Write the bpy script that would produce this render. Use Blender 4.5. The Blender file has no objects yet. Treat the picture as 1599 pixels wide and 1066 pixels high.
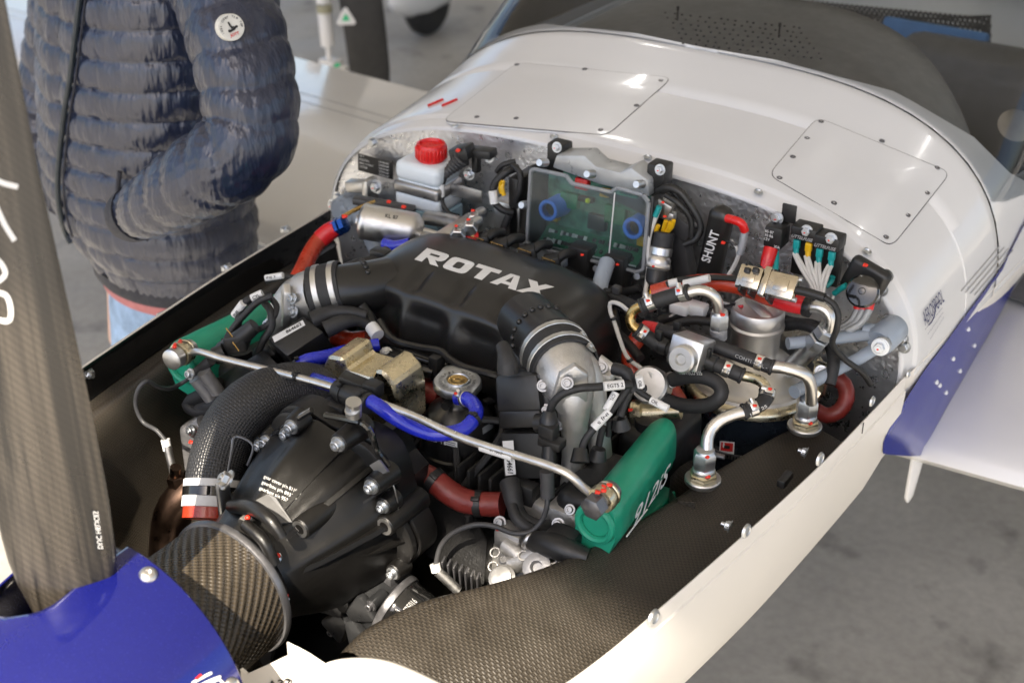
import bpy, bmesh, math, random
from mathutils import Vector, Matrix
random.seed(7)
R = math.radians
SC = bpy.context.scene
COL = SC.collection
V = Vector

# ---------------------------------------------------------------- camera
CAM_P, CAM_Y, CAM_R, FPX = R(29.459), R(32.886), R(0.157), 2222.0
CC = V((1.0042, -1.7689, 1.0408))
_d = V((-math.sin(CAM_Y)*math.cos(CAM_P), math.cos(CAM_Y)*math.cos(CAM_P), -math.sin(CAM_P)))
_r0 = V((math.cos(CAM_Y), math.sin(CAM_Y), 0)); _u0 = _r0.cross(_d)
_rr = _r0*math.cos(CAM_R) + _u0*math.sin(CAM_R); _uu = _rr.cross(_d)
cam = bpy.data.cameras.new('camera'); co = bpy.data.objects.new('camera', cam); COL.objects.link(co)
co.matrix_world = Matrix(((_rr.x, _uu.x, -_d.x, CC.x), (_rr.y, _uu.y, -_d.y, CC.y), (_rr.z, _uu.z, -_d.z, CC.z), (0, 0, 0, 1)))
cam.sensor_width = 36; cam.lens = FPX*36/1599; cam.clip_start = .05; cam.clip_end = 500
cam.dof.use_dof = True; cam.dof.focus_distance = 1.82; cam.dof.aperture_fstop = 5.0
SC.camera = co

# ---------------------------------------------------------------- sky, sun, exposure
SUN_EL, SUN_AZ = R(48), R(168)      # azimuth measured from +Y towards +X
wd = bpy.data.worlds.new("World"); SC.world = wd; wd.use_nodes = True
nt = wd.node_tree
sky = nt.nodes.new('ShaderNodeTexSky'); sky.sky_type = 'NISHITA'; sky.sun_disc = False
sky.sun_elevation = SUN_EL; sky.sun_rotation = SUN_AZ; sky.dust_density = 2.2; sky.ozone_density = .6; sky.air_density = .8
bg = nt.nodes['Background']; bg.inputs[1].default_value = .10
nt.links.new(sky.outputs[0], bg.inputs[0])
sl = bpy.data.lights.new('sun', 'SUN'); sl.energy = 4.9; sl.angle = R(0.6); sl.color = (1, .89, .74)
so = bpy.data.objects.new('sun', sl); COL.objects.link(so)
sdir = V((math.sin(SUN_AZ)*math.cos(SUN_EL), math.cos(SUN_AZ)*math.cos(SUN_EL), math.sin(SUN_EL)))
so.rotation_euler = sdir.to_track_quat('Z', 'Y').to_euler(); so.location = sdir*20
vs = SC.view_settings; vs.view_transform = 'Standard'; vs.look = 'None'; vs.exposure = 1.5; vs.gamma = 1
SC.cycles.max_bounces = 10; SC.cycles.diffuse_bounces = 5; SC.cycles.transparent_max_bounces = 12
SC.cycles.sample_clamp_indirect = 6; SC.cycles.caustics_reflective = False; SC.cycles.caustics_refractive = False
SC.cycles.use_denoising = True

def at(px, py, Y=None, Z=None, X=None):
    """a point of the photograph at a known longitudinal station Y (or height Z, or side X), in metres"""
    v = _d*FPX + _rr*(px-799.5) - _uu*(py-533)
    if Y is not None: t = (Y-CC.y)/v.y
    elif Z is not None: t = (Z-CC.z)/v.z
    else: t = (X-CC.x)/v.x
    return CC + v*t
def P3(a): return a if isinstance(a, Vector) else (at(a[0], a[1], a[2]) if not isinstance(a[2], str) else at(a[0], a[1], Z=float(a[2])))

# ---------------------------------------------------------------- mesh builder
def axes(n, up=None):
    n = V(n).normalized()
    u = V(up) if up is not None else (V((0, 0, 1)) if abs(n.z) < .95 else V((0, 1, 0)))
    x = u.cross(n); x.normalize(); y = n.cross(x); return x, y, n
class MB:
    def __init__(s): s.v = []; s.f = []; s.uv = {}
    def add(s, vs, fs):
        k = len(s.v); s.v += [V(p) for p in vs]; s.f += [tuple(i+k for i in f) for f in fs]; return s
    def bm(s, b, M=None):
        b.verts.index_update(); b.verts.ensure_lookup_table()
        s.add([(M @ v.co) if M else v.co.copy() for v in b.verts], [[v.index for v in f.verts] for f in b.faces]); b.free(); return s
    def box(s, c, size, ax=None, bev=0, seg=2):
        b = bmesh.new(); bmesh.ops.create_cube(b, size=1)
        for v in b.verts: v.co = V((v.co.x*size[0], v.co.y*size[1], v.co.z*size[2]))
        if bev: bmesh.ops.bevel(b, geom=b.edges[:], offset=min(bev, min(size)*.49), segments=seg, profile=.5, affect='EDGES')
        M = Matrix.Translation(V(c))
        if ax: 
            x, y, z = [V(a).normalized() for a in ax]
            M = M @ Matrix(((x.x, y.x, z.x, 0), (x.y, y.y, z.y, 0), (x.z, y.z, z.z, 0), (0, 0, 0, 1)))
        return s.bm(b, M)
    def prism(s, poly, o, x, y, depth, bev=0, seg=2):
        """polygon (2D) in the plane o,x,y pushed out along x cross y by depth"""
        x = V(x); y = V(y); n = x.cross(y).normalized()
        b = bmesh.new(); vs = [b.verts.new(V(o)+x*p[0]+y*p[1]) for p in poly]
        f = b.faces.new(vs); r = bmesh.ops.extrude_face_region(b, geom=[f])
        for v in r['geom']:
            if isinstance(v, bmesh.types.BMVert): v.co += n*depth
        bmesh.ops.recalc_face_normals(b, faces=b.faces[:])
        if bev: bmesh.ops.bevel(b, geom=b.edges[:], offset=bev, segments=seg, profile=.5, affect='EDGES', clamp_overlap=True)
        return s.bm(b)
    def rings(s, rs, cap=True, closed=True, uv=None):
        n = len(rs[0]); k = len(s.v)
        for r in rs: s.v += [V(p) for p in r]
        m = n if closed else n-1
        if uv:
            ul = [0.0]; 
            mid = len(rs)//2
            for j in range(n): ul.append(ul[-1]+(V(rs[mid][(j+1) % n])-V(rs[mid][j])).length)
            vl = [0.0]
            for i in range(1, len(rs)): vl.append(vl[-1]+max((V(rs[i][j])-V(rs[i-1][j])).length for j in (0, n//3, 2*n//3)))
        for i in range(len(rs)-1):
            for j in range(m):
                j2 = (j+1) % n
                if uv: s.uv[len(s.f)] = [(ul[j], vl[i]), (ul[j+1], vl[i]), (ul[j+1], vl[i+1]), (ul[j], vl[i+1])]
                s.f.append((k+i*n+j, k+i*n+j2, k+(i+1)*n+j2, k+(i+1)*n+j))
        if cap and closed:
            s.f.append(tuple(k+j for j in range(n))[::-1]); e = k+(len(rs)-1)*n; s.f.append(tuple(e+j for j in range(n)))
        return s
    def lathe(s, o, ax, prof, n=28, cap=True, up=None):
        x, y, z = axes(ax, up); o = V(o)
        rs = [[o+z*h+(x*math.cos(2*math.pi*j/n)+y*math.sin(2*math.pi*j/n))*max(r, 1e-5) for j in range(n)] for r, h in prof]
        return s.rings(rs, cap)
    def cyl(s, a, b, r, r2=None, n=20, bev=0):
        a = V(a); b = V(b); L = (b-a).length; r2 = r if r2 is None else r2
        if bev: pr = [(r-bev, 0), (r, bev), (r2, L-bev), (r2-bev, L)]
        else: pr = [(r, 0), (r2, L)]
        return s.lathe(a, b-a, pr, n)
    def hexa(s, o, ax, r, h, bev=.1):
        return s.lathe(o, ax, [(r*.9, 0), (r, h*bev), (r, h*(1-bev)), (r*.88, h)], 6)
    def tube(s, pts, r, n=12, step=None, smooth=True, uv=False, cap=True):
        pts = [P3(p) for p in pts]
        c = spline(pts, step or max(.004, (r if not isinstance(r, (list, tuple)) else max(r))*.7)) if smooth else pts
        rs = []; T0 = None
        L = [0]
        for i in range(1, len(c)): L.append(L[-1]+(c[i]-c[i-1]).length)
        for i, p in enumerate(c):
            T = (c[min(i+1, len(c)-1)]-c[max(i-1, 0)]).normalized()
            if T0 is None: x, y, _ = axes(T)
            else:
                q = T0.rotation_difference(T); x = (q @ x).normalized(); y = T.cross(x).normalized()
            T0 = T
            rad = r(L[i]/L[-1]) if callable(r) else (lerpl(r, L[i]/L[-1]) if isinstance(r, (list, tuple)) else r)
            rs.append([p+(x*math.cos(2*math.pi*j/n)+y*math.sin(2*math.pi*j/n))*rad for j in range(n)])
        return s.rings(rs, cap, uv=uv)
    def torus(s, o, ax, Rr, r, n=28, m=8, arc=1.0):
        x, y, z = axes(ax); o = V(o); k = n if arc >= 1 else n+1
        rs = [[o+(x*math.cos(2*math.pi*arc*i/n)+y*math.sin(2*math.pi*arc*i/n))*(Rr+r*math.cos(2*math.pi*j/m))+z*r*math.sin(2*math.pi*j/m) for j in range(m)] for i in range(k)]
        if arc >= 1: rs.append(rs[0])
        return s.rings(rs, cap=arc < 1)
    def ball(s, o, r, ax=(0, 0, 1), sz=1.0, n=14):
        return s.lathe(o, ax, [(r*math.sin(math.pi*i/n), -r*sz*math.cos(math.pi*i/n)) for i in range(n+1)], n+4)
    def grid(s, rows, uv=True, flip=False):
        return s.rings(rows, cap=False, closed=False, uv=uv)
def lerpl(l, t):
    x = t*(len(l)-1); i = min(int(x), len(l)-2); return l[i]+(l[i+1]-l[i])*(x-i)
def spline(pts, step=.006):
    if len(pts) == 2:
        n = max(1, int((pts[1]-pts[0]).length/step/3)); return [pts[0].lerp(pts[1], i/n) for i in range(n+1)]
    out = []; q = [pts[0]*2-pts[1]]+pts+[pts[-1]*2-pts[-2]]
    for i in range(1, len(q)-2):
        a, b, c, d = q[i-1:i+3]
        t1 = max((b-a).length, 1e-6)**.5; t2 = max((c-b).length, 1e-6)**.5; t3 = max((d-c).length, 1e-6)**.5
        m1 = ((b-a)/t1-(c-a)/(t1+t2)+(c-b)/t2)*t2; m2 = ((c-b)/t2-(d-b)/(t2+t3)+(d-c)/t3)*t2
        n = max(2, int((c-b).length/step))
        for k in range(n):
            t = k/n; out.append(b*(2*t**3-3*t*t+1)+m1*(t**3-2*t*t+t)+c*(-2*t**3+3*t*t)+m2*(t**3-t*t))
    out.append(pts[-1]); return out
def interp(x, tab):
    if x <= tab[0][0]: return tab[0][1]
    for (a, b), (c, d) in zip(tab, tab[1:]):
        if x <= c: return b+(d-b)*(x-a)/(c-a)
    return tab[-1][1]
def sm(t): t = max(0, min(1, t)); return t*t*(3-2*t)

LOC = {}
def finish(name, mb, m, ang=38, origin=None):
    me = bpy.data.meshes.new(name)
    o3 = V(origin) if origin is not None else None
    if o3 is None:
        lo = [min(v[i] for v in mb.v) for i in range(3)]; hi = [max(v[i] for v in mb.v) for i in range(3)]
        o3 = V(((lo[0]+hi[0])/2, (lo[1]+hi[1])/2, lo[2]))
    me.from_pydata([v-o3 for v in mb.v], [], mb.f)
    if mb.uv:
        ul = me.uv_layers.new(name='UVMap')
        for p in me.polygons:
            u = mb.uv.get(p.index)
            for k, li in enumerate(p.loop_indices):
                ul.data[li].uv = u[k] if u and k < len(u) else (0, 0)
    b = bmesh.new(); b.from_mesh(me); bmesh.ops.recalc_face_normals(b, faces=b.faces[:]); b.to_mesh(me); b.free()
    me.shade_smooth(); me.set_sharp_from_angle(angle=R(ang))
    if m: me.materials.append(m)
    return me, o3
def ob(name, mb, m, parent=None, ang=38, label=None):
    me, o3 = finish(name, mb, m, ang)
    o = bpy.data.objects.new(name, me); COL.objects.link(o)
    if parent: o.parent = parent; o.location = o3-LOC[parent.name]
    else: o.location = o3
    LOC[o.name] = o3
    if label: o['label'] = label
    return o
def thing(name, loc, label, cat, group=None):
    o = bpy.data.objects.new(name, None); COL.objects.link(o); o.empty_display_size = .02
    o.location = V(loc); LOC[o.name] = V(loc); return tag(o, label, cat, group)
def tag(o, label, cat, group=None, kind=None):
    o['label'] = label; o['category'] = cat
    if group: o['group'] = group
    if kind: o['kind'] = kind
    return o
def struct(o): o['kind'] = 'structure'; return o
CACHE = {}
def inst(name, key, mk, m, parent, p, ax, s=1.0, up=None, label=None):
    """a small repeated piece that shares mesh data: built along +Z at the origin, unit size"""
    kk = (key, m.name)
    if kk not in CACHE: CACHE[kk] = finish(key, mk(MB()), m, origin=(0, 0, 0))[0]
    o = bpy.data.objects.new(name, CACHE[kk]); COL.objects.link(o)
    x, y, z = axes(ax, up); p = V(p)
    LOC[o.name] = p
    q = p-(LOC[parent.name] if parent else V((0, 0, 0)))
    sc = (s, s, s) if not isinstance(s, (tuple, list)) else s
    o.parent = parent
    o.matrix_basis = Matrix.Translation(q) @ Matrix(((x.x, y.x, z.x, 0), (x.y, y.y, z.y, 0), (x.z, y.z, z.z, 0), (0, 0, 0, 1))) @ Matrix.Diagonal((*sc, 1))
    if label: o['label'] = label
    return o
def dup(t, d):
    d = V(d); r = t.copy(); COL.objects.link(r); r.location = t.location+d; LOC[r.name] = LOC[t.name]+d
    for ch in list(t.children):
        c = ch.copy(); COL.objects.link(c); c.parent = r; LOC[c.name] = LOC[ch.name]+d
        for g in list(ch.children):
            e = g.copy(); COL.objects.link(e); e.parent = c; LOC[e.name] = LOC[g.name]+d
    return r
def text(name, s, o, xd, yd, h, m, parent, bold=0, shear=0, width=None, lift=.0007, spacing=1.0, warp=None):
    """flat print: letters as thin meshes; o = lower left corner"""
    cu = bpy.data.curves.new(name, 'FONT'); cu.body = s; cu.size = 1; cu.offset = bold; cu.shear = shear; cu.space_character = spacing; cu.resolution_u = 3
    t = bpy.data.objects.new(name, cu); COL.objects.link(t)
    me = bpy.data.meshes.new_from_object(t); bpy.data.objects.remove(t)
    vs = [v.co.copy() for v in me.vertices]; fs = [tuple(p.vertices) for p in me.polygons]; bpy.data.meshes.remove(me)
    if not vs: return None
    x0 = min(v.x for v in vs); x1 = max(v.x for v in vs); y0 = min(v.y for v in vs); y1 = max(v.y for v in vs)
    k = h/(y1-y0) if '\n' not in s else h/(y1-y0); kx = width/(x1-x0) if width else k
    xd = V(xd).normalized(); yd = V(yd); yd = (yd-xd*yd.dot(xd)).normalized(); n = xd.cross(yd)
    b = MB()
    if warp: b.add([warp((v.x-x0)/(x1-x0), (v.y-y0)/(y1-y0)) for v in vs], fs)
    else: b.add([V(o)+xd*(v.x-x0)*kx+yd*(v.y-y0)*k+n*lift for v in vs], fs)
    return ob(name, b, m, parent)
# ---------------------------------------------------------------- materials
def nodes(name):
    m = bpy.data.materials.new(name); m.use_nodes = True
    t = m.node_tree; return m, t, t.nodes['Principled BSDF']
def nn(t, ty, **k):
    n = t.nodes.new('ShaderNode'+ty)
    for a, b in k.items(): setattr(n, a, b)
    return n
def L(t, a, b): t.links.new(a, b)
def noise(t, co, scale, detail=4, rough=.55):
    n = nn(t, 'TexNoise'); n.inputs['Scale'].default_value = scale; n.inputs['Detail'].default_value = detail; n.inputs['Roughness'].default_value = rough
    L(t, co, n.inputs['Vector']); return n.outputs['Fac']
def ramp(t, fac, stops):
    r = nn(t, 'ValToRGB'); e = r.color_ramp.elements
    while len(e) < len(stops): e.new(.5)
    for i, (p, c) in enumerate(stops):
        e[i].position = p; e[i].color = (c, c, c, 1) if not isinstance(c, tuple) else (*c, 1)
    L(t, fac, r.inputs[0]); return r.outputs[0]
def math_(t, op, a, b=None):
    n = nn(t, 'Math', operation=op)
    for i, x in enumerate((a, b)):
        if x is None: continue
        if isinstance(x, (int, float)): n.inputs[i].default_value = x
        else: L(t, x, n.inputs[i])
    return n.outputs[0]
def bump(t, bs, h, strength, dist=.001):
    n = nn(t, 'Bump'); n.inputs['Strength'].default_value = strength; n.inputs['Distance'].default_value = dist
    L(t, h, n.inputs['Height']); 
    if bs.inputs['Normal'].is_linked: L(t, bs.inputs['Normal'].links[0].from_socket, n.inputs['Normal'])
    L(t, n.outputs[0], bs.inputs['Normal'])
def mat(name, col, rough=.5, metal=0.0, bmp=None, var=.12, vscale=30, coat=0, rvar=.1, spec=.5, dirt=None, sheen=0):
    m, t, b = nodes(name); tc = nn(t, 'TexCoord').outputs['Object']
    lo = tuple(c*(1-var) for c in col); hi = tuple(min(1, c*(1+var)) for c in col)
    n = noise(t, tc, vscale, 5)
    c = ramp(t, n, [(.3, lo), (.7, hi)]); L(t, c, b.inputs['Base Color'])
    b.inputs['Metallic'].default_value = metal; b.inputs['Specular IOR Level'].default_value = spec
    n2 = noise(t, tc, vscale*2.3, 4)
    L(t, ramp(t, n2, [(.3, max(.02, rough-rvar)), (.7, min(1, rough+rvar))]), b.inputs['Roughness'])
    b.inputs['Coat Weight'].default_value = coat; b.inputs['Coat Roughness'].default_value = .06
    if sheen: b.inputs['Sheen Weight'].default_value = sheen
    if bmp: bump(t, b, noise(t, tc, bmp[0], 3), bmp[1], .001)
    return m
def carbon(name, cell=.004, dark=.012, light=.055, rough=.32, bs=.6, twill=False, tint=(1, .92, .8), obj=False):
    m, t, b = nodes(name); c = nn(t, 'TexCoord'); sp = nn(t, 'SeparateXYZ')
    L(t, c.outputs['Object' if obj else 'UV'], sp.inputs[0])
    k = math.pi/cell; u = math_(t, 'MULTIPLY', sp.outputs[0], k); v = math_(t, 'MULTIPLY', sp.outputs[1], k)
    if twill:
        uu = math_(t, 'ADD', u, v); 
        s = math_(t, 'MULTIPLY', math_(t, 'SINE', math_(t, 'MULTIPLY', uu, .5)), 1.0); h = math_(t, 'ADD', math_(t, 'MULTIPLY', math_(t, 'SINE', math_(t, 'SUBTRACT', u, v)), .5), s)
        chk = math_(t, 'GREATER_THAN', s, 0.0)
    else:
        su = math_(t, 'SINE', u); sv = math_(t, 'SINE', v)
        chk = math_(t, 'GREATER_THAN', math_(t, 'MULTIPLY', su, sv), 0.0)
        au = math_(t, 'ABSOLUTE', su); av = math_(t, 'ABSOLUTE', sv)
        mx = nn(t, 'Mix'); L(t, chk, mx.inputs[0]); L(t, math_(t, 'POWER', au, .6), mx.inputs[2]); L(t, math_(t, 'POWER', av, .6), mx.inputs[3]); h = math_(t, 'MULTIPLY', mx.outputs[0], math_(t, 'ADD', .6, math_(t, 'MULTIPLY', math_(t, 'MULTIPLY', au, av), .6)))
    n = noise(t, c.outputs['Object'], 25, 4); f = math_(t, 'ADD', math_(t, 'MULTIPLY', chk, .55), math_(t, 'MULTIPLY', n, .6))
    L(t, ramp(t, f, [(.1, tuple(dark*x for x in tint)), (.95, tuple(light*x for x in tint))]), b.inputs['Base Color'])
    L(t, ramp(t, n, [(.3, rough-.07), (.7, rough+.1)]), b.inputs['Roughness']); b.inputs['Specular IOR Level'].default_value = .6
    bump(t, b, h, bs, cell*.25); return m
WHITE = mat('white_gelcoat', (.71, .715, .725), .22, 0, var=.02, vscale=4, rvar=.05, coat=.4)
WINGWHITE_LIT = mat('brightened_wing_white', (.84, .83, .81), .15, 0, None, .015, 3, coat=.5, rvar=.03)  # lighter copy of the white; brightness painted in against the roof's shade
WHITE_WARMLIT = mat('warm_lit_cowl_white', (.80, .765, .71), .34, 0, var=.015, vscale=3, rvar=.03, coat=.06)  # same white with the warm front light put into its colour
FAIRBLUE = mat('deep_blue_gelcoat', (.005, .016, .24), .22, 0, None, .015, 6, rvar=.02, spec=.22)
BLUEPAINT = mat('blue_metallic_paint', (.006, .009, .14), .2, .3, var=.08, vscale=300, coat=1)
CARBON = carbon('bare_carbon_cloth', .0034, .012, .050, .37, .6, tint=(1, .82, .60))
CARBON_FINE = carbon('fine_carbon_cloth', .0042, .008, .03, .42, .6, tint=(.95, .95, 1))
CARBON_DRUM = carbon('braided_carbon', .0034, .022, .065, .26, .8, True, tint=(1, .80, .56))
def streaked():
    m = carbon('blade_carbon', .0024, .018, .028, .3, .03, True, tint=(1, .84, .66)); t = m.node_tree; b = t.nodes['Principled BSDF']; tc = nn(t, 'TexCoord').outputs['Object']
    mp = nn(t, 'Mapping'); mp.inputs['Scale'].default_value = (105, 105, 1.6); L(t, tc, mp.inputs[0]); src = b.inputs['Base Color'].links[0].from_socket
    mx = nn(t, 'Mix', data_type='RGBA', blend_type='MULTIPLY'); mx.inputs[0].default_value = 1; L(t, src, mx.inputs[6]); L(t, ramp(t, noise(t, mp.outputs[0], 1, 3), [(.36, .3), (.64, 2.0)]), mx.inputs[7]); L(t, mx.outputs[2], b.inputs['Base Color']); return m
CARBON_BLADE = streaked()
BLACKCAST = mat('black_enamel_casting', (.006, .0056, .0052), .31, 0, (950, .45), .1, 40, coat=.12, spec=.45, rvar=.03)
BLACKPL = mat('black_plastic', (.016, .016, .016), .42, 0, (700, .08), .2, 30)
BLACKSATIN = mat('black_satin_plenum', (.015, .0145, .014), .30, 0, (900, .05), .06, 14, rvar=.015, spec=.55)
BLACKGLOSS = mat('black_gloss', (.008, .008, .008), .12, 0, None, .1, 30, coat=.6, rvar=.04)
RUBBER = mat('black_rubber', (.022, .022, .023), .58, 0, (300, .15), .25, 40)
LOOM = mat('black_wire_sleeve', (.014, .014, .015), .5, 0, (900, .5), .3, 60)
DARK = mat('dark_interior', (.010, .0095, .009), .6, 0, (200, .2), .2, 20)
GREYPL = mat('dark_grey_plastic', (.05, .05, .052), .45, 0, (500, .1), .15, 30)
STEEL = mat('polished_steel', (.70, .685, .66), .33, 1, (600, .05), .08, 60, rvar=.07)
ZINC = mat('bright_zinc_plate', (.58, .60, .62), .38, 1, (300, .08), .1, 50, rvar=.1)
YZINC = mat('yellow_zinc_plate', (.66, .59, .42), .3, 1, (250, .10), .16, 45, rvar=.1)
ALU = mat('machined_aluminium', (.62, .615, .60), .4, 1, (350, .08), .07, 40, rvar=.1)
CAST = mat('cast_aluminium', (.60, .59, .57), .46, .85, (480, .5), .12, 30)
CASTGREY = mat('grey_casting', (.36, .36, .37), .5, .7, (420, .5), .12, 30)
BRASS = mat('brass_fitting', (.62, .42, .16), .26, 1, None, .15, 40)
BRONZE = mat('heat_tinted_steel', (.07, .045, .033), .34, 1, (200, .15), .4, 18)
GREEN = mat('green_plastic_cover', (.018, .30, .18), .38, 0, (500, .12), .1, 20, coat=.1)
REDHOSE = mat('red_silicone_hose', (.20, .026, .02), .42, 0, (160, .5), .2, 30)
FIRESLV = mat('orange_fire_sleeve', (.46, .045, .018), .3, 0, (130, .45), .25, 24, coat=.3)
REDSHR = mat('red_heat_shrink', (.62, .02, .025), .36, 0, (200, .2), .1, 30)
REDCAP = mat('red_plastic_cap', (.66, .012, .012), .3, 0, None, .06, 30, coat=.2)
REDPAINT = mat('red_torque_paint', (.75, .03, .01), .4, 0, (500, .2), .1, 60)
BLUEHOSE = mat('blue_silicone_hose', (.018, .03, .52), .26, 0, (300, .06), .08, 30, coat=.35)
BLUEANO = mat('blue_anodised', (.012, .06, .24), .3, .7, None, .1, 30)
TEAL = mat('teal_insulation', (.01, .30, .30), .4, 0, None, .12, 30)
YELLOW = mat('yellow_insulation', (.72, .42, .01), .4, 0, None, .1, 30)
WIRE = mat('white_insulation', (.62, .61, .58), .45, 0, None, .06, 40)
LABEL = mat('white_label', (.72, .72, .71), .5, 0, None, .04, 60)
INK = mat('black_ink', (.012, .012, .012), .5, 0, None, .05, 60)
PRINT = mat('white_print', (.72, .72, .71), .5, 0, None, .04, 60)
GREYPRINT = mat('grey_white_print', (.42, .42, .42), .5, 0, None, .04, 60)
BLUEINK = mat('dark_blue_print', (.03, .035, .12), .5, 0, None, .05, 60)
REDINK = mat('red_print', (.6, .02, .02), .5, 0, None, .05, 60)
MOUNT = mat('blue_grey_mount_paint', (.30, .35, .42), .35, 0, (200, .1), .08, 20, coat=.2)
PCB = mat('green_circuit_board', (.01, .17, .08), .4, 0, (300, .2), .35, 60)
BLUERING = mat('blue_light_ring', (.07, .25, .95), .4, 0, None, .08, 60)
GUN = mat('gunmetal', (.17, .17, .18), .38, .8, (300, .2), .15, 40)
def quilt():
    m, t, b = nodes('navy_quilted_nylon'); tc = nn(t, 'TexCoord').outputs['Object']; mp = nn(t, 'Mapping'); mp.inputs['Scale'].default_value = (62, 62, 15); L(t, tc, mp.inputs[0])
    L(t, ramp(t, noise(t, tc, 20, 3), [(.3, (.009, .014, .036)), (.7, (.015, .023, .052))]), b.inputs['Base Color'])
    b.inputs['Roughness'].default_value = .29; b.inputs['Specular IOR Level'].default_value = .75; b.inputs['Sheen Weight'].default_value = .03
    bump(t, b, noise(t, mp.outputs[0], 1, 2, .5), .5, .010); bump(t, b, noise(t, tc, 150, 3), .12, .002); return m
NAVY = quilt()
NAVYD = mat('dark_navy_rib', (.012, .014, .024), .7, 0, (500, .5), .2, 60)
DENIM = mat('washed_blue_denim', (.25, .36, .52), .85, 0, (420, .9), .38, 22)
PINK = mat('dusty_pink_knit', (.42, .16, .16), .85, 0, (600, .5), .12, 60)
TYRE = mat('tyre_rubber', (.015, .015, .015), .7, 0, (200, .3), .2, 30)
GREYDASH = mat('dark_grey_glareshield', (.15, .147, .14), .8, 0, (900, .35), .12, 30)
BLUECLOTH = mat('blue_upholstery', (.035, .11, .25), .8, 0, (600, .3), .15, 20)
CABIN = mat('pale_cabin_lining', (.72, .75, .77), .6, 0, None, .06, 6)
GREENDECAL = mat('green_decal', (.03, .5, .22), .5, 0, None, .05, 20)
SKIN = mat('skin', (.55, .33, .24), .5, 0, (300, .1), .08, 30)
def foil():
    m, t, b = nodes('crinkled_silver_foil'); tc = nn(t, 'TexCoord').outputs['Object']
    b.inputs['Metallic'].default_value = .85
    L(t, ramp(t, noise(t, tc, 9, 4), [(.3, (.60, .60, .62)), (.7, (.86, .87, .88))]), b.inputs['Base Color'])
    L(t, ramp(t, noise(t, tc, 60, 3), [(.3, .22), (.7, .42)]), b.inputs['Roughness'])
    v = nn(t, 'TexVoronoi'); v.inputs['Scale'].default_value = 120; L(t, tc, v.inputs['Vector'])
    bump(t, b, v.outputs['Distance'], .5, .0015); bump(t, b, noise(t, tc, 240, 3, .75), .55, .0013); bump(t, b, noise(t, tc, 18, 3), .25, .004)
    return m
FOIL = foil()
def milky(name, col, tr, rough, alpha=None):
    m, t, b = nodes(name); b.inputs['Base Color'].default_value = (*col, 1); b.inputs['Roughness'].default_value = rough
    b.inputs['Transmission Weight'].default_value = tr; b.inputs['IOR'].default_value = 1.35
    b.inputs['Subsurface Weight'].default_value = 0
    return m
BOLTMETAL = mat('dull_bolt_steel', (.34, .34, .34), .42, .9, (200, .1), .1, 50)
SATIN = mat('satin_aluminium_cap', (.66, .64, .61), .44, .92, (200, .06), .06, 30)
MILK = mat('translucent_white_plastic', (.68, .74, .78), .35, 0, None, .03, 12)
MILKB = mat('blue_fluid_behind_plastic', (.33, .50, .60), .35, 0, None, .08, 9)
def clear(name, tint, rough, base_a, frost=None):
    """thin clear plastic: transparent sheet with a glossy surface by Fresnel"""
    m, t, b = nodes(name); o = t.nodes['Material Output']
    tr = nn(t, 'BsdfTransparent'); tr.inputs[0].default_value = (*tint, 1)
    gl = nn(t, 'BsdfGlossy'); gl.inputs['Roughness'].default_value = rough
    fr = nn(t, 'Fresnel'); fr.inputs[0].default_value = 1.45
    mx = nn(t, 'MixShader'); L(t, fr.outputs[0], mx.inputs[0]); L(t, tr.outputs[0], mx.inputs[1]); L(t, gl.outputs[0], mx.inputs[2])
    out = mx.outputs[0]
    if base_a:
        df = nn(t, 'BsdfDiffuse'); df.inputs[0].default_value = (*(frost or (.5, .55, .55)), 1)
        m2 = nn(t, 'MixShader'); m2.inputs[0].default_value = base_a; L(t, out, m2.inputs[1]); L(t, df.outputs[0], m2.inputs[2]); out = m2.outputs[0]
    L(t, out, o.inputs[0]); t.nodes.remove(b); return m
GLASS = clear('clear_canopy_acrylic', (.93, .95, .95), .02, 0)
LID = clear('hazy_clear_lid', (.86, .92, .91), .14, .04, (.42, .47, .47))
SLEEVE = clear('clear_sleeve', (.85, .88, .9), .1, .35, (.6, .62, .65))
def concrete():
    m, t, b = nodes('stained_concrete'); tc = nn(t, 'TexCoord').outputs['Object']
    c1 = ramp(t, noise(t, tc, 1.1, 6, .6), [(.3, (.27, .26, .24)), (.7, (.47, .455, .42))])
    st = ramp(t, noise(t, tc, 5.5, 4, .5), [(.58, 1.0), (.72, .5)]); sp = ramp(t, noise(t, tc, 40, 3, .6), [(.3, .86), (.75, 1.08)])
    mx = nn(t, 'Mix', data_type='RGBA', blend_type='MULTIPLY'); mx.inputs[0].default_value = 1; L(t, c1, mx.inputs[6]); L(t, st, mx.inputs[7])
    m2 = nn(t, 'Mix', data_type='RGBA', blend_type='MULTIPLY'); m2.inputs[0].default_value = 1; L(t, mx.outputs[2], m2.inputs[6]); L(t, sp, m2.inputs[7])
    L(t, m2.outputs[2], b.inputs['Base Color']); L(t, ramp(t, noise(t, tc, 3, 4), [(.3, .38), (.7, .62)]), b.inputs['Roughness'])
    bump(t, b, noise(t, tc, 60, 4), .15, .004); return m
CONCRETE = concrete()
# ---------------------------------------------------------------- ground
GZ = -1.12
g = MB(); N = 40
for i in range(2):
    for j in range(2): g.v.append(V((-120+240*i, -120+240*j, GZ)))
g.f.append((0, 2, 3, 1)); gr = struct(ob('hangar_floor', g, CONCRETE))

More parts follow.
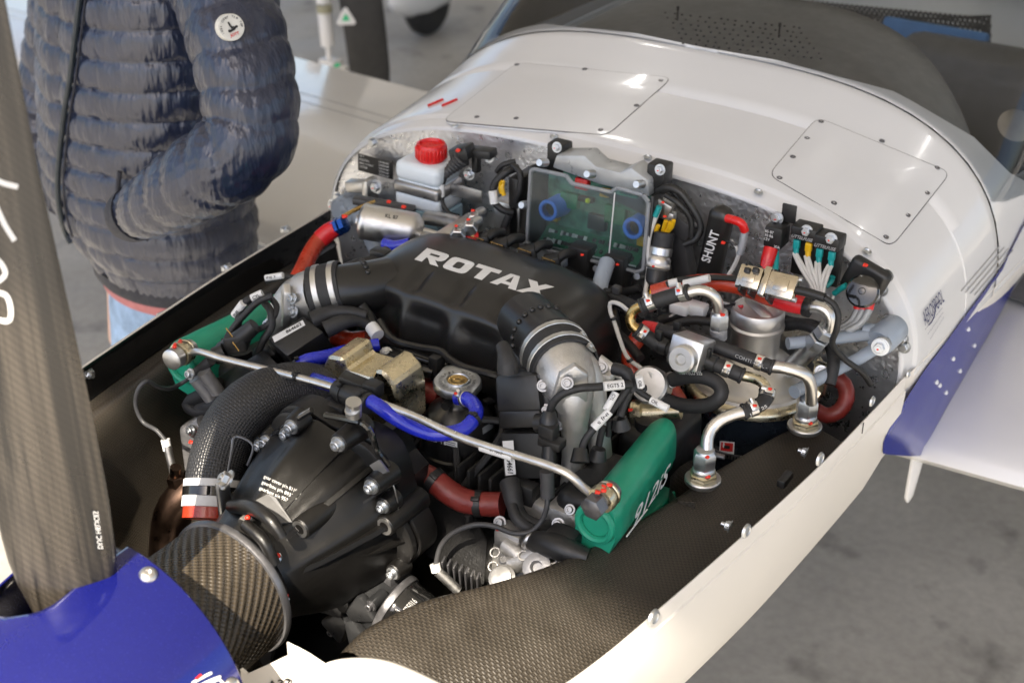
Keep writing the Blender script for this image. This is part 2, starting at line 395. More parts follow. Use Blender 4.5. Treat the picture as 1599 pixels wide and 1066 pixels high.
# ---------------------------------------------------------------- airplane body
EDGE = [(-1.0, .34), (-.95, .385), (-.85, .432), (-.75, .455), (-.636, .474), (-.457, .496), (-.287, .514), (-.127, .524), (0, .53), (.3, .55), (.6, .57), (1.4, .56), (2.6, .40), (4, .2)]
TOP = [(0, .236), (.1, .249), (.2, .262), (.25, .272), (.3, .286), (.37, .306), (.45, .325), (.6, .345), (1.4, .34), (2.6, .30), (4, .25)]
BOT = [(-1.0, .16), (-.95, .22), (-.85, .30), (-.6, .40), (-.3, .47), (0, .50), (.3, .48), (1.4, .45), (2.6, .30), (4, .1)]
def hw(y): return interp(y, EDGE)
def arch(y, t, d=0.0, n=3.18, m=2.375):
    """point on the upper body at station y, t from -1 (viewer's left split) over the top to 1"""
    th = math.pi/2*(1-t); c = math.cos(th); s = max(math.sin(th), 0)
    a = hw(y)-d; b = interp(y, TOP)-d
    return V((a*math.copysign(abs(c)**(2/n), c), y+.075*max(0, b*s**(2/m)), b*s**(2/m)-.014))
TS = [-1+2*i/96 for i in range(97)]
TS = [math.copysign(abs(t)**.8, t) for t in TS]
plane = thing('airplane', (0, .3, GZ), 'white low wing light airplane with its engine cover removed', 'airplane')
# hood skin with recessed flange, joggle and seam groove
hood = MB(); rows = []
for y, d in [(-.002, .012), (-.002, .007), (0, .0055), (.028, .005), (.031, .004), (.034, .0005), (.038, 0), (.06, 0), (.1, 0), (.15, 0), (.19, 0), (.214, 0), (.2155, .0035), (.2185, .0035), (.22, 0), (.25, 0), (.28, 0), (.31, 0), (.33, 0), (.345, 0), (.351, .002), (.352, .010)]:
    rows.append([arch(y, t, d) for t in TS])
hood.grid(rows); hoodo = ob('hood', hood, WHITE, plane, ang=60)
# the aft body sides beside the cockpit, up to the sill
def sill(y): return interp(y, [(.352, 1), (.40, .5), (.45, .26), (.55, .2), (1.5, .2), (2.2, .7), (2.6, 1.0)])
side = MB()
for sg in (-1, 1):
    rows = []
    for i in range(30):
        y = .352+(i/29)**1.7*2.6; q = sill(y); rows.append([arch(y, sg*(1-q*k/14)) for k in range(15)])
    side.grid(rows)
    rows = []
    for i in range(30):
        y = .352+(i/29)**1.7*2.6; q = sill(y); a = arch(y, sg*(1-q)); rows.append([a, a+V((-sg*.03, 0, .002)), a+V((-sg*.035, 0, -.03))])
    side.grid(rows)
ob('cockpit_side', side, WHITE, plane, ang=50)
def nlow(y): return interp(y, [(0, 2.25), (.2, 1.55)])
def low(y, t, d=0.0):
    """lower body, t from -1 (split, viewer's left) under the belly to 1"""
    th = math.pi/2*(1-t); c = math.cos(th); s = max(math.sin(th), 0); a = hw(y)-d; b = interp(y, BOT)-d; n = nlow(y)
    return V((a*math.copysign(abs(c)**(2/n), c), y, -b*s**(2/n)))
belly = MB(); rows = []
for i in range(40):
    y = .002+max(0, i-2)*.1+min(i, 2)*.03; r_ = [low(y, -1+2*k/60, (.05, .012, 0)[min(i, 2)]*min(1, 6*(1-abs(-1+2*k/60)))) for k in range(61)]
    if i == 0: pass
    rows.append(r_)
belly.grid(rows); ob('belly', belly, WHITE_WARMLIT, plane, ang=60)
# seams, access panels, screws on the hood
def onhood(px, py, lift=0.0):
    """where the photograph's pixel meets the hood skin"""
    v = _d*FPX + _rr*(px-799.5) - _uu*(py-533); v.normalize(); t = 1.2
    for i in range(900):
        p = CC+v*t; y = p.y
        for _ in range(2):
            a = hw(y); b = interp(y, TOP); q = min(1, abs(p.x)/a)
            z = b*(1-q**3.18)**(1/2.375)-.014; y = p.y-.075*max(0, z)
        if p.z-lift < z: return p
        t += .002
    return p
def rounded(c, rad=.02, n=5):
    """pixel quadrilateral with rounded corners, resampled on the hood"""
    P = [V(p) for p in c]; out = []
    for i in range(len(P)):
        a, b, d = P[i-1], P[i], P[(i+1) % len(P)]
        p0 = b+(a-b).normalized()*rad; p1 = b+(d-b).normalized()*rad
        for k in range(n+1): t = k/n; out.append(p0*(1-t)**2+b*2*t*(1-t)+p1*t*t)
        L_ = (d-b).length-2*rad
        for k in range(1, 6): out.append(p1+(d-b).normalized()*L_*k/6)
    return out
def panel(corners, screws, label):
    b = MB(); pts = [onhood(p.x, p.y) for p in rounded([V(c).to_2d() if False else V((c[0], c[1])) for c in corners], 16)]
    cen = sum(pts, V())/len(pts); n = len(pts); up = V((0, 0, .0011))
    o = ob('access_panel', _panel_mesh(b, pts, cen, up), WHITE, plane, ang=50, label=label)
    gp = MB(); gp.tube([p+V((0, 0, .0003)) for p in pts]+[pts[0]+V((0, 0, .0003))], .0009, 6, smooth=False); ob('panel_gap', gp, GREYPL, o)
    for sx, sy in screws:
        p = onhood(sx, sy); inst('screw', 'panel_screw', lambda m: m.lathe((0, 0, 0), (0, 0, 1), [(1, 0), (.98, .35), (.6, .5), (.3, .12), (.1, .1)], 14), GUN, o, p+up*.5, V((p.x*.5, -.05, 1)), .0045)
def onhood_xy(x, y):
    yy = y
    for _ in range(3):
        q = min(1, abs(x)/hw(yy)); z = interp(yy, TOP)*(1-q**3.18)**(1/2.375)-.014; yy = y-.075*max(0, z)
    return V((x, y, z))
def _panel_mesh(b, pts, cen, up):
    n = len(pts); K = 6
    rs = [[p+up*(-3) for p in pts], [p+up for p in pts]]
    for k in range(1, K):
        f = k/K; rs.append([onhood_xy(p.x+(cen.x-p.x)*f, p.y+(cen.y-p.y)*f)+up*1.1 for p in pts])
    b.rings(rs, cap=False); i0 = len(b.v)-n; b.v.append(onhood_xy(cen.x, cen.y)+up*1.1); c = len(b.v)-1
    for j in range(n): b.f.append((i0+j, i0+(j+1) % n, c))
    return b
panel([(1050, 122), (948, 212), (690, 190), (808, 98)], [(1032, 127), (994, 166), (938, 204), (806, 186), (913, 109), (807, 102), (745, 184)], 'closed white access panel nearest the red emblem')
panel([(1276, 184), (1200, 274), (1392, 386), (1484, 270)], [(1282, 191), (1260, 217), (1238, 246), (1217, 279), (1302, 318), (1383, 371), (1417, 337), (1447, 302), (1463, 263), (1377, 221)], 'closed white access panel nearest the cockpit rim')
for sx, sy in [(865, 213), (1011, 246), (1184, 300), (1354, 393), (710, 197)]:
    p = onhood(sx, sy); inst('flange_fastener', 'flange_fastener', lambda m: m.lathe((0, 0, 0), (0, 0, 1), [(1, 0), (.95, .25), (.7, .3), (.5, .05)], 16), ZINC, hoodo, p, V((p.x*.9, -.1, 1)), .0068)
# red emblem on the far shoulder
em = MB()
for x0 in (668, 690):
    em.tube([onhood(x0+dx*1.0, 166-dx*.42, .001)+V((0, 0, .001)) for dx in (0, 6, 12, 18, 24)], .0022, 5)
ob('red_emblem', em, REDINK, plane)
# maker's print and stripes on the near side
def onside(px, py):
    v = _d*FPX + _rr*(px-799.5) - _uu*(py-533); v.normalize(); t = 1.5
    while t < 4:
        p = CC+v*t
        if p.z > 0:
            q = max(0, 1-max(0, (p.z+.014)/interp(p.y, TOP))**2.375)**(1/3.18)
        else: n_ = nlow(p.y); q = max(0, 1-min(1, -p.z/interp(p.y, BOT))**n_)**(1/n_)
        if p.x < hw(p.y)*q: return p
        t += .002
    return p
def sidetext(s, a, b, c, h, m, bold=0, shear=0):
    A = onside(*a); B = onside(*b); Cc = onside(*c); text('printed_mark', s, A, B-A, Cc-A, h, m, plane, bold, shear, width=(B-A).length, lift=.002)
sidetext('AEROSPOOL', (1443, 509), (1473, 470), (1432, 494), .021, BLUEINK, 0, .1)
for k in range(3): sidetext('aircraft production and service', (1443+4*k, 516+7*k), (1470+1*k, 482+7*k), (1440+4*k, 511+7*k), .0035, BLUEINK, 0)
arc = MB(); arc.tube([onside(*p)+V((.002, 0, 0)) for p in [(1448, 507), (1454, 500), (1458, 487), (1459, 478), (1466, 468)]], .0008, 5); ob('printed_mark', arc, BLUEINK, plane)
for k in range(4):
    st = MB(); st.tube([onside(x_+k*7, y_+k*2)+V((.001, 0, .001)) for x_, y_ in [(1500, 455), (1530, 420), (1560, 385)]], .0012, 4); ob('grey_pinstripe', st, GREYPRINT, plane)
# wings
def wing(x0, x1, sgn):
    b = MB(); rs = []
    prof = [(0, 0), (.006, .016), (.02, .03), (.05, .046), (.12, .066), (.25, .083), (.4, .083), (.6, .063), (.8, .034), (.95, .010), (1, .002), (.95, -.004), (.7, -.022), (.4, -.040), (.2, -.044), (.08, -.036), (.02, -.02)]
    for i in range(9):
        x = x0+(x1-x0)*i/8; ch = .96-.02*abs(x); zz = -.295+.028*abs(x)
        rs.append([V((x*sgn, .225+.02*abs(x)+p*ch, zz+q*.95)) for p, q in prof])
    b.rings(rs); return b
wl = ob('wing', wing(.42, 4.2, -1), WINGWHITE_LIT, plane, label='wing behind the man in the jacket')
wr = ob('wing', wing(.46, 4.2, 1), WHITE, plane, label='wing with blue root fairing')
for yy, w in ((.78, .0009), (.84, .0009)):
    l_ = MB(); l_.tube([V((-.5, yy+.02, -.295+.028*.5+.95*interp((yy-.225)/.95, [(0, 0), (.4, .083), (.6, .063), (.8, .034), (1, .002)])+.0004)), V((-4, yy+.09, -.295+.028*4+.95*interp((yy-.225)/.9, [(0, 0), (.4, .083), (.6, .063), (.8, .034), (1, .002)])+.002))], w, 5, smooth=False)
    ob('flap_seam', l_, GREYPRINT, wl)
# blue root fairing
b = MB(); rows = []
inn = [(1376, 694), (1379, 684), (1386, 668), (1410, 627), (1440, 580), (1470, 541), (1500, 500), (1530, 461), (1562, 418), (1592, 358), (1610, 330)]
out = [(1443, 698, -.280), (1447, 690, -.262), (1452, 680, -.250), (1466, 655, -.235), (1482, 626, -.222), (1500, 595, -.213), (1520, 560, -.205), (1540, 526, -.20), (1560, 490, -.20), (1599, 412, -.19), (1620, 380, -.18)]
for a, c in zip(inn, out):
    A = onside(*a); C_ = at(c[0], c[1], Z=c[2]); M_ = (A+C_)/2+V((.012, 0, -.002)); r_ = []
    for k in range(11):
        t = k/10; r_.append(A*(1-t)**2+M_*2*t*(1-t)+C_*t*t+V((.003, 0, .003)))
    rows.append(r_)
A0 = rows[0]; rows.insert(0, [p+V((-.004, .02, -.03)) for p in A0]); rows.insert(0, [p+V((-.01, .06, -.05)) for p in A0])
b.grid(rows); fair = ob('blue_root_fairing', b, FAIRBLUE, plane, ang=70)
for sx, sy in [(1522, 510), (1496, 553), (1475, 582), (1457, 609), (1523, 537), (1500, 577), (1477, 613)]:
    k = min(range(len(inn)), key=lambda i: 0); p = None
    best = 1e9
    for r_ in rows[2:]:
        for i in range(len(r_)-1):
            for f in (0, .5):
                w = r_[i].lerp(r_[i+1], f); q = w-CC; z = q.dot(_d); e = (799.5+FPX*q.dot(_rr)/z-sx)**2+(533-FPX*q.dot(_uu)/z-sy)**2
                if e < best: best = e; p = w
    inst('rivet', 'rivet', lambda m: m.ball((0, 0, 0), 1, sz=.4, n=6), LABEL, fair, p, V((.7, -.2, .7)), .0048)
w_ = MB(); w_.prism([(0, 0), (.035, 0), (.018, -.10), (.006, -.112), (0, -.10)], at(1424, 700, Y=.27), (.35, .93, 0), (0, 0, 1), .007, .002); ob('wing_vane', w_, WHITE, plane)
wk = MB(); wk.prism([(0, 0), (.30, 0), (.30, .12), (0, .12), (-.02, .06)], at(1576, 462, Z=-.20), (0, 1, .03), (1, 0, .03), .003); ob('walkway_strip', wk, GREYDASH, plane)
# cockpit: glareshield, canopy, interior
b = MB(); rows = []
for i in range(41):
    x = -.50+1.0*i/40; y0 = .349; y1 = .73-(x/.45)**2*.16
    z0 = onhood_xy(x*.97, .34).z-.016; dz_ = .030-.10*(x/.45)**4; rows.append([V((x*.97, y0+(y1-y0)*k/8, z0+dz_*math.sin(k/8*1.7))) for k in range(9)]+[V((x*.97, y1+.01, z0+dz_-.02)), V((x*.97, y1, z0-.14))])
b.grid(rows); glare = ob('glareshield', b, GREYDASH, plane, ang=70)
for q in [(1058, 22), (1217, 48)]:
    p = at(q[0], q[1], Z=.315); inst('standing_pin', 'standing_pin', lambda m: m.lathe((0, 0, 0), (0, 0, 1), [(1, 0), (1, 10), (1.5, 10.2), (1.5, 14), (.8, 14.4)], 8), BLACKPL, glare, p+V((0, 0, -.012)), (0, 0, 1), .0018)
vh = MB()
for i in range(16):
    for j in range(7):
        p = at(1040+i*14+random.uniform(-4, 4)+j*5, 20+j*8+i*1.6, Z=.317); vh.lathe(p, (0, 0, 1), [(.0022, -.001), (.0022, .0012)], 6)
vo = ob('vent_hole', vh, INK, glare); vo['kind'] = 'stuff'
b = MB(); rows = []
for y, h, T in [(.356, .002, .72), (.40, .035, .76), (.48, .085, .80), (.6, .15, .81), (.8, .24, .81), (1.05, .31, .81), (1.4, .33, .81), (1.9, .28, .75), (2.3, .15, .5), (2.6, .02, .25)]:
    r_ = []
    for i in range(49):
        f = -1+2*i/48; p = arch(y, f*T, -.001); r_.append(p+V((0, 0, h*max(0, 1-f*f)**.6)))
    rows.append(r_)
b.grid(rows); ob('canopy', b, GLASS, plane, ang=80)
cb = MB(); cb.box((0, 1.9, .0), (1.0, .02, .8)); cb.box((0, 1.4, -.38), (.95, 1.9, .02)); ob('cabin_lining', cb, CABIN, plane)
sb = MB()
for sx in (-.24, .24):
    sb = MB(); sb.box((sx, 1.28, -.16), (.40, .13, .50), ((1, 0, 0), (0, .95, -.3), (0, .3, .95)), .05, 3); sb.box((sx, 1.02, -.32), (.42, .46, .14), None, .05, 3); ob('pilot_seat', sb, GREYPL, plane)
bp = MB(); bp.box(at(1452, 84, Y=1.35), (.24, .03, .13), ((1, 0, 0), (0, .95, -.3), (0, .3, .95)), .01); ob('seat_back_cloth', bp, BLUECLOTH, plane)
nb = MB(); 
for i in range(46):
    for e in (1, -1):
        u0 = i/45; nb.tube([at(1200+345*u0, -4+32*u0, Y=1.42), at(1200+345*min(1, max(0, u0+e*.06)), 22+60*u0-12, Y=1.42)], .0030, 4, smooth=False)
for k in range(4): nb.tube([at(1190, -6+k*8, Y=1.42), at(1400, 28+k*11, Y=1.42), at(1548, 26+k*15, Y=1.42)], .0035, 4)
net = ob('cargo_net', nb, RUBBER, plane)
dm = MB(); dm.lathe(at(1586, 198, Y=.66), (.3, -.6, .8), [(.001, 0), (.030, .002), (.032, .005), (.028, .008), (.001, .009)], 24); ob('canopy_latch_disc', dm, mat('beige_disc', (.36, .32, .27), .5), plane)

# ---------------------------------------------------------------- firewall with foil
# filled sheet: fan from the arch down to the belly
b = MB(); rows = []
for k in range(13):
    f = k/12; r_ = []
    for t in TS:
        p = arch(0, t, .011); zb = -.45; z = p.z+(zb-p.z)*f; xm = 9 if z > 0 else .97*hw(0)*max(0, 1-(-z/.49)**2.25)**(1/2.25); r_.append(V((max(-xm, min(xm, p.x)), .004+.075*max(0, z), z)))
    rows.append(r_)
b.grid(rows); fw = ob('firewall', b, FOIL, plane, ang=60)
for sx, sy, Y in [(537, 318, -.004), (583, 222, 0), (1385, 430, 0), (1377, 452, 0), (1409, 528, 0), (1412, 541, 0), (523, 322, 0), (528, 307, 0)]:
    inst('firewall_bolt', 'hex_bolt', lambda m: (m.lathe((0, 0, 0), (0, 0, 1), [(1.5, 0), (1.5, .3)], 16), m.hexa((0, 0, .3), (0, 0, 1), 1, .9))[0], ZINC, fw, at(sx, sy, Y=Y-.004+.0), (0, -1, 0), .0065)
# ---------------------------------------------------------------- hangar roof over the aircraft (the photograph is taken in the open doorway of a hangar)
RZ, RY = 5.0, -5.07
b = MB(); b.box((0, RY+11, RZ+.1), (26, 22, .2)); struct(ob('hangar_roof', b, mat('pale_roof_sheet', (.66, .64, .60), .6, 0, None, .04, 3)))
LAMP, _t, _b = nodes('lit_lamp_diffuser'); _b.inputs['Emission Color'].default_value = (1, .97, .92, 1); _b.inputs['Emission Strength'].default_value = 14
for i_, (lx, ly) in enumerate(((-3.4, 5.2), (-.6, 6.4), (2.2, 4.6), (-5.5, 9.5), (-2.0, 10.5), (1.5, 9.0))):
    t_ = thing('hangar_lamp', (lx, ly, RZ-.25), 'small lit box lamp fixed under the pale hangar roof', 'ceiling lamp', 'lit lamps under the hangar roof')
    b = MB(); b.box((lx, ly, RZ-.10), (.20, .44, .07), None, .01); ob('lamp_body', b, WHITE, t_); b = MB(); b.box((lx, ly, RZ-.165), (.15, .38, .05), None, .015); ob('diffuser', b, LAMP, t_); b = MB(); b.cyl((lx, ly, RZ-.07), (lx, ly, RZ), .015, n=8); ob('hanger', b, GREYPL, t_)
b = MB(); b.box((0, RY+22, (RZ+GZ)/2), (26, .2, RZ-GZ-.004)); struct(ob('hangar_back_wall', b, mat('warm_grey_wall', (.45, .42, .37), .7, 0, None, .06, 2)))
# ---------------------------------------------------------------- lower cowl: white shell, black flange, carbon liner
cowl = thing('lower_cowl', (0, -.4, -.5), 'open white lower engine cowl lined with bare brown carbon cloth', 'engine cowl')
EC = spline([V((x, y, 0)) for x, y in [(.53, 0), (.524, -.127), (.514, -.287), (.496, -.457), (.474, -.636), (.458, -.75), (.440, -.82), (.405, -.872), (.345, -.900), (.28, -.908), (.215, -.905), (.175, -.90), (.15, -.90)]], .012)
RC = spline([V((x, y, 0)) for x, y in [(.436, -.135), (.420, -.20), (.392, -.31), (.370, -.43), (.327, -.585), (.276, -.683), (.234, -.745), (.212, -.79), (.200, -.83), (.198, -.862)]], .012)
def along(c, f):
    x = f*(len(c)-1); i = min(int(x), len(c)-2); return c[i].lerp(c[i+1], x-i)
def cowl_pt(f, sg, i, z, inner=False):
    e = along(EC, f); e2 = along(EC, min(1, f+.05)); e1 = along(EC, max(0, f-.05)); t = (e2-e1).normalized(); n = V((-t.y, t.x, 0))
    if n.dot(V((e.x, e.y+.35, 0))) < 0: n = -n
    p = e+n*i; return V((p.x*sg, p.y, z))
OUT = [(-.0035, -.001), (-.0012, .0008), (0, -.002), (.0003, -.0195), (.0002, -.0215), (.0026, -.0228), (.003, -.03), (.001, -.06), (-.006, -.10), (-.018, -.15), (-.038, -.21), (-.07, -.28), (-.12, -.35), (-.2, -.42), (-.30, -.46)]
fs = [i/70 for i in range(71)]
for sg in (1, -1):
    b = MB(); rows = []
    for f in fs:
        e = along(EC, f); k = 1 if e.y > -.7 else 1-.42*sm((-.7-e.y)/.2); r_ = []
        for i, z in OUT:
            zz = z*(k if z < -.03 else 1); ii = i*(1 if e.y > -.8 else max(.5, 1-(-.8-e.y)*3)); p = cowl_pt(f, sg, ii, zz)
            # the nose rolls over in front of the air intake
            if e.y < -.845 and z > -.03: p.z -= .012*sm((-.845-e.y)/.05)
            r_.append(p)
        rows.append(r_)
    b.grid(rows); ob('outer_shell', b, WHITE_WARMLIT, cowl, ang=40)
    b = MB(); b.grid([[cowl_pt(f, sg, i, z) for i, z in [(-.0036, -.0012), (-.0050, -.004), (-.0055, -.046), (-.0075, -.056), (-.016, -.066)]] for f in fs if along(EC, f).y > -.86]); ob('inner_flange', b, BLACKGLOSS if sg < 0 else DARK, cowl, ang=40)
    # carbon liner from the flange over the rim down into the bay
    b = MB(); rows = []
    for k in range(80):
        f = k/79; rm = along(RC, f)
        # matching edge station
        e0 = cowl_pt(interp(f, [(0, .10), (.2, .20), (.4, .36), (.57, .48), (.75, .62), (.88, .715), (1, .80)]), 1, -.0095, 0)
        zr = interp(rm.y, [(-.87, -.030), (-.83, -.022), (-.75, -.018), (-.6, -.022), (-.4, -.026), (-.2, -.03), (0, -.05)])
        nose = sm((-rm.y-.52)/.2)
        r_ = [e0+V((0, 0, -.052-.004*nose))]
        d = rm-e0; dl = d.normalized()
        if sg < 0: d = d*.50
        for t, z in [(.06, -.058), (.14, -.060), (.25, -.052+.0*nose), (.4, -.040+.008*nose), (.55, -.029+.008*nose), (.7, -.019+.008*nose), (.82, -.012+.005*nose), (.92, -.008+.004*nose), (.98, -.008), (1.03, -.014), (1.07, -.028), (1.10, -.055), (1.13, -.09), (1.18, -.15), (1.35, -.22), (1.9, -.29), (2.6, -.33)]:
            tt = t if t < 1 else 1; over = (t-1)*.16 if t > 1 else 0
            p = e0+d*tt+dl*over; r_.append(V((p.x, p.y, z+(zr+.008)*min(1, t*1.3))))
        rows.append([V((p.x*sg, p.y, p.z)) for p in r_])
    b.grid(rows); ob('carbon_liner', b, CARBON, cowl, ang=60)
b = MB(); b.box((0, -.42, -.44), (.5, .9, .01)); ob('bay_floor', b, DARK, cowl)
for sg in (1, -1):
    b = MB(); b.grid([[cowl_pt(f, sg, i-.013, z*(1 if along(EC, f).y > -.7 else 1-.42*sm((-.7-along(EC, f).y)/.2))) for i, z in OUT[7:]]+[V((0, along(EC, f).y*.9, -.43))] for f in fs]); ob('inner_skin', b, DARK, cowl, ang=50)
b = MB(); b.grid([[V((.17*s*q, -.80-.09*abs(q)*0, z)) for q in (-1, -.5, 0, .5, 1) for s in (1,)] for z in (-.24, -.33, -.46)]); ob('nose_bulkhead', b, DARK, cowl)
# carbon corner block by the front bulkhead fitting
b = MB(); rows = []
for z in (-.022, -.03, -.06, -.12, -.2):
    rows.append([at(px, py, Z=-.03)+V((0, 0, z+.03)) for px, py in [(1084, 722), (1058, 738), (1046, 752), (1046, 772), (1058, 790), (1085, 792)]])
b.grid(rows); ob('corner_block', b, CARBON, cowl, ang=50)
# quarter turn receptacles inside, oval studs outside
def nutplate(p, ax, s=1.0):
    def mk(m):
        m.box((0, 0, .15), (3.0, 1.7, .3), None, .12); m.hexa((0, 0, .3), (0, 0, 1), 1.0, 1.1); m.cyl((0, 0, 1.2), (0, 0, 2.3), .55, n=10)
        m.box((1.15, 0, .6), (.5, 1.0, 1.0), None, .1); m.box((-1.15, 0, .6), (.5, 1.0, 1.0), None, .1); return m
    inst('nut_plate', 'nut_plate', mk, ZINC, cowl, p, ax, .0062*s)
for px, py in [(444, 357), (352, 417), (252, 491), (136, 583)]:
    e = at(px, py, Z=-.014); nutplate(e, (1, -.12, .05), 1.0)
for px, py in [(1260, 707), (1141, 822), (1085, 762+120)]:
    if px > 1100: nutplate(at(px, py, Z=-.012), (-1, -.12, .1), .85)
for px, py, s in [(1279, 716, 1), (1164, 828, 1), (1019, 963, 1.1), (1361, 626, .8), (1418, 583, .7)]:
    q = onside(px, py); i = min(range(len(EC)), key=lambda k: (EC[k]-V((q.x, q.y, 0))).length); t = (EC[min(i+1, len(EC)-1)]-EC[max(i-1, 0)]).normalized(); n = V((-t.y, t.x, 0)); n = n if n.x > 0 else -n
    v = _d*FPX + _rr*(px-799.5) - _uu*(py-533); e = EC[i]+n*.0005; p = CC+v*((e-CC).dot(n)/v.dot(n))
    inst('oval_stud', 'oval_stud', lambda m: m.lathe((0, 0, 0), (0, 0, 1), [(1, 0), (1, .12), (.86, .34), (.62, .42), (.5, .30), (.2, .28), (.05, .28)], 20), ZINC, cowl, p, n, .0095*s)
dv = MB(); dv.tube([cowl_pt(.13, 1, .0007, z) for z in (.001, -.008, -.016)], .0008, 4); ob('cowl_seam', dv, GREYPL, cowl)
fc = MB(); fc.box(at(1226, 748, Z=-.02), (.012, .03, .012), None, .003); fo = ob('fuel_drain_clip', fc, BLACKPL, cowl)

lp = MB(); rows = []
for px, py in [(470, 1076), (480, 1056), (496, 1042), (522, 1031), (560, 1027), (600, 1031), (640, 1045), (690, 1069), (740, 1098), (800, 1130)]:
    p = at(px, py, Z=-.004); rows.append([p+V((0, dy, dz)) for dy, dz in [(.006, -.05), (.005, -.012), (.002, 0), (-.006, .003), (-.02, .001), (-.04, -.014), (-.052, -.04), (-.055, -.09), (-.05, -.16)]])
rr_ = [spline([r_[k] for r_ in rows], .006) for k in range(9)]; n_ = min(len(q) for q in rr_)
lp.grid([[q[min(len(q)-1, int(i*(len(q)-1)/(n_-1)))] for q in rr_] for i in range(n_)]); ob('intake_lip', lp, WHITE_WARMLIT, cowl, ang=60)
# white bracket at the nose between spinner and intake
b = MB(); pts = [(375, 1044), (384, 1052), (398, 1046), (420, 1036), (445, 1024), (462, 1017), (473, 1019), (476, 1028)]
top = [at(x_, y_, Y=-.905+.0005*(x_-420)) for x_, y_ in pts]
b.grid([[p+V((0, 0, -dz)) for p in top] for dz in (0, .02, .05, .09)]); rows = [[p+V((.001, .0035, -dz)) for p in top] for dz in (0, .02, .05, .09)]; b.grid(rows); b.grid([top, rows[0]])
lipo = ob('intake_lip_bracket', b, WHITE_WARMLIT, cowl, ang=35)
text('printed_mark', 'A32', at(418, 1074, Y=-.907), at(470, 1066, Y=-.885)-at(418, 1074, Y=-.907), (0, 0, 1), .012, INK, lipo, .02, .2, lift=.002)

# ---------------------------------------------------------------- spinner and propeller
SP = V((0, -.98, -.055))
spn = thing('spinner', (0, -1.15, -.055), 'glossy metallic blue spinner cone with silver dome screws', 'propeller spinner')
def spin_r(y): t = (-y-.98)/.36; return .166*max(0, 1-max(0, t)**1.9)**.62
b = MB(); NB = 300
hole = [(75, 945), (90, 970)]
def in_hole(y, a):
    # blade cut-outs: elongated slots open toward the back plate, one per blade (three blades)
    for q in (0, 1, 2):
        da = (a-(R(106)+q*2*math.pi/3)+math.pi) % (2*math.pi)-math.pi
        c = da*.15
        if abs(c) < .052 and -1.115 < y < -.96:
            if y > -1.07: return True
            if (c/.052)**2+((y+1.07)/.045)**2 < 1: return True
    return False
ys = [-.979-.36*(i/92)**1.25 for i in range(93)]
k0 = len(b.v); 
for y in ys:
    for j in range(NB):
        a = 2*math.pi*j/NB; r_ = spin_r(y); b.v.append(V((r_*math.cos(a), y, SP.z+r_*math.sin(a))))
for i in range(len(ys)-1):
    for j in range(NB):
        if not in_hole((ys[i]+ys[i+1])/2, 2*math.pi*(j+.5)/NB): b.f.append((i*NB+j, i*NB+(j+1) % NB, (i+1)*NB+(j+1) % NB, (i+1)*NB+j))
_e = {}
for f in b.f:
    for q in range(len(f)):
        k = tuple(sorted((f[q], f[(q+1) % len(f)]))); _e[k] = _e.get(k, 0)+1
_nb = {}
for (a_, c_), n_ in _e.items():
    if n_ == 1: _nb.setdefault(a_, []).append(c_); _nb.setdefault(c_, []).append(a_)
for _ in range(14):
    new = {k: (b.v[k]*.4+sum((b.v[q] for q in l), V())/len(l)*.6) for k, l in _nb.items() if len(l) == 2 and b.v[k].y < ys[0]-.0005}
    for k, v in new.items():
        r_ = spin_r(v.y); a_ = math.atan2(v.z-SP.z, v.x); b.v[k] = V((r_*math.cos(a_), v.y, SP.z+r_*math.sin(a_)))
_u = sorted({i for f in b.f for i in f}); _m = {k: i for i, k in enumerate(_u)}; b.v = [b.v[k] for k in _u]; b.f = [tuple(_m[i] for i in f) for f in b.f]
so_ = ob('spinner_shell', b, BLUEPAINT, spn, ang=60)
md = so_.modifiers.new('thickness', 'SOLIDIFY'); md.thickness = .0025; md.offset = 0
b = MB(); b.lathe((0, -.985, SP.z), (0, 1, 0), [(.02, 0), (.158, 0), (.16, .002), (.158, .006), (.02, .006)], 72); ob('back_plate', b, GUN, spn)
for a in (71, 20, 100-300, 140, -15, -60, 180, 220, 260):
    a_ = R(a); r_ = spin_r(-.992); n = V((math.cos(a_), -.12, math.sin(a_))); p = V((r_*math.cos(a_), -.994, SP.z+r_*math.sin(a_)))
    inst('dome_screw', 'dome_screw', lambda m: m.lathe((0, 0, 0), (0, 0, 1), [(1, 0), (1, .16), (.9, .42), (.62, .62), (.34, .68), (.3, .4), (.05, .4)], 26), STEEL, spn, p, n, .0098)
from mathutils.bvhtree import BVHTree
def bvh_of(o): return BVHTree.FromPolygons([v.co+LOC[o.name] for v in o.data.vertices], [tuple(q.vertices) for q in o.data.polygons])
SB = bvh_of(so_)
def ons(px, py):
    v = (_d*FPX + _rr*(px-799.5) - _uu*(py-533)).normalized(); h = SB.ray_cast(CC, v); return (h[0] if h[0] is not None else at(px, py, Y=-1.0))-v*.0022
for st, m_ in (([(300, 1066), (316, 1057), (330, 1050)], PRINT), ([(312, 1070), (328, 1062), (344, 1056)], PRINT), ([(330, 1066), (342, 1060), (350, 1068)], PRINT), ([(306, 1060), (314, 1053)], REDINK)):
    b = MB(); b.tube([ons(*q) for q in st], .0017, 6); ob('white_lettering', b, m_, spn)
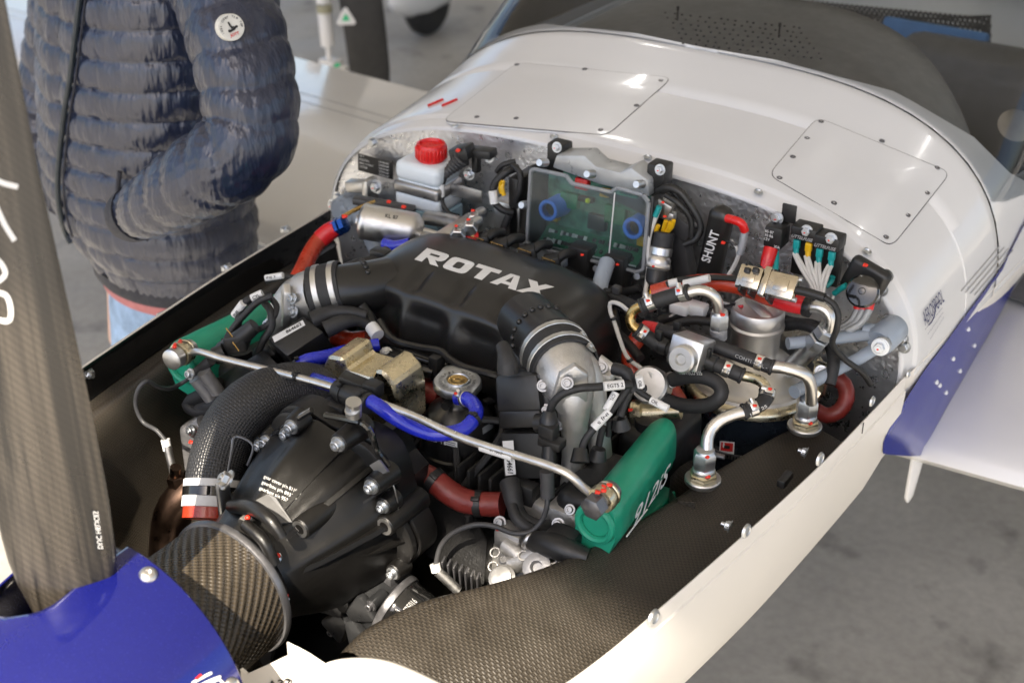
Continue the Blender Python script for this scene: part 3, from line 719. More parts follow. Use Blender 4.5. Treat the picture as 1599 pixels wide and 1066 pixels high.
# blades: twisted aerofoil lofts
def blade(th):
    b = MB(); rs = []
    ax = V((math.cos(th), 0, math.sin(th))); side_ = V((-math.sin(th), 0, math.cos(th)))
    for i in range(30):
        r_ = .055+1.0*(i/29)**1.25 if i else .05
        ch = interp(r_, [(.05, .060), (.12, .078), (.18, .106), (.26, .114), (.4, .116), (.6, .110), (.85, .115), (1.02, .07), (1.055, .03)])
        tk = interp(r_, [(.05, .056), (.12, .048), (.18, .032), (.3, .022), (.6, .014), (1.05, .006)])
        tw = R(interp(r_, [(.05, 50), (.2, 42), (.4, 30), (.7, 20), (1.05, 13)]))
        cd = -side_*math.cos(tw)+V((0, 1, 0))*math.sin(tw); nd = ax.cross(cd).normalized(); ring = []
        for k in range(28):
            q = 2*math.pi*k/28; u = math.cos(q); w = math.sin(q)
            ring.append(V((0, -1.045, SP.z))+ax*r_+cd*(u*.5-.03)*ch+nd*w*.5*tk*(1-.35*u if r_ > .15 else 1))
        rs.append(ring)
    b.rings(rs, uv=True); return b
prop = thing('propeller', (0, -1.045, -.055), 'carbon propeller with white lettering standing in front of the engine', 'propeller')
bl = ob('blade', blade(R(91.5)), CARBON_BLADE, prop, ang=60, label='upright carbon blade beside the jacket')
BB = bvh_of(bl)
def onb(px, py, lift=.0006):
    v = (_d*FPX + _rr*(px-799.5) - _uu*(py-533)).normalized(); h = BB.ray_cast(CC, v)
    return (h[0] if h[0] is not None else at(px, py, Y=-1.03))-v*lift
for st in ([(-30, 283), (-10, 281), (8, 287), (28, 292)], [(-8, 318), (0, 335), (8, 352), (18, 368), (23, 376)], [(-30, 396), (-12, 400), (2, 412), (8, 428), (-6, 440), (-25, 436)], [(-20, 455), (10, 462), (14, 500), (-20, 494)], [(-40, 330), (-28, 360), (-10, 372)]):
    c_ = spline([V((x_, y_, 0)) for x_, y_ in st], 3.0); bb = MB(); rows = []
    for i_, q_ in enumerate(c_):
        t_ = (c_[min(i_+1, len(c_)-1)]-c_[max(0, i_-1)]).normalized(); n_ = V((-t_.y, t_.x, 0)); rows.append([onb(q_.x+n_.x*w_, q_.y+n_.y*w_) for w_ in (-4.2, -2, 0, 2, 4.2)])
    bb.grid(rows); ob('white_lettering', bb, PRINT, bl, ang=80)
bb = MB(); bb.grid([[onb(141+6*k_+9*j_/4*.9, 796+62*j_/4) for k_ in (0, .5, 1, 1.5, 2)] for j_ in range(5)]); dk = ob('type_label', bb, INK, bl, ang=80)
text('printed_mark', 'DUC HELICES', (0, 0, 0), (1, 0, 0), (0, 1, 0), .01, PRINT, dk, .0, warp=lambda u, v_: onb(152+7*(1-u)*0-2+8*v_-8.5*(u)*.9+3, 856-58*u, .0014))
ob('blade', blade(R(91.5+120)), CARBON_BLADE, prop, ang=60); ob('blade', blade(R(91.5-120)), CARBON_BLADE, prop, ang=60)
b = MB(); b.cyl((0, -1.10, SP.z), (0, -.99, SP.z), .06, n=32, bev=.006); b.box((-.02, -.995, .06), (.12, .03, .06), None, .006); ob('hub', b, GUN, prop)
# drum behind the spinner
dr = thing('propeller_extension', (0, -.9, -.05), 'brown braided carbon drum between gearbox and blue spinner', 'carbon drum')
b = MB(); b.lathe((0, -.835, -.05), (0, -1, 0), [(.0865, .14*i/14) for i in range(15)], 64, cap=False)
b.uv = {}
n_ = 64
for i in range(14):
    for j in range(n_): b.uv[i*n_+j] = [(j*.0085, i*.01), ((j+1)*.0085, i*.01), ((j+1)*.0085, (i+1)*.01), (j*.0085, (i+1)*.01)]
ob('braided_sleeve', b, CARBON_DRUM, dr, ang=80)
b = MB(); b.lathe((0, -.826, -.05), (0, -1, 0), [(.05, 0), (.0895, 0), (.0905, .002), (.0905, .006), (.089, .009), (.0865, .010)], 64, cap=False); ring = ob('ring_flange', b, GUN, dr)
b = MB(); b.lathe((0, -.984, -.05), (0, 1, 0), [(.05, 0), (.086, 0), (.0885, .002), (.0885, .007), (.0865, .009)], 64, cap=False); ob('front_flange', b, BLACKPL, dr)
for px, py in [(378, 817), (425, 876), (438, 938)]:
    p = at(px, py, Y=-.815); q = V((p.x, p.y, p.z+.05)); 
    o_ = inst('flange_bolt', 'flange_bolt', lambda m: (m.hexa((0, 0, 0), (0, 0, 1), 1, 1.3), m.lathe((0, 0, 1.3), (0, 0, 1), [(.7, 0), (.6, .5)], 10))[0], STEEL, dr, p, (0, 1, 0), .0072)
    mk_ = MB(); mk_.ball(p+V((.004, .006, .006)), .0035, n=6); ob('paint_mark', mk_, REDPAINT, dr)
# ---------------------------------------------------------------- small shared pieces
def hexbolt(parent, p, ax, r, m=None, name='bolt', mark=False):
    o = inst(name, 'hex_bolt_washer', lambda b: (b.lathe((0, 0, 0), (0, 0, 1), [(1.5, 0), (1.5, .25), (1.0, .26)], 16), b.hexa((0, 0, .25), (0, 0, 1), 1, .9), b.lathe((0, 0, 1.15), (0, 0, 1), [(.55, 0), (.5, .25)], 10))[0], m or ZINC, parent, p, ax, r)
    if mark: paint(parent, V(p)+V(ax).normalized()*r*1.2, r*.55)
    return o
def socketbolt(parent, p, ax, r, m=None, mark=False):
    o = inst('socket_bolt', 'socket_bolt', lambda b: b.lathe((0, 0, 0), (0, 0, 1), [(1.55, 0), (1.5, .3), (1.02, .32), (1, 1.2), (.85, 1.35), (.55, 1.36), (.5, .9), (.05, .9)], 18), m or ZINC, parent, p, ax, r)
    if mark: paint(parent, V(p)+V(ax).normalized()*r*1.1, r*.55)
    return o
def _blob(b):
    b.ball((0, 0, 0), 1, sz=.4, n=7)
    for i, v in enumerate(b.v): k = 1+.28*math.sin(v.x*3.1+1)*math.cos(v.y*2.7)+.12*math.sin(v.x*7+v.y*5); v.x *= k; v.y *= k
    return b
def paint(parent, p, r):
    return inst('paint_mark', 'paint_mark', _blob, REDPAINT, parent, p, (.25*math.sin(p[0]*900), -.55, .8), (r*.95, r*.7, r*.8))
def band(parent, a, b_, r, m=None, name='hose_clamp', w=.009, screw=True, scr_ax=None, mark=True):
    """worm-drive hose clamp round the hose running a->b"""
    a = V(a); b_ = V(b_); t = (b_-a).normalized(); x, y, _ = axes(t)
    b = MB(); b.lathe(a-t*w/2, t, [(r, 0), (r+.0012, .0005), (r+.0012, w-.0005), (r, w)], 24, cap=False)
    if screw:
        s_ = V(scr_ax).normalized() if scr_ax else (V((.4, -.6, .7))-t*V((.4, -.6, .7)).dot(t)).normalized()
        q = a+s_*(r+.003); k = t.cross(s_); b.box(q, (w*1.1, w*.95, .006), (k, t, s_), .0012); b.cyl(q+k*w*.4+s_*.001, q+k*w*1.0+s_*.001, .0036, n=10)
    o = ob(name, b, m or STEEL, parent)
    if screw and mark: paint(o if False else parent, q+s_*.0035, .0035)
    return o
def strap(parent, a, b_, r, w=.004, name='cable_tie'):
    a = V(a); t = (V(b_)-a).normalized(); b = MB(); b.lathe(a-t*w/2, t, [(r, 0), (r+.001, 0), (r+.001, w), (r, w)], 18, cap=False)
    s_ = (V((.3, -.5, .8))-t*V((.3, -.5, .8)).dot(t)).normalized(); b.box(a+s_*(r+.002), (.006, w*1.1, .005), (t.cross(s_), t, s_), .001)
    return ob(name, b, BLACKPL, parent)
def sleeve_label(parent, a, b_, r, s=None):
    a = P3(a); b_ = P3(b_); b = MB(); b.cyl(a, b_, r, n=12); o = ob('wire_label', b, LABEL, parent)
    if s:
        t = (b_-a).normalized(); n = (CC-a).normalized(); n = (n-t*n.dot(t)).normalized(); up = n.cross(t)
        text('printed_mark', s, a+t*.003+n*(r+.0003)-up*r*.45, t, up, r*.8, INK, o, .015, lift=.0004, width=min((b_-a).length*.8, r*.62*len(s)))
    return o

# ---------------------------------------------------------------- crankcase and heads low in the bay
eng = thing('engine_block', (0, -.4, -.3), 'dark engine crankcase and cylinder heads low in the bay', 'engine block')
b = MB(); b.box((0, -.40, -.20), (.20, .40, .20), None, .02, 3); b.box((-.01, -.30, -.06), (.15, .14, .10), None, .015, 3); ob('crankcase', b, BLACKCAST, eng)
for sg in (-1, 1):
    for y in (-.46, -.30):
        b = MB()
        for k in range(9): b.box((sg*(.11+.017*k), y, -.075), (.006, .115, .12), None, .003)
        b.cyl((sg*.08, y, -.075), (sg*.27, y, -.075), .045, n=24); ob('cylinder', b, DARK, eng)
        b = MB(); b.box((sg*.295, y, -.06), (.075, .125, .14), None, .018, 3); b.cyl((sg*.29, y-.03, 0), (sg*.29, y-.03, .022), .018, n=16); ob('cylinder_head', b, BLACKPL, eng)
b = MB(); b.box((0, -.13, -.12), (.32, .16, .26), None, .03, 3); ob('gear_housing', b, DARK, eng)
b = MB()
for k in range(24):
    x = random.uniform(-.2, .2); y = random.uniform(-.55, -.45); b.tube([V((x, y, -.05)), V((x+random.uniform(-.05, .05), y+.05, -.0+random.uniform(-.02, .02))), V((x+random.uniform(-.1, .1), y+.12, .01))], .0055, 8)
ob('engine_wiring', b, LOOM, eng)

# ---------------------------------------------------------------- reduction gearbox
gb = thing('gearbox', (0, -.7, -.19), 'black crackle enamel gearbox housing with ribs, bolts and white part numbers', 'gearbox')
GZ0 = -.05
def gr_(y, a):
    r_ = interp(y, [(-.815, .066), (-.80, .071), (-.785, .074), (-.765, .080), (-.74, .089), (-.71, .098), (-.68, .105), (-.655, .111), (-.645, .116)])
    lob = max(0, math.sin(a))**2*.012*sm((y+.8)/.12)+max(0, -math.sin(a))**2*.012*sm((y+.8)/.1)
    for c, w, h in ((R(95), .10, .006), (R(60), .08, .004), (R(128), .09, .005), (R(25), .09, .004), (R(160), .1, .005)):
        d_ = (a-c+math.pi) % (2*math.pi)-math.pi; lob += h*math.exp(-(d_/w)**2)*sm((y+.81)/.05)
    return r_+lob
b = MB(); rows = []
for i in range(44):
    y = -.815+.17*i/43; rows.append([V((gr_(y, 2*math.pi*j/110)*math.cos(2*math.pi*j/110), y, GZ0+gr_(y, 2*math.pi*j/110)*math.sin(2*math.pi*j/110))) for j in range(110)])
b.rings(rows); ob('gear_cover', b, BLACKCAST, gb, ang=60)
def flange_r(a): return .126+.010*math.cos(6*a+.4)+.008*math.sin(a)
for y0, y1, k, m_, nm in ((-.652, -.640, 1.0, BLACKCAST, 'cover_flange'), (-.6385, -.600, 1.02, BLACKCAST, 'rear_flange')):
    b = MB(); b.rings([[V((flange_r(2*math.pi*j/96)*k*q*math.cos(2*math.pi*j/96), y, GZ0+flange_r(2*math.pi*j/96)*k*q*math.sin(2*math.pi*j/96))) for j in range(96)] for y, q in ((y0, .97), (y0+.002, 1), (y1-.002, 1), (y1, .97))]); ob(nm, b, m_, gb, ang=50)
def ongear(px, py):
    v = _d*FPX + _rr*(px-799.5) - _uu*(py-533); v.normalize(); t = 1.3
    while t < 2.4:
        p = CC+v*t
        if -.815 < p.y < -.64 and math.hypot(p.x, p.z-GZ0) < gr_(p.y, math.atan2(p.z-GZ0, p.x)): return p
        t += .001
    return p
for s, bl_, br_, tl_ in (('gear cover p/n 811954', (411, 747), (469, 774), (413, 740)), ('gearbox p/n 893341', (408, 756), (462, 781), (410, 749)), ('gearbox s/n 95348', (404, 765), (455, 788), (406, 758))):
    A = V(bl_); B_ = V(br_)-A; C_ = V(tl_)-A
    text('printed_mark', s, (0, 0, 0), (1, 0, 0), (0, 1, 0), .01, PRINT, gb, .001, warp=lambda u, v_: (lambda p: p+(CC-p).normalized()*.0012)(ongear(A.x+B_.x*u+C_.x*v_, A.y+B_.y*u+C_.y*v_)))
# bosses with bolts, ribs
for px, py, Y in [(413, 692, -.668), (452, 668, -.672), (525, 695, -.70), (577, 762, -.688)]:
    p = at(px, py, Y=Y); b = MB(); b.cyl(p+V((0, .004, 0)), V((p.x, -.645, p.z)), .0125, .0165, n=20, bev=.001); bo = ob('bolt_boss', b, BLACKCAST, gb); socketbolt(bo, p+V((0, .004, 0)), (0, -1, 0), .0066)
for px, py, Y in [(468, 826, -.765), (479, 917, -.745), (600, 822, -.675)]:
    p = at(px, py, Y=Y); b = MB(); b.cyl(p, p+V((0, .075, 0)), .0135, .016, n=22, bev=.001); bo = ob('bolt_boss', b, BLACKCAST, gb)
    b = MB(); b.lathe(p+V((0, .0005, 0)), (0, -1, 0), [(.0112, 0), (.0112, .0015), (.007, .0016), (.006, -.004), (.001, -.004)], 22); ob('machined_face', b, ALU, bo)
for a0 in (52, 72, 18, 165):
    a = R(a0); b = MB(); u = V((math.cos(a), 0, math.sin(a))); w = V((-math.sin(a), 0, math.cos(a)))
    o0 = V((0, 0, GZ0)); pts = [(-.79, .070), (-.76, .088), (-.70, .112), (-.655, .128), (-.645, .128), (-.645, .09), (-.79, .065)]
    k = []
    for sgn in (-1, 1): k.append([o0+u*r_+V((0, y, 0))+w*.0032*sgn for y, r_ in pts])
    b.rings(k); ob('rib', b, BLACKCAST, gb)
for poly, Y in (([(394, 788), (424, 772), (436, 778), (462, 816), (440, 818), (398, 800)], -.772),):
    b = MB(); P = [ongear(x_, y_)+V((0, -.002, .001)) for x_, y_ in poly]; b.rings([[p for p in P], [p+V((0, -.004, .004)) for p in P]]); ob('machined_pad', b, mat('satin_grey_pad', (.13, .13, .13), .4, .3), gb, ang=20)
b = MB(); P = [at(x_, y_, Y=-.665) for x_, y_ in [(580, 727), (595, 718), (609, 736), (594, 744)]]; b.rings([P, [p+V((0, -.004, .003)) for p in P]]); ob('machined_pad', b, ALU, gb, ang=20)
b = MB(); b.tube([(552, 627, -.675), (552, 648, -.672)], .0095, 18, smooth=False); ob('sensor_stud', b, ALU, gb)
hexbolt(gb, at(551, 640, Y=-.676), (0, -.35, 1), .0065, ZINC, mark=True)
b = MB(); b.tube([(508, 648, -.668), (545, 655, -.668), (568, 662, -.666), (580, 678, -.662), (590, 706, -.658), (606, 728, -.655)], .0042, 8); b.tube([(487, 640, -.66), (470, 650, -.662), (436, 672, -.66), (405, 692, -.655)], .004, 8); ob('sealant_bead', b, BLACKGLOSS, gb)
b = MB(); b.cyl((0, -.84, GZ0), (0, -.80, GZ0), .075, .068, n=40, bev=.004);  ob('output_hub', b, BLACKCAST, gb)
b = MB(); b.tube([(362, 790, -.775), (400, 795, -.80), (425, 815, -.81), (440, 838, -.81)], [.008, .010, .009, .007], 14); b.tube([(383, 818, -.815), (412, 845, -.82), (428, 880, -.82)], .0075, 12); ob('hub_casting', b, BLACKCAST, gb)
for a0 in (38, 62, 84, 100, 150, 172, 2):
    a = R(a0); u = V((math.cos(a), 0, math.sin(a))); w = V((-math.sin(a), 0, math.cos(a))); o0 = V((0, 0, GZ0)); k = []
    for sgn in (-1, 1): k.append([o0+u*r_+V((0, y, 0))+w*.0016*sgn for y, r_ in [(-.70, .100), (-.675, .1125), (-.652, .1245), (-.647, .1245), (-.647, .09), (-.70, .09)]])
    b = MB(); b.rings(k); ob('fine_rib', b, BLACKCAST, gb)
for a0 in (30, 112, 140, -18, 196):
    a = R(a0); p = V((.121*math.cos(a), -.655, GZ0+.121*math.sin(a))); b = MB(); b.cyl(p+V((0, -.012, 0)), p+V((0, .012, 0)), .0115, .014, n=18, bev=.001); bo = ob('bolt_boss', b, BLACKCAST, gb); socketbolt(bo, p+V((0, -.012, 0)), (0, -1, 0), .0058)
# right-hand bolts, studs and safety wire
socketbolt(gb, at(654, 794, Y=-.60), (.3, -1, .1), .0088, mark=True)
hexbolt(gb, at(620, 862, Y=-.62), (.3, -1, .2), .0085, mark=True)
hexbolt(gb, at(579, 877, Y=-.66), (.1, -1, .1), .0088, mark=True)
sw = MB(); sw.tube([(583, 880, -.665), (600, 882, -.655), (618, 878, -.64), (630, 870, -.63)], .0009, 5); sw.tube([(610, 745, -.655), (618, 770, -.655), (622, 800, -.65), (614, 830, -.645)], .0009, 5); ob('safety_wire', sw, STEEL, gb)
for px, py, Y in [(634, 826, -.6), (638, 756, -.59), (640, 890, -.56)]:
    b = MB(); p = at(px, py, Y=Y); b.cyl(p+V((0, .03, 0)), p+V((.004, -.01, 0)), .008, n=14); b.hexa(p+V((0, .01, 0)), (0, -1, 0), .011, .008); ob('stud', b, GUN, gb)
# back plate between gearbox and engine with faceted corners
b = MB(); P = [at(x_, y_, Y=-.60) for x_, y_ in [(585, 672), (612, 672), (627, 716), (648, 740), (640, 800), (600, 780)]]; b.rings([P, [p+V((0, .03, 0)) for p in P]]); ob('back_plate', b, BLACKCAST, gb, ang=20)

# ---------------------------------------------------------------- intake plenum
pl = thing('intake_plenum', (0, -.28, -.02), 'big satin black intake plenum with white lettering across its top', 'intake plenum')
def pdim(x):
    u = (x+.192)/.372; e = max(0, 1-abs(2*u-1)**6)**(1/2.6)
    return (-.272-.016*(u-.5), .056+.002*math.sin(3*u)-.012*max(0, u-.7)*3, .118*(.55+.45*e)*e**.25, .087*(.45+.55*e)*e**.3)
def pdisp(x, a):
    """moulded recesses: a is the section angle, pi/2 = top, pi = front"""
    d_ = 0
    for xc in (-.075, .0, .075):
        q = abs(x-xc)
        if q < .02: d_ -= .0055*(1-sm((q-.006)/.010))*sm((a-1.85)/.12)*(1-sm((a-2.34)/.10))
    for xc, w in ((-.115, .030), (-.035, .034), (.055, .034)):
        d_ -= .015*math.exp(-((x-xc)/w)**4)*sm((a-2.5)/.3)*(1-sm((a-3.25)/.25))
    d_ += .0045*(math.exp(-((a-3.32)/.07)**2))+.004*math.exp(-((a-2.42)/.10)**2)
    return d_
b = MB(); rows = []
for i in range(81):
    x = -.192+.372*i/80; yc, zc, dy, dz = pdim(min(max(x, -.1919), .1799)); r_ = []
    for j in range(112):
        a = 2*math.pi*j/112; c = math.cos(a); s = math.sin(a); n = 2.7
        py_ = math.copysign(abs(c)**(2/n), c); pz_ = math.copysign(abs(s)**(2/n), s); k = pdisp(x, a)
        # cos=+1 is aft, cos=-1 is front
        r_.append(V((x, yc+py_*(dy+k), zc+pz_*(dz+k))))
    rows.append(r_)
b.rings(rows); ob('plenum_body', b, BLACKSATIN, pl, ang=70)
def onplen(px, py):
    v = _d*FPX + _rr*(px-799.5) - _uu*(py-533); v.normalize(); t = 1.5
    while t < 2.6:
        p = CC+v*t
        if -.19 < p.x < .178:
            yc, zc, dy, dz = pdim(p.x)
            if abs((p.y-yc)/dy)**2.7+abs((p.z-zc)/dz)**2.7 < 1: return p
        t += .001
    return CC+v*1.95
def letters():
    """R O T A X as broad slab shapes in unit cells"""
    q = []
    def quad(x0, y0, x1, y1, o): q.append([(o+x0, y0), (o+x1, y0), (o+x1, y1), (o+x0, y1)])
    w = .185; st = .058; hb = .26
    o = 0.0
    q.append([(o, 0), (o+st, 0), (o+st, 1), (o, 1)]); quad(st, 1-hb, w*.82, 1, o); quad(st, .36, w*.82, .36+hb*.9, o)
    q.append([(o+w*.82-st*.9, .36+hb*.9), (o+w*.9, .36+hb*.5), (o+w, .55), (o+w, .85), (o+w*.88, 1), (o+w*.82, 1), (o+w*.82, 1-hb), (o+w*.82-st*.1, 1-hb)][:0] or [(o+w*.82, .36), (o+w*.93, .42), (o+w, .56), (o+w, .86), (o+w*.93, .97), (o+w*.82, 1), (o+w*.70, 1-hb), (o+w*.70, .36+hb*.9)])
    q.append([(o+w*.38, .36), (o+w*.68, .36), (o+w*1.02, 0), (o+w*.66, 0)])
    o = .205
    outp = []; inp = []
    for k in range(25):
        a = 2*math.pi*k/24; c = math.cos(a); s = math.sin(a); n = 4.5
        x_ = math.copysign(abs(c)**(2/n), c); y_ = math.copysign(abs(s)**(2/n), s); outp.append((o+w/2+x_*w/2, .5+y_*.5)); inp.append((o+w/2+x_*(w/2-st*1.05), .5+y_*(.5-hb)))
    for k in range(24): q.append([outp[k], outp[k+1], inp[k+1], inp[k]])
    o = .405; quad(0, 1-hb, w, 1, o); quad(w/2-st*.55, 0, w/2+st*.55, 1-hb, o)
    o = .59; w2 = .205
    q.append([(o, 0), (o+st*1.05, 0), (o+w2*.5+.006, 1), (o+w2*.5-st*.62, 1)]); q.append([(o+w2-st*1.05, 0), (o+w2, 0), (o+w2*.5+st*.62, 1), (o+w2*.5-.006, 1)]); quad(w2*.30, .2, w2*.72, .2+hb*.8, o)
    o = .795; w3 = .205
    q.append([(o, 0), (o+st*1.2, 0), (o+w3, 1), (o+w3-st*1.2, 1)]); q.append([(o+w3-st*1.2, 0), (o+w3, 0), (o+st*1.2, 1), (o, 1)])
    return q
b = MB(); BL_, BR_, TR_, TL_ = V((647, 405)), V((846, 466)), V((866, 448)), V((667, 387))
def lw(x, y):
    x = min(x, 1.0); p = (BL_*(1-x)+BR_*x)*(1-y)+(TL_*(1-x)+TR_*x)*y; w = onplen(p.x, p.y); return w+(CC-w).normalized()*.0013
for poly in letters():
    q = bmesh.new(); q.faces.new([q.verts.new((x, y, 0)) for x, y in poly]); bmesh.ops.triangulate(q, faces=q.faces[:])
    for _ in range(3): bmesh.ops.subdivide_edges(q, edges=[e for e in q.edges if e.calc_length() > .05], cuts=1); bmesh.ops.triangulate(q, faces=q.faces[:])
    for v in q.verts: v.co = lw(v.co.x, v.co.y)
    b.bm(q)
lo_ = ob('lettering', b, PRINT, pl, ang=80)
# outlet necks with hoses and clamps, both sides
def neck(pts, r, parent, corr=True):
    c = spline([P3(p) for p in pts], .004); b = MB(); b.tube(pts, r*1.02, 30); o = ob('outlet_neck', b, BLACKSATIN, parent)
    if corr:
        b = MB()
        for k in range(9): 
            p = c[int(len(c)*.42)]; t = (c[int(len(c)*.42)+1]-p).normalized(); x, y, _ = axes(t); a = R(60+k*16); b.ball(p+(x*math.cos(a)+y*math.sin(a))*r*1.02, .0042, n=6)
        ob('moulded_ridge', b, BLACKSATIN, o)
    return o
neck([(820, 500, -.34), (850, 528, -.375), (868, 548, -.40), (880, 566, -.42)], .041, pl, True)
neck([(610, 440, -.33), (575, 447, -.36), (540, 452, -.385), (515, 455, -.40)], .036, pl, True)
def clampset(a, b_, r, fr, parent):
    a = P3(a); b_ = P3(b_); t = (b_-a).normalized()
    hs = MB(); hs.lathe(a, t, [(r, 0), (r+.003, .001), (r+.003, (b_-a).length-.001), (r, (b_-a).length)], 36, cap=False); h_ = ob('hose_sleeve', hs, RUBBER, parent)
    for f in fr:
        band(parent, a.lerp(b_, f), a.lerp(b_, f)+t, r+.003, ALU, w=.0085, mark=False, scr_ax=(.75, .2, .6))
CL1 = at(862, 543, Y=-.395); CL2 = at(884, 578, Y=-.430)
clampset(CL1, CL2, .0425, (.2, .72), pl)
CR1 = at(538, 449, Y=-.385); CR2 = at(488, 460, Y=-.41)
clampset(CR1, CR2, .037, (.22, .72), pl)
# seam flange under the plenum front
b = MB(); b.tube([(592, 500, -.40), (612, 528, -.41), (650, 541, -.412), (690, 549, -.412), (702, 560, -.414), (722, 572, -.414), (760, 582, -.412), (790, 590, -.40)], .0052, 8); ob('seam_flange', b, BLACKSATIN, pl)

# ---------------------------------------------------------------- cast intake manifolds
mr = thing('intake_manifold', at(900, 720, Y=-.42), 'cast aluminium two-branch manifold with bare grey pipes beside the green cover lettered on its side', 'intake manifold')
b = MB(); b.tube([(878, 568, -.425), (884, 585, -.44), (892, 612, -.455), (896, 640, -.46), (896, 690, -.46), (894, 735, -.455), (890, 780, -.45)], [.040, .035, .020, .0155, .015, .015, .015], 24)
b.tube([(886, 572, -.42), (906, 590, -.42), (921, 618, -.42), (931, 655, -.42), (937, 700, -.42), (942, 740, -.42)], [.038, .027, .018, .0155, .015, .015], 22); ob('branch_pipe', b, CAST, mr, ang=70)
b = MB(); pf = [(0, 0), (.028, -.004), (.034, .02), (.03, .055), (.012, .072), (-.006, .06), (-.012, .02)]; o0 = at(872, 640, Y=-.475); b.prism(pf, o0, (.8, .6, .1), (.1, 0, 1), .012, .003); ob('throttle_flange', b, CAST, mr)
for px, py, Y in [(886, 598, -.49), (848, 602, -.475), (852, 640, -.475), (940, 573, -.40), (872, 662, -.475)]:
    socketbolt(mr, at(px, py, Y=Y), (.3, -.75, .5), .0052, BOLTMETAL)
b = MB(); b.box(at(943, 580, Y=-.39), (.035, .03, .012), None, .004); b.tube([(935, 560, -.39), (975, 590, -.385)], .007, 10); ob('bracket_lug', b, CAST, mr)
b = MB(); b.tube([(855, 600, -.46), (858, 640, -.462), (862, 672, -.46)], .011, 12); b.box(at(858, 620, Y=-.46), (.03, .02, .07), None, .004); ob('throttle_linkage', b, GUN, mr)
ml = thing('intake_manifold', at(455, 470, Y=-.42), 'cast aluminium manifold elbow with drilled flange nearest the open cowl edge', 'intake manifold')
b = MB(); b.tube([(494, 458, -.41), (478, 462, -.415), (462, 472, -.42), (448, 490, -.43), (440, 520, -.43)], [.036, .034, .030, .026, .024], 24); ob('elbow', b, CAST, ml, ang=70)
b = MB(); o0 = at(437, 500, Y=-.445); b.prism([(0, 0), (.022, -.004), (.034, .02), (.034, .055), (.02, .066), (.004, .055), (-.004, .02)], o0, (.72, -.66, .1), (.05, .1, 1), -.011, .003); ob('drilled_flange', b, CAST, ml)
for px, py in [(457, 466), (452, 480), (459, 487), (419, 506)]:
    socketbolt(ml, at(px, py, Y=-.452), (-.1, -.9, .4), .0055)

# ---------------------------------------------------------------- valve covers
CSEC = [(q.x, q.y) for q in spline([V(c_) for c_ in [(.0315, -.006, 0), (.0315, .012, 0), (.0300, .028, 0), (.025, .0385, 0), (.016, .0445, 0), (.004, .0450, 0), (-.010, .039, 0), (-.022, .026, 0), (-.030, .010, 0), (-.034, -.010, 0), (-.035, -.03, 0)]], .003)]
def cover(sg):
    b = MB(); rs = []
    yf, yr = -.555, -.345
    for i in range(23):
        t = i/22; y = yf+(yr-yf)*t; e = (max(0, 1-abs(2*t-1)**9))**.5*.10+.90
        if i in (0, 22): e *= .93
        xc = sg*(.340-.022*t); hwid = .029-.005*t; r_ = []; kk = hwid/.029*e
        for X__, Z__ in CSEC: r_.append(V((xc+sg*X__*kk, y, Z__*(.6+.4*e)+(0 if Z__ > .0 else 0))))
        r_ += [V((xc-sg*.022, y, -.04)), V((xc+sg*.018, y, -.03))]
        rs.append(r_)
    b.rings(rs); return b
vr = thing('valve_cover', (.345, -.455, -.07), 'green rounded valve cover with slanted white lettering on its flank', 'valve cover', 'green valve covers on both sides of the engine')
vc = ob('cover_shell', cover(1), GREEN, vr, ang=50)
b = MB(); b.box((.330, -.44, -.115), (.05, .17, .13), None, .012); b.box((.352, -.40, -.12), (.05, .10, .12), None, .02); ob('lower_housing', b, GREEN, vr)
b = MB(); b.torus((.340, -.557, .012), (0, 1, 0), .023, .005, 30, 8); ob('end_rim', b, GREEN, vr)
text('lettering', '912iS', V((.3735, -.528, .001)), (-.105, 1, .0), (-.06, 0, 1), .021, PRINT, vr, .012, .55, width=.125, lift=.0028)
b = MB(); b.tube([V((.3745, -.540, -.0035)), V((.3722, -.515, -.0035)), V((.3690, -.478, -.0035))], .0010, 5, smooth=False); ob('white_stripe', b, PRINT, vr)
vl = thing('valve_cover', (-.345, -.455, -.07), 'plain green valve cover nearest the open dark cowl edge', 'valve cover', 'green valve covers on both sides of the engine')
ob('cover_shell', cover(-1), GREEN, vl, ang=50)
b = MB(); b.box((-.335, -.46, -.11), (.036, .10, .09), None, .012); ob('lower_housing', b, GREEN, vl)
b = MB(); b.torus((-.340, -.557, .012), (0, 1, 0), .023, .005, 30, 8); ob('end_rim', b, GREEN, vl)

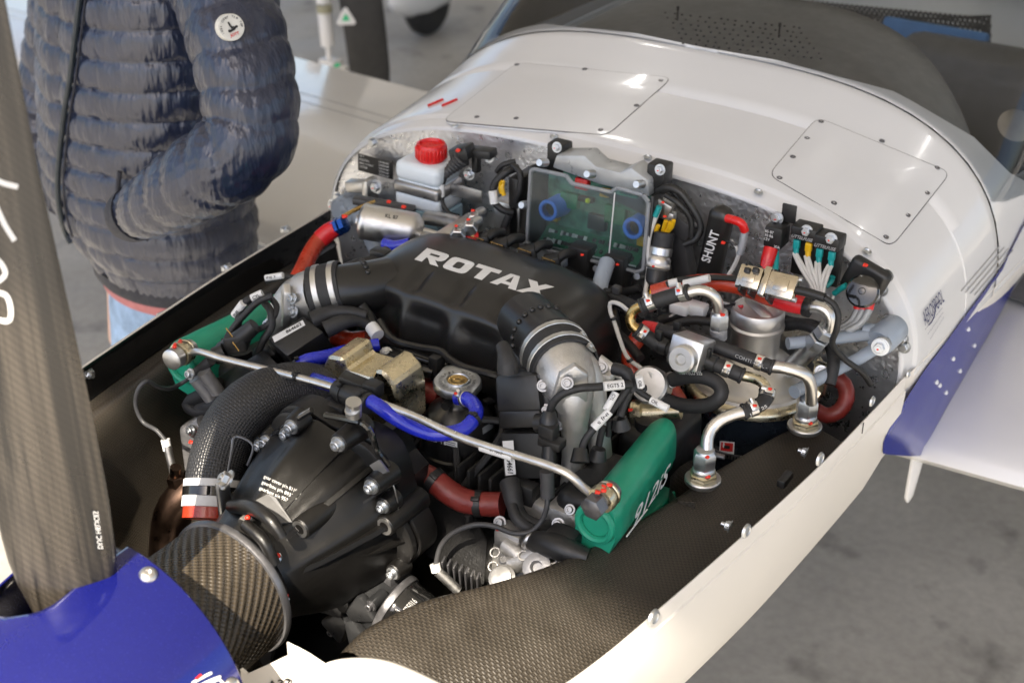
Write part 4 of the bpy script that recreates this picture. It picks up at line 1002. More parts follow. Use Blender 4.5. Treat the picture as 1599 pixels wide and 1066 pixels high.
# ---------------------------------------------------------------- balance tube across the engine
bt = thing('balance_tube', at(600, 640, Y=-.585), 'slim polished steel tube running crosswise between the green covers', 'steel tube')
b = MB(); b.tube([(290, 551, -.572), (312, 549, -.578), (330, 554, -.58), (345, 559, -.58), (468, 590, -.585), (524, 606, -.587), (640, 647, -.59), (720, 683, -.59), (852, 725, -.588), (880, 736, -.588), (893, 744, -.586), (911, 761, -.58), (930, 775, -.575)], .0052, 14); ob('steel_pipe', b, STEEL, bt)
for (hx, hy, Y), (rx, ry, Yr), sg in (((269, 561, -.60), (283, 552, -.58), -1), ((924, 794, -.60), (941, 778, -.578), 1)):
    p = at(hx, hy, Y=Y); q = at(rx, ry, Y=Yr); t = (q-p).normalized()
    b = MB(); b.lathe(p-t*.004, t, [(.012, 0), (.015, .002), (.015, .016), (.012, .017)], 24 if sg < 0 else 6); b.lathe(p+t*.013, t, [(.0125, 0), (.0125, .03)], 20); bo = ob('banjo_bolt', b, ALU if sg < 0 else GUN, bt)
    b = MB(); b.lathe(q-t*.006, t, [(.012, 0), (.0165, .001), (.0175, .004), (.0175, .010), (.0165, .013), (.012, .014)], 26); b.lathe(q+t*.010, t, [(.0155, 0), (.0165, .001), (.0165, .003), (.0155, .004)], 26); ob('banjo_ring', b, YZINC, bt)
    for k in range(4): paint(bt, q+t*(.006*k-.008)+V((.004*sg*(k % 2), -.004, .0165)), .0045)
a = at(751, 697, Y=-.59); e = at(801, 713, Y=-.589); b = MB(); b.cyl(a, e, .0056, n=16); lb = ob('sleeve_label', b, LABEL, bt)
tt = (e-a).normalized(); n_ = (CC-a).normalized(); n_ = (n_-tt*n_.dot(tt)).normalized(); text('printed_mark', '874602', a+tt*.016+n_*.0058-n_.cross(tt)*.0020, tt, n_.cross(tt), .0042, GREYPL, lb, .004, lift=.0004)
strap(bt, at(463, 588, Y=-.585), at(470, 590, Y=-.585), .0056)

# ---------------------------------------------------------------- blue coolant hose with clip
bh = thing('coolant_hose', at(600, 640, Y=-.57), 'shiny blue hose looping over the gearbox to the pressure cap', 'hose')
bpth = [(592, 538, -.43), (560, 543, -.45), (530, 551, -.47), (502, 558, -.495), (480, 562, -.512), (467, 570, -.522), (472, 583, -.535), (502, 596, -.56), (531, 605, -.578), (556, 617, -.59), (582, 628, -.595), (614, 650, -.595), (643, 666, -.585), (677, 677, -.572), (703, 676, -.562), (725, 669, -.548), (740, 654, -.53), (744, 641, -.515), (738, 629, -.502), (727, 622, -.496), (716, 622, -.49)]
b = MB(); b.tube(bpth, .0094, 18); ob('hose', b, BLUEHOSE, bh)
c_ = [P3(p) for p in bpth]
strap(bh, c_[5], c_[6], .0098); strap(bh, c_[16], c_[15], .0098, .005); band(bh, c_[19], c_[20], .0094, STEEL, w=.006)
b = MB(); p1 = at(527, 607, Y=-.582); p2 = at(578, 631, Y=-.597); t = (p2-p1).normalized()
b.lathe(p1, t, [(.0125, 0), (.0145, .002), (.0145, (p2-p1).length-.002), (.0125, (p2-p1).length)], 22)
clip = ob('hose_clip', b, BLACKPL, bh); strap(clip if False else bh, p1.lerp(p2, .25), p2, .0148, .006, 'clip_strap'); strap(bh, p1.lerp(p2, .85), p2, .0148, .006, 'clip_strap')
b = MB(); b.box(at(560, 598, Y=-.575), (.05, .02, .012), ((.9, .2, -.2), (-.2, .95, 0), (.2, 0, .95)), .003); b.box(at(583, 607, Y=-.575), (.022, .02, .02), None, .003); b.box(at(525, 632, Y=-.60), (.035, .02, .008), None, .002); ob('clip_bracket', b, BLACKPL, bh)

# ---------------------------------------------------------------- lifting bracket
lb_ = thing('lifting_bracket', at(575, 660, Y=-.52), 'U-shaped yellow passivated steel block behind the blue hose', 'bracket')
Yb = -.525
pl_ = [(503, 640), (503, 573), (511, 556), (533, 560), (540, 580), (578, 592), (585, 578), (597, 581), (613, 600), (620, 625), (622, 678), (560, 660)]
F = [at(x_, y_, Y=Yb) for x_, y_ in pl_]; cen = sum(F, V())/len(F)
def bracket():
    b = bmesh.new(); vs = [b.verts.new(p) for p in F]; f = b.faces.new(vs); r = bmesh.ops.extrude_face_region(b, geom=[f])
    for v in r['geom']:
        if isinstance(v, bmesh.types.BMVert): v.co += V((.012, .050, .012))
    bmesh.ops.recalc_face_normals(b, faces=b.faces[:]); bmesh.ops.bevel(b, geom=b.edges[:], offset=.0035, segments=1, profile=.5, affect='EDGES', clamp_overlap=True); return MB().bm(b)
ob('block', bracket(), YZINC, lb_, ang=15)

# ---------------------------------------------------------------- coolant expansion tank with pressure cap
et = thing('expansion_tank', (.064, -.448, -.16), 'round black coolant tank with a silver radiator pressure cap', 'coolant tank')
ax_ = V((.064, -.448, 0)); capz = .067
b = MB(); b.lathe(ax_+V((0, 0, -.13)), (0, 0, 1), [(.046, 0), (.050, .004), (.050, .088), (.0535, .090), (.0535, .096), (.050, .098), (.050, .124), (.048, .138), (.040, .152), (.026, .163), (.021, .168), (.021, .192), (.024, .193)], 44); ob('tank_body', b, BLACKSATIN, et, ang=45)
b = MB(); n = 60; rs = []
def capr(a, k):
    k = k*1.14; d1 = math.cos(a-R(-38)); d2 = math.cos(a-R(142)); return k*(.0285+.010*max(0, d1)**14+.010*max(0, d2)**14)
for k, z in [(.2, -.012), (.96, -.012), (1.0, -.010), (1.0, -.003), (.95, -.0005), (.86, 0), (.80, -.001), (.62, -.001), (.58, .0015), (.52, .0015), (.46, -.001), (.42, -.001)]:
    rs.append([ax_+V((capr(2*math.pi*j/n, k if k > .9 else 1)*math.cos(2*math.pi*j/n), capr(2*math.pi*j/n, k if k > .9 else 1)*math.sin(2*math.pi*j/n), capz+z)) if k > .9 else ax_+V((.0285*k*math.cos(2*math.pi*j/n), .0285*k*math.sin(2*math.pi*j/n), capz+z)) for j in range(n)])
b.rings(rs); cap_ = ob('pressure_cap', b, ZINC, et, ang=40)
b = MB(); b.lathe(ax_+V((0, 0, capz-.001)), (0, 0, 1), [(.0135, 0), (.0125, .002), (.008, .002), (.006, .001), (.003, .0015), (.0005, .002)], 24); ob('cap_centre', b, BRASS, cap_)
for k, ch in enumerate('107.5 WARNING HOT 20PSI'):
    if ch == ' ': continue
    a = R(200-k*15.5); p = ax_+V((.0205*math.cos(a), .0205*math.sin(a), capz-.0006)); text('embossed_letter', ch, p-V((math.sin(a), -math.cos(a), 0))*.002, (math.sin(a), -math.cos(a), 0), (math.cos(a), math.sin(a), 0), .004, GUN, cap_, .01)
def oncyl(c, r, px, py):
    v = _d*FPX + _rr*(px-799.5) - _uu*(py-533); v.normalize(); t = 1.3
    while t < 2.6:
        p = CC+v*t
        if math.hypot(p.x-c.x, p.y-c.y) < r: return p
        t += .0008
    return CC+v*1.9
def curved_label(c, r, pix, m, parent, name='sticker'):
    b = MB(); (x0, y0), (x1, y1), (x2, y2), (x3, y3) = pix; rows = []
    for k in range(3):
        v_ = k/2; rows.append([oncyl(c, r, (x0+(x1-x0)*u/8)*(1-v_)+(x3+(x2-x3)*u/8)*v_, (y0+(y1-y0)*u/8)*(1-v_)+(y3+(y2-y3)*u/8)*v_) for u in range(9)])
    b.grid(rows); return ob(name, b, m, parent, ang=80)
st_ = curved_label(ax_, .0508, [(673, 676), (714, 690), (714, 700), (673, 688)], LABEL, et)
for x0, x1 in ((682, 689), (690, 693)): curved_label(ax_, .0512, [(x0, 682+(x0-682)*.3), (x1, 683+(x1-682)*.3), (x1, 692+(x1-682)*.3), (x0, 691+(x0-682)*.3)], INK, st_, 'printed_bar')
for k in range(3): curved_label(ax_, .0512, [(696, 688+k*3), (711, 692+k*3), (711, 693+k*3), (696, 689+k*3)], INK, st_, 'printed_bar')
curved_label(ax_, .0508, [(753, 668), (770, 657), (770, 668), (754, 678)], mat('dull_grey_sticker', (.25, .26, .27), .4), et)
b = MB(); p = ax_+V((0, 0, .045)); b.tube([p+V((0, -.018, 0)), p+V((.004, -.035, 0))], .006, 12, smooth=False); ob('spill_nipple', b, BLACKPL, et)

# ---------------------------------------------------------------- ignition coils
def sticker(parent, q, num, plane_=None):
    P = [P3(p) for p in q]
    if plane_:
        for i_, p_ in enumerate(q):
            v_ = _d*FPX + _rr*(p_[0]-799.5) - _uu*(p_[1]-533); P[i_] = CC+v_*((plane_[0]-CC).dot(plane_[1])/v_.dot(plane_[1]))
    b = MB(); b.add(P+[], [(0, 1, 2, 3)]); n = (P[1]-P[0]).cross(P[3]-P[0]).normalized()
    if n.dot(CC-P[0]) < 0: n = -n
    b.v = [p+n*.0008 for p in b.v]; s = ob('sticker', b, LABEL, parent); x = P[1]-P[0]; y = P[3]-P[0]
    text('printed_mark', num, P[0]+x*.42+y*.25+n*.0008, x, y, y.length*.5, INK, s, .02, width=x.length*.5)
    b = MB()
    for i in range(5):
        for j in range(5):
            if (i*7+j*3+i*j) % 3 != 0: b.add([P[0]+x*(.08+.05*i)+y*(.18+.13*j)+n*.0013, P[0]+x*(.13+.05*i)+y*(.18+.13*j)+n*.0013, P[0]+x*(.13+.05*i)+y*(.31+.13*j)+n*.0013, P[0]+x*(.08+.05*i)+y*(.31+.13*j)+n*.0013], [(0, 1, 2, 3)])
    return s
cl = thing('ignition_coil', at(430, 580, Y=-.50), 'long black ignition coil pack with a white numbered sticker on top beside the steel elbow', 'ignition coil', 'ignition coil packs')
b = MB()
T = [(418, 530, -.50), (472, 493, -.455), (506, 518, -.465), (448, 556, -.51)]
P = [P3(t) for t in T]; ns = (P[1]-P[0]).cross(P[3]-P[0]).normalized(); ns = ns if ns.z > 0 else -ns
def slab(P, depth, n, bev=.003):
    q = bmesh.new(); vs = [q.verts.new(p) for p in P]; f = q.faces.new(vs); r = bmesh.ops.extrude_face_region(q, geom=[f])
    for v in r['geom']:
        if isinstance(v, bmesh.types.BMVert): v.co -= n*depth
    bmesh.ops.recalc_face_normals(q, faces=q.faces[:]); bmesh.ops.bevel(q, geom=q.edges[:], offset=bev, segments=2, profile=.5, affect='EDGES', clamp_overlap=True); return q
b.bm(slab(P, .055, ns)); cb_ = ob('coil_body', b, BLACKPL, cl)
sticker(cl, [(429, 535, -.5045), (477, 508, -.4625), (473, 500, -.4605), (425, 526, -.5025)], '864662', (P[0], ns))
b = MB(); b.bm(slab([P3(t) for t in [(335, 590, -.535), (412, 545, -.50), (440, 575, -.52), (350, 625, -.56)]], .05, ns)); b.bm(slab([P3(t) for t in [(392, 545, -.49), (416, 532, -.48), (430, 552, -.49), (404, 568, -.50)]], .03, ns)); ob('coil_base', b, BLACKPL, cl)
b = MB()
for pts, r in (([(486, 500, -.455), (520, 488, -.43), (548, 487, -.42), (572, 492, -.41)], .0155), ([(508, 515, -.46), (535, 503, -.44), (560, 500, -.42), (578, 508, -.41)], .0145)): b.tube(pts, [r*.85, r*.8, r*.55, r*.5], 16)
ob('plug_boot', b, RUBBER, cl)
b = MB()
for pts in ([(300, 625, -.555), (325, 612, -.55), (345, 600, -.545)], [(312, 640, -.56), (335, 632, -.555), (355, 622, -.55)]): b.tube(pts, .011, 14)
b.tube([(300, 622, -.555), (292, 632, -.56), (305, 642, -.565), (330, 640, -.56), (352, 628, -.56)], .008, 12); ob('plug_lead', b, RUBBER, cl)
b = MB(); b.tube([(562, 478, -.40), (575, 495, -.40), (583, 512, -.41)], .010, 12); ob('plug_cap', b, BLACKPL, cl); sleeve_label(cl, (580, 510, -.412), (590, 524, -.42), .0098)
cr = thing('ignition_coil', at(805, 680, Y=-.50), 'upright black ignition coil pack with a tall white numbered sticker beside the cap', 'ignition coil', 'ignition coil packs')
n_ = V((.15, -.95, .25)).normalized()
b = MB(); b.bm(slab([P3(t) for t in [(775, 645, -.497), (845, 643, -.487), (838, 584, -.472), (772, 588, -.482)]], .045, n_, .005)); b.bm(slab([P3(t) for t in [(779, 670, -.502), (846, 668, -.495), (843, 640, -.488), (777, 642, -.498)]], .05, n_, .004)); ob('coil_body', b, GREYPL if False else BLACKPL, cr)
b = MB(); b.bm(slab([P3(t) for t in [(786, 748, -.515), (858, 748, -.505), (852, 676, -.495), (779, 676, -.502)]], .05, n_, .004)); b.box(at(822, 768, Y=-.515), (.03, .02, .03), None, .003); b.tube([(838, 660, -.50), (856, 660, -.498)], .012, 12); ob('coil_base', b, BLACKPL, cr)
sticker(cr, [(785, 688, -.5075), (790, 742, -.5165), (806, 740, -.5145), (802, 687, -.5055)], '864661')
b = MB(); b.tube([(793, 582, -.485), (792, 566, -.482), (788, 548, -.475), (784, 540, -.47)], [.0135, .0135, .010, .009], 14); ob('plug_boot', b, RUBBER, cr)
b = MB(); b.tube([(796, 752, -.525), (800, 770, -.535), (806, 795, -.545), (818, 812, -.55), (842, 822, -.545), (862, 822, -.53)], [.0135, .013, .0105, .010, .0095, .0095], 16); b.tube([(800, 790, -.55), (806, 808, -.56), (822, 822, -.56), (850, 830, -.545)], .0075, 12); ob('plug_lead', b, RUBBER, cr)

# ---------------------------------------------------------------- carbon induction duct
dc = thing('intake_duct', at(340, 780, Y=-.66), 'black woven carbon elbow duct curving over beside the gearbox', 'carbon duct')
b = MB(); b.tube([(333, 792, -.722), (337, 745, -.70), (347, 705, -.675), (364, 668, -.65), (392, 636, -.62), (430, 616, -.585), (475, 610, -.55), (520, 618, -.52)], [.0375, .039, .040, .041, .041, .040, .039, .038], 40, uv=True); ob('duct_body', b, CARBON_FINE, dc, ang=80)
dp = [P3(p) for p in [(333, 792, -.722), (337, 745, -.70)]]
band(dc, dp[0].lerp(dp[1], .15), dp[1], .0395, LABEL, 'white_band', .014, False); band(dc, dp[0].lerp(dp[1], .48), dp[1], .0398, BLACKGLOSS, 'black_band', .012, False); band(dc, dp[0].lerp(dp[1], .76), dp[1], .0395, LABEL, 'white_band', .010, False)
b = MB(); b.cyl(dp[0]-(dp[1]-dp[0])*.4, dp[0]+(dp[1]-dp[0])*.02, .0385, n=32); ob('silicone_joint', b, FIRESLV, dc)
b = MB(); b.tube([(355, 742, -.745), (362, 700, -.735), (364, 684, -.73), (370, 681, -.725), (388, 688, -.72), (395, 696, -.72), (392, 712, -.725), (386, 726, -.73)], .0016, 6); ob('wire_guard', b, GUN, dc)
hexbolt(dc, at(356, 750, Y=-.755), (-.5, -.5, .6), .009, STEEL); b = MB(); b.box(at(350, 780, Y=-.755), (.008, .02, .06), None, .003); ob('clamp_lug', b, ALU, dc)

# ---------------------------------------------------------------- red coolant hose
rh = thing('red_hose', at(720, 775, Y=-.56), 'dull red ribbed coolant hose with black spring clips beside the aluminium casting', 'hose')
rp = [(662, 742, -.56), (678, 750, -.56), (698, 766, -.56), (722, 780, -.555), (748, 786, -.545), (784, 787, -.535)]
b = MB(); b.tube(rp, .0160, 24); ob('hose', b, REDHOSE, rh); c_ = [P3(p) for p in rp]
for i in (1, 4):
    strap(rh, c_[i], c_[i+1], .0166, .010, 'spring_clip'); b = MB(); b.box(c_[i]+V((-.004, -.018, -.018)), (.008, .01, .022), None, .002); ob('clip_ear', b, BLACKPL, rh)
rb = thing('red_hose', at(660, 605, Y=-.42), 'dark red hose mostly hidden behind the yellow steel block', 'hose')
b = MB(); b.tube([(630, 590, -.42), (655, 604, -.425), (690, 622, -.43)], .0165, 20); ob('hose', b, REDHOSE, rb)
b = MB(); b.tube([(640, 645, -.44), (650, 675, -.45), (648, 700, -.46)], .013, 16); ob('lower_hose', b, REDHOSE, rb)
# black moulded pipes below the plenum
bp_ = thing('coolant_manifold', at(640, 575, Y=-.43), 'glossy black moulded pipe below the plenum seam', 'pipe')
b = MB(); b.tube([(575, 548, -.42), (610, 562, -.425), (640, 575, -.425), (680, 584, -.425)], .010, 16); b.tube([(600, 545, -.40), (640, 556, -.40), (700, 575, -.40)], .009, 12); ob('pipe', b, BLACKGLOSS, bp_)
for q_, s_ in (((617, 556), (.022, .016, .014)), ((682, 568), (.016, .02, .028))): b = MB(); b.box(at(*q_, Y=-.42), s_, None, .003); ob('clip', b, BLACKPL, bp_)
pass; hexbolt(bp_, at(603, 551, Y=-.425), (.2, -.5, .8), .006)

# ---------------------------------------------------------------- castings low on the right
ac = thing('head_casting', at(820, 860, Y=-.57), 'rough silver grey aluminium casting with bolt bosses half hidden by the carbon shelf', 'casting')
b = MB(); P = [P3(t) for t in [(758, 915, -.58), (885, 878, -.56), (870, 845, -.53), (798, 822, -.52), (766, 850, -.555)]]; b.bm(slab(P, .05, V((.1, -.5, .85)).normalized(), .004)); b.tube([(800, 880, -.585), (850, 862, -.57), (880, 850, -.55)], .014, 14); b.tube([(790, 850, -.575), (815, 870, -.58), (825, 885, -.58)], .012, 14)
b.box(at(800, 838, Y=-.56), (.04, .03, .03), None, .006); b.box(at(860, 800, Y=-.50), (.07, .05, .05), None, .01); b.box(at(895, 800, Y=-.50), (.05, .06, .04), None, .01); b.tube([(830, 780, -.50), (850, 800, -.50), (845, 830, -.51)], .018, 14); ob('casting_body', b, CAST, ac, ang=30)
b = MB()
for px, py, r in [(773, 862, .006), (770, 884, .006), (817, 867, .006), (863, 872, .006), (882, 875, .007)]: b.torus(at(px, py, Y=-.588), (0.1, -.6, .8), r, .0012, 18, 6)
ob('casting_mark', b, CAST, ac)
for px, py, Y, r in [(890, 795, -.535, .0045), (918, 822, -.53, .005), (930, 812, -.52, .005), (781, 815, -.56, .0055), (872, 818, -.55, .0055)]: socketbolt(ac, at(px, py, Y=Y), (.2, -.8, .5), r, BOLTMETAL, mark=(px == 872))
b = MB(); p = at(840, 886, Y=-.60); b.lathe(p, (.1, -.7, .7), [(.018, 0), (.018, .006), (.012, .008), (.008, .008), (.006, .001), (.001, .001)], 22); ob('threaded_port', b, CASTGREY, ac)
b = MB(); p = at(786, 904, Y=-.61); b.lathe(p, (.1, -.6, .8), [(.017, 0), (.017, .008), (.013, .009), (.013, .013), (.004, .014)], 22); ob('hex_plug', b, BOLTMETAL, ac)
paint(ac, at(778, 826, Y=-.575), .004)
# coil connector behind the shelf
cn = thing('sensor_connector', at(870, 850, Y=-.57), 'black plastic connector lying on the casting beside the carbon shelf', 'connector')
b = MB(); b.tube([(835, 845, -.575), (860, 850, -.58), (888, 860, -.58), (918, 870, -.575)], [.013, .017, .016, .011], 16); b.box(at(880, 838, Y=-.565), (.04, .03, .02), None, .005); ob('connector_body', b, BLACKPL, cn); b = MB(); b.torus(at(828, 843, Y=-.575), (.7, -.2, -.2), .011, .003, 18, 6); ob('collar', b, ALU, cn)
# black carbon box and fins
bx = thing('carbon_box', at(710, 850, Y=-.56), 'matt black carbon box with grey cooling fins between hose and filter', 'box')
b = MB(); P = [P3(t) for t in [(664, 868, -.60), (756, 915, -.60), (760, 846, -.57), (735, 790, -.53), (665, 770, -.55)]]; b.bm(slab(P, .04, V((.2, -.9, .3)).normalized(), .003)); ob('box_body', b, mat('black_box_cloth', (.007, .007, .007), .55, 0, (350, .5), .3, 60, spec=.25), bx)
for k in range(7):
    f = MB(); p = at(694+k*9, 890+k*4.2, Y=-.615); f.box(p, (.003, .012, .045), ((.9, .2, -.1), (-.2, .9, .2), (.1, -.2, .95)), .001); ob('fin', f, GUN, bx)
# oil filter
of = thing('oil_filter', at(640, 945, Y=-.62), 'black spin-on oil filter with white print low beside the carbon lip', 'oil filter')
a = at(617, 944, Y=-.67); e = a+V((.88, .02, -.33))*.1; b = MB(); t = (e-a).normalized(); b.lathe(a, t, [(.036, 0), (.040, .003), (.0415, .008), (.040, .012), (.040, .11), (.035, .12)], 40); ob('filter_can', b, BLACKGLOSS, of)
b = MB(); b.lathe(a-t*.004, t, [(.03, -.004), (.0425, 0), (.0435, .004), (.0425, .009), (.039, .010)], 40, cap=False); ob('seam_ring', b, GUN, of)
up = (V((0, 0, 1))-t*t.z).normalized(); nn_ = (CC-a).normalized(); nn_ = (nn_-t*nn_.dot(t)).normalized(); w_ = t.cross(nn_)
for k, s in enumerate(('PART NO. 825016', 'ENGINE: TRESS', 'OPEN 3/4 TURN')):
    def wr_(u, v_, k=k): ph = -.75+1.25*u; return a+t*(.020+.0165*k+.0085*(1-v_))+(nn_*math.cos(ph)+nn_.cross(t)*math.sin(ph))*.0412
    text('printed_mark', s, (0, 0, 0), (1, 0, 0), (0, 1, 0), .01, GREYPRINT, of, .006, warp=wr_)
op = thing('oil_pump', at(540, 950, Y=-.70), 'dark grey finned oil pump housing below the gearbox', 'pump')
b = MB(); p = at(548, 955, Y=-.69); b.cyl(p+V((.01, .08, .01)), p, .05, .046, n=28, bev=.006)
for k in range(5):
    a_ = R(40+k*65); u = V((math.cos(a_), 0, math.sin(a_))); b.prism([(.006, -.009), (.044, -.02), (.05, -.016), (.05, .016), (.044, .02), (.006, .009)], p+V((0, -.001, 0)), u, V((-u.z, 0, u.x)), .012, .003); b.cyl(p+u*.05+V((0, .02, 0)), p+u*.05-V((0, .006, 0)), .009, n=12)
ob('pump_body', b, GUN if False else mat('dark_cast_housing', (.028, .029, .031), .36, .3, (300, .3)), op, ang=35)
for k in range(5):
    a_ = R(40+k*65); u = V((math.cos(a_), 0, math.sin(a_))); socketbolt(op, p+u*.05-V((0, .006, 0)), (0, -1, 0), .005, GUN)
b = MB(); q = at(575, 940, Y=-.665); b.hexa(q, (-.3, -.8, .2), .016, .016); b.box(q+V((.01, .02, .03)), (.05, .03, .04), None, .01); ob('sensor', b, GUN, op)
# exhaust sensor loops
def probe(px0, px1, nutp, label, m1=GUN):
    t_ = thing('exhaust_probe', P3(px1), label, 'sensor'); return t_
s1 = thing('exhaust_probe', at(272, 750, Y=-.63), 'thin grey sensor lead looping to a bronze nut near the cowl wall', 'sensor')
b = MB(); b.tube([(326, 566, -.57), (300, 587, -.575), (284, 598, -.58), (267, 606, -.60), (247, 604, -.625), (228, 595, -.645), (216, 608, -.655), (212, 633, -.66), (223, 658, -.66), (245, 672, -.66), (258, 687, -.66)], .0031, 10); ob('lead', b, GREYPL, s1)
b = MB(); b.tube([(330, 562, -.568), (304, 584, -.575)], .0075, 12, smooth=False); ob('plug', b, RUBBER, s1)
b = MB(); b.tube([(258, 686, -.66), (262, 702, -.662)], .0065, 12, smooth=False); ob('ferrule', b, BLUEANO if False else LABEL, s1)
b = MB(); b.tube([(261, 696, -.662), (271, 738, -.668)], .0056, 12, smooth=False); ob('probe_body', b, ALU, s1)
b = MB(); p = at(274, 742, Y=-.67); b.hexa(p, (.1, .1, -1), .0135, .018); b.cyl(p, p+V((.003, 0, .015)), .008, n=12); ob('compression_nut', b, BRONZE, s1)
ex = thing('exhaust_pipe', at(275, 800, Y=-.64), 'heat tinted bronze exhaust pipe low in the dark corner', 'exhaust')
b = MB(); b.tube([(262, 870, -.70), (266, 820, -.685), (276, 790, -.675), (300, 765, -.655), (330, 740, -.63)], .027, 26); ob('pipe', b, BRONZE, ex); hexbolt(ex, at(311, 738, Y=-.62), (-.3, -.6, .6), .009, BRONZE)
s2 = thing('exhaust_probe', at(690, 885, Y=-.63), 'thin grey sensor lead looping from the casting to a probe by the oil filter', 'sensor')
b = MB(); b.tube([(853, 740, -.545), (855, 770, -.55), (854, 790, -.555), (846, 812, -.56), (828, 830, -.57), (802, 832, -.58), (771, 821, -.59), (741, 819, -.60), (707, 832, -.612), (688, 853, -.62), (680, 884, -.63)], .0034, 10); ob('lead', b, GREYPL, s2)
b = MB(); b.tube([(854, 735, -.545), (855, 775, -.55)], .0088, 12, smooth=False); ob('heat_shrink', b, GREYPL, s2)
b = MB(); b.tube([(679, 880, -.63), (682, 892, -.632)], .0068, 12, smooth=False); ob('ferrule', b, LABEL, s2)
b = MB(); b.tube([(684, 892, -.632), (716, 922, -.625)], .0065, 12, smooth=False); ob('probe_body', b, ALU, s2)
# left head casting peeking below the leads
lh = thing('head_casting', at(318, 700, Y=-.58), 'grey aluminium casting behind the carbon duct', 'casting')
b = MB(); b.box(at(318, 700, Y=-.56), (.05, .05, .09), None, .012, 3); b.tube([(300, 672, -.585), (318, 660, -.58)], .012, 14, smooth=False); ob('casting_body', b, CASTGREY, lh)
for q0, q1 in (((305, 590, -.585), (330, 622, -.575)), ((318, 580, -.58), (340, 612, -.57))): b = MB(); b.tube([q0, q1], .010, 12, smooth=False); ob('guide_tube', b, CASTGREY, lh)
pass; paint(lh, at(298, 690, Y=-.60), .005)
for px, py in [(300, 672), (298, 584)]: socketbolt(lh, at(px, py, Y=-.597), (-.2, -.9, .3), .0055)
# ---------------------------------------------------------------- oil tank
TX = V((.345, -.12, 0))
ot = thing('oil_tank', (.345, -.12, -.30), 'round dark oil tank with satin metal dome, screw cap and yellow clamp ring', 'oil tank')
b = MB(); b.lathe(TX+V((0, 0, -.30)), (0, 0, 1), [(.08, 0), (.088, .01), (.090, .03), (.091, .285)], 56); ob('tank_body', b, mat('blue_black_paint', (.012, .016, .022), .25, .2, None, .1, 20, coat=.4), ot)
b = MB(); b.lathe(TX+V((0, 0, -.018)), (0, 0, 1), [(.0915, 0), (.0965, .003), (.0965, .009), (.0945, .013), (.090, .016), (.084, .018)], 60, cap=False); ob('clamp_ring', b, YZINC, ot)
b = MB(); b.lathe(TX+V((0, 0, -.003)), (0, 0, 1), [(.088, 0), (.083, .006), (.078, .007), (.072, .012), (.060, .026), (.048, .036), (.040, .041), (.036, .045), (.0345, .055), (.0345, .086)], 56); ob('dome', b, mat('satin_pressed_metal', (.62, .60, .56), .42, .92, (200, .08), .08, 20), ot)
cz = .084
b = MB(); b.lathe(TX+V((0, 0, cz)), (0, 0, 1), [(.035, -.004), (.0385, -.002), (.039, .003), (.0365, .006), (.0375, .010), (.0375, .024), (.035, .028), (.031, .0285), (.026, .0265), (.001, .026)], 52); cp = ob('tank_cap', b, SATIN, ot)
b = MB(); rs = []
for i in range(13):
    x = -.033+.066*i/12; h = .0085*max(0, 1-(x/.034)**4)**.5; u = V((.80, -.6, 0)); w = V((.6, .8, 0)); c0 = TX+u*x+V((0, 0, cz+.025))
    rs.append([c0-w*.009, c0-w*.006+V((0, 0, h*.7)), c0-w*.002+V((0, 0, h)), c0+w*.002+V((0, 0, h)), c0+w*.006+V((0, 0, h*.7)), c0+w*.009])
b.rings(rs); ob('grip', b, SATIN, cp, ang=60)
for k in range(44):
    a = R(190+k*3.2)
b = MB()
for z0 in (-.085, -.15): b.lathe(TX+V((0, 0, z0)), (0, 0, 1), [(.0912, 0), (.0924, .0006), (.0924, .009), (.0912, .0096)], 56, cap=False)
bands = ob('band_clamp', b, GUN, ot)
b = MB()
for k in range(60):
    a = R(200+k*2.6); u = V((math.cos(a), math.sin(a), 0)); b.box(TX+u*.0925+V((0, 0, -.0805)), (.0014, .0016, .0055), (V((-u.y, u.x, 0)), u, V((0, 0, 1))))
so2 = ob('band_slot', b, INK, ot); so2['kind'] = 'stuff'
b = MB(); u = V((-.25, -.97, 0)).normalized(); b.box(TX+u*.098+V((0.005, 0, -.082)), (.035, .010, .010), (V((-u.y, u.x, 0)), u, V((0, 0, 1))), .002); b.cyl(TX+u*.1+V((.012, 0, -.082)), TX+u*.1+V((.034, .004, -.082)), .004, n=8); ob('band_screw', b, ZINC, ot)
lab = curved_label(TX, .0915, [(1124, 688), (1147, 690), (1146, 712), (1123, 710)], LABEL, ot); curved_label(TX, .0918, [(1126, 690), (1145, 692), (1144, 705), (1125, 703)], REDINK, lab, 'printed_bar'); curved_label(TX, .0921, [(1131, 695), (1140, 696), (1139, 701), (1130, 700)], INK, lab, 'printed_bar')
# outlet on the dome
b = MB(); b.tube([(1205, 610, -.13), (1228, 580, -.12), (1250, 560, -.12), (1272, 538, -.12)], [.010, .012, .013, .013], 16); p = at(1276, 532, Y=-.12); ax = at(1300, 505, Y=-.12)-p; b.hexa(p-ax.normalized()*.012, ax, .0155, .020); b.hexa(p+ax.normalized()*.011, ax, .0145, .014); ob('outlet_union', b, ZINC, ot)
b = MB(); b.tube([(1275, 560, -.10), (1285, 580, -.10), (1280, 610, -.11), (1270, 625, -.12)], .007, 8); b.box(at(1281, 590, Y=-.11), (.02, .012, .05), None, .003); ob('yellow_bracket', b, YZINC, ot); hexbolt(ot, at(1282, 580, Y=-.125), (.3, -.8, .4), .006)

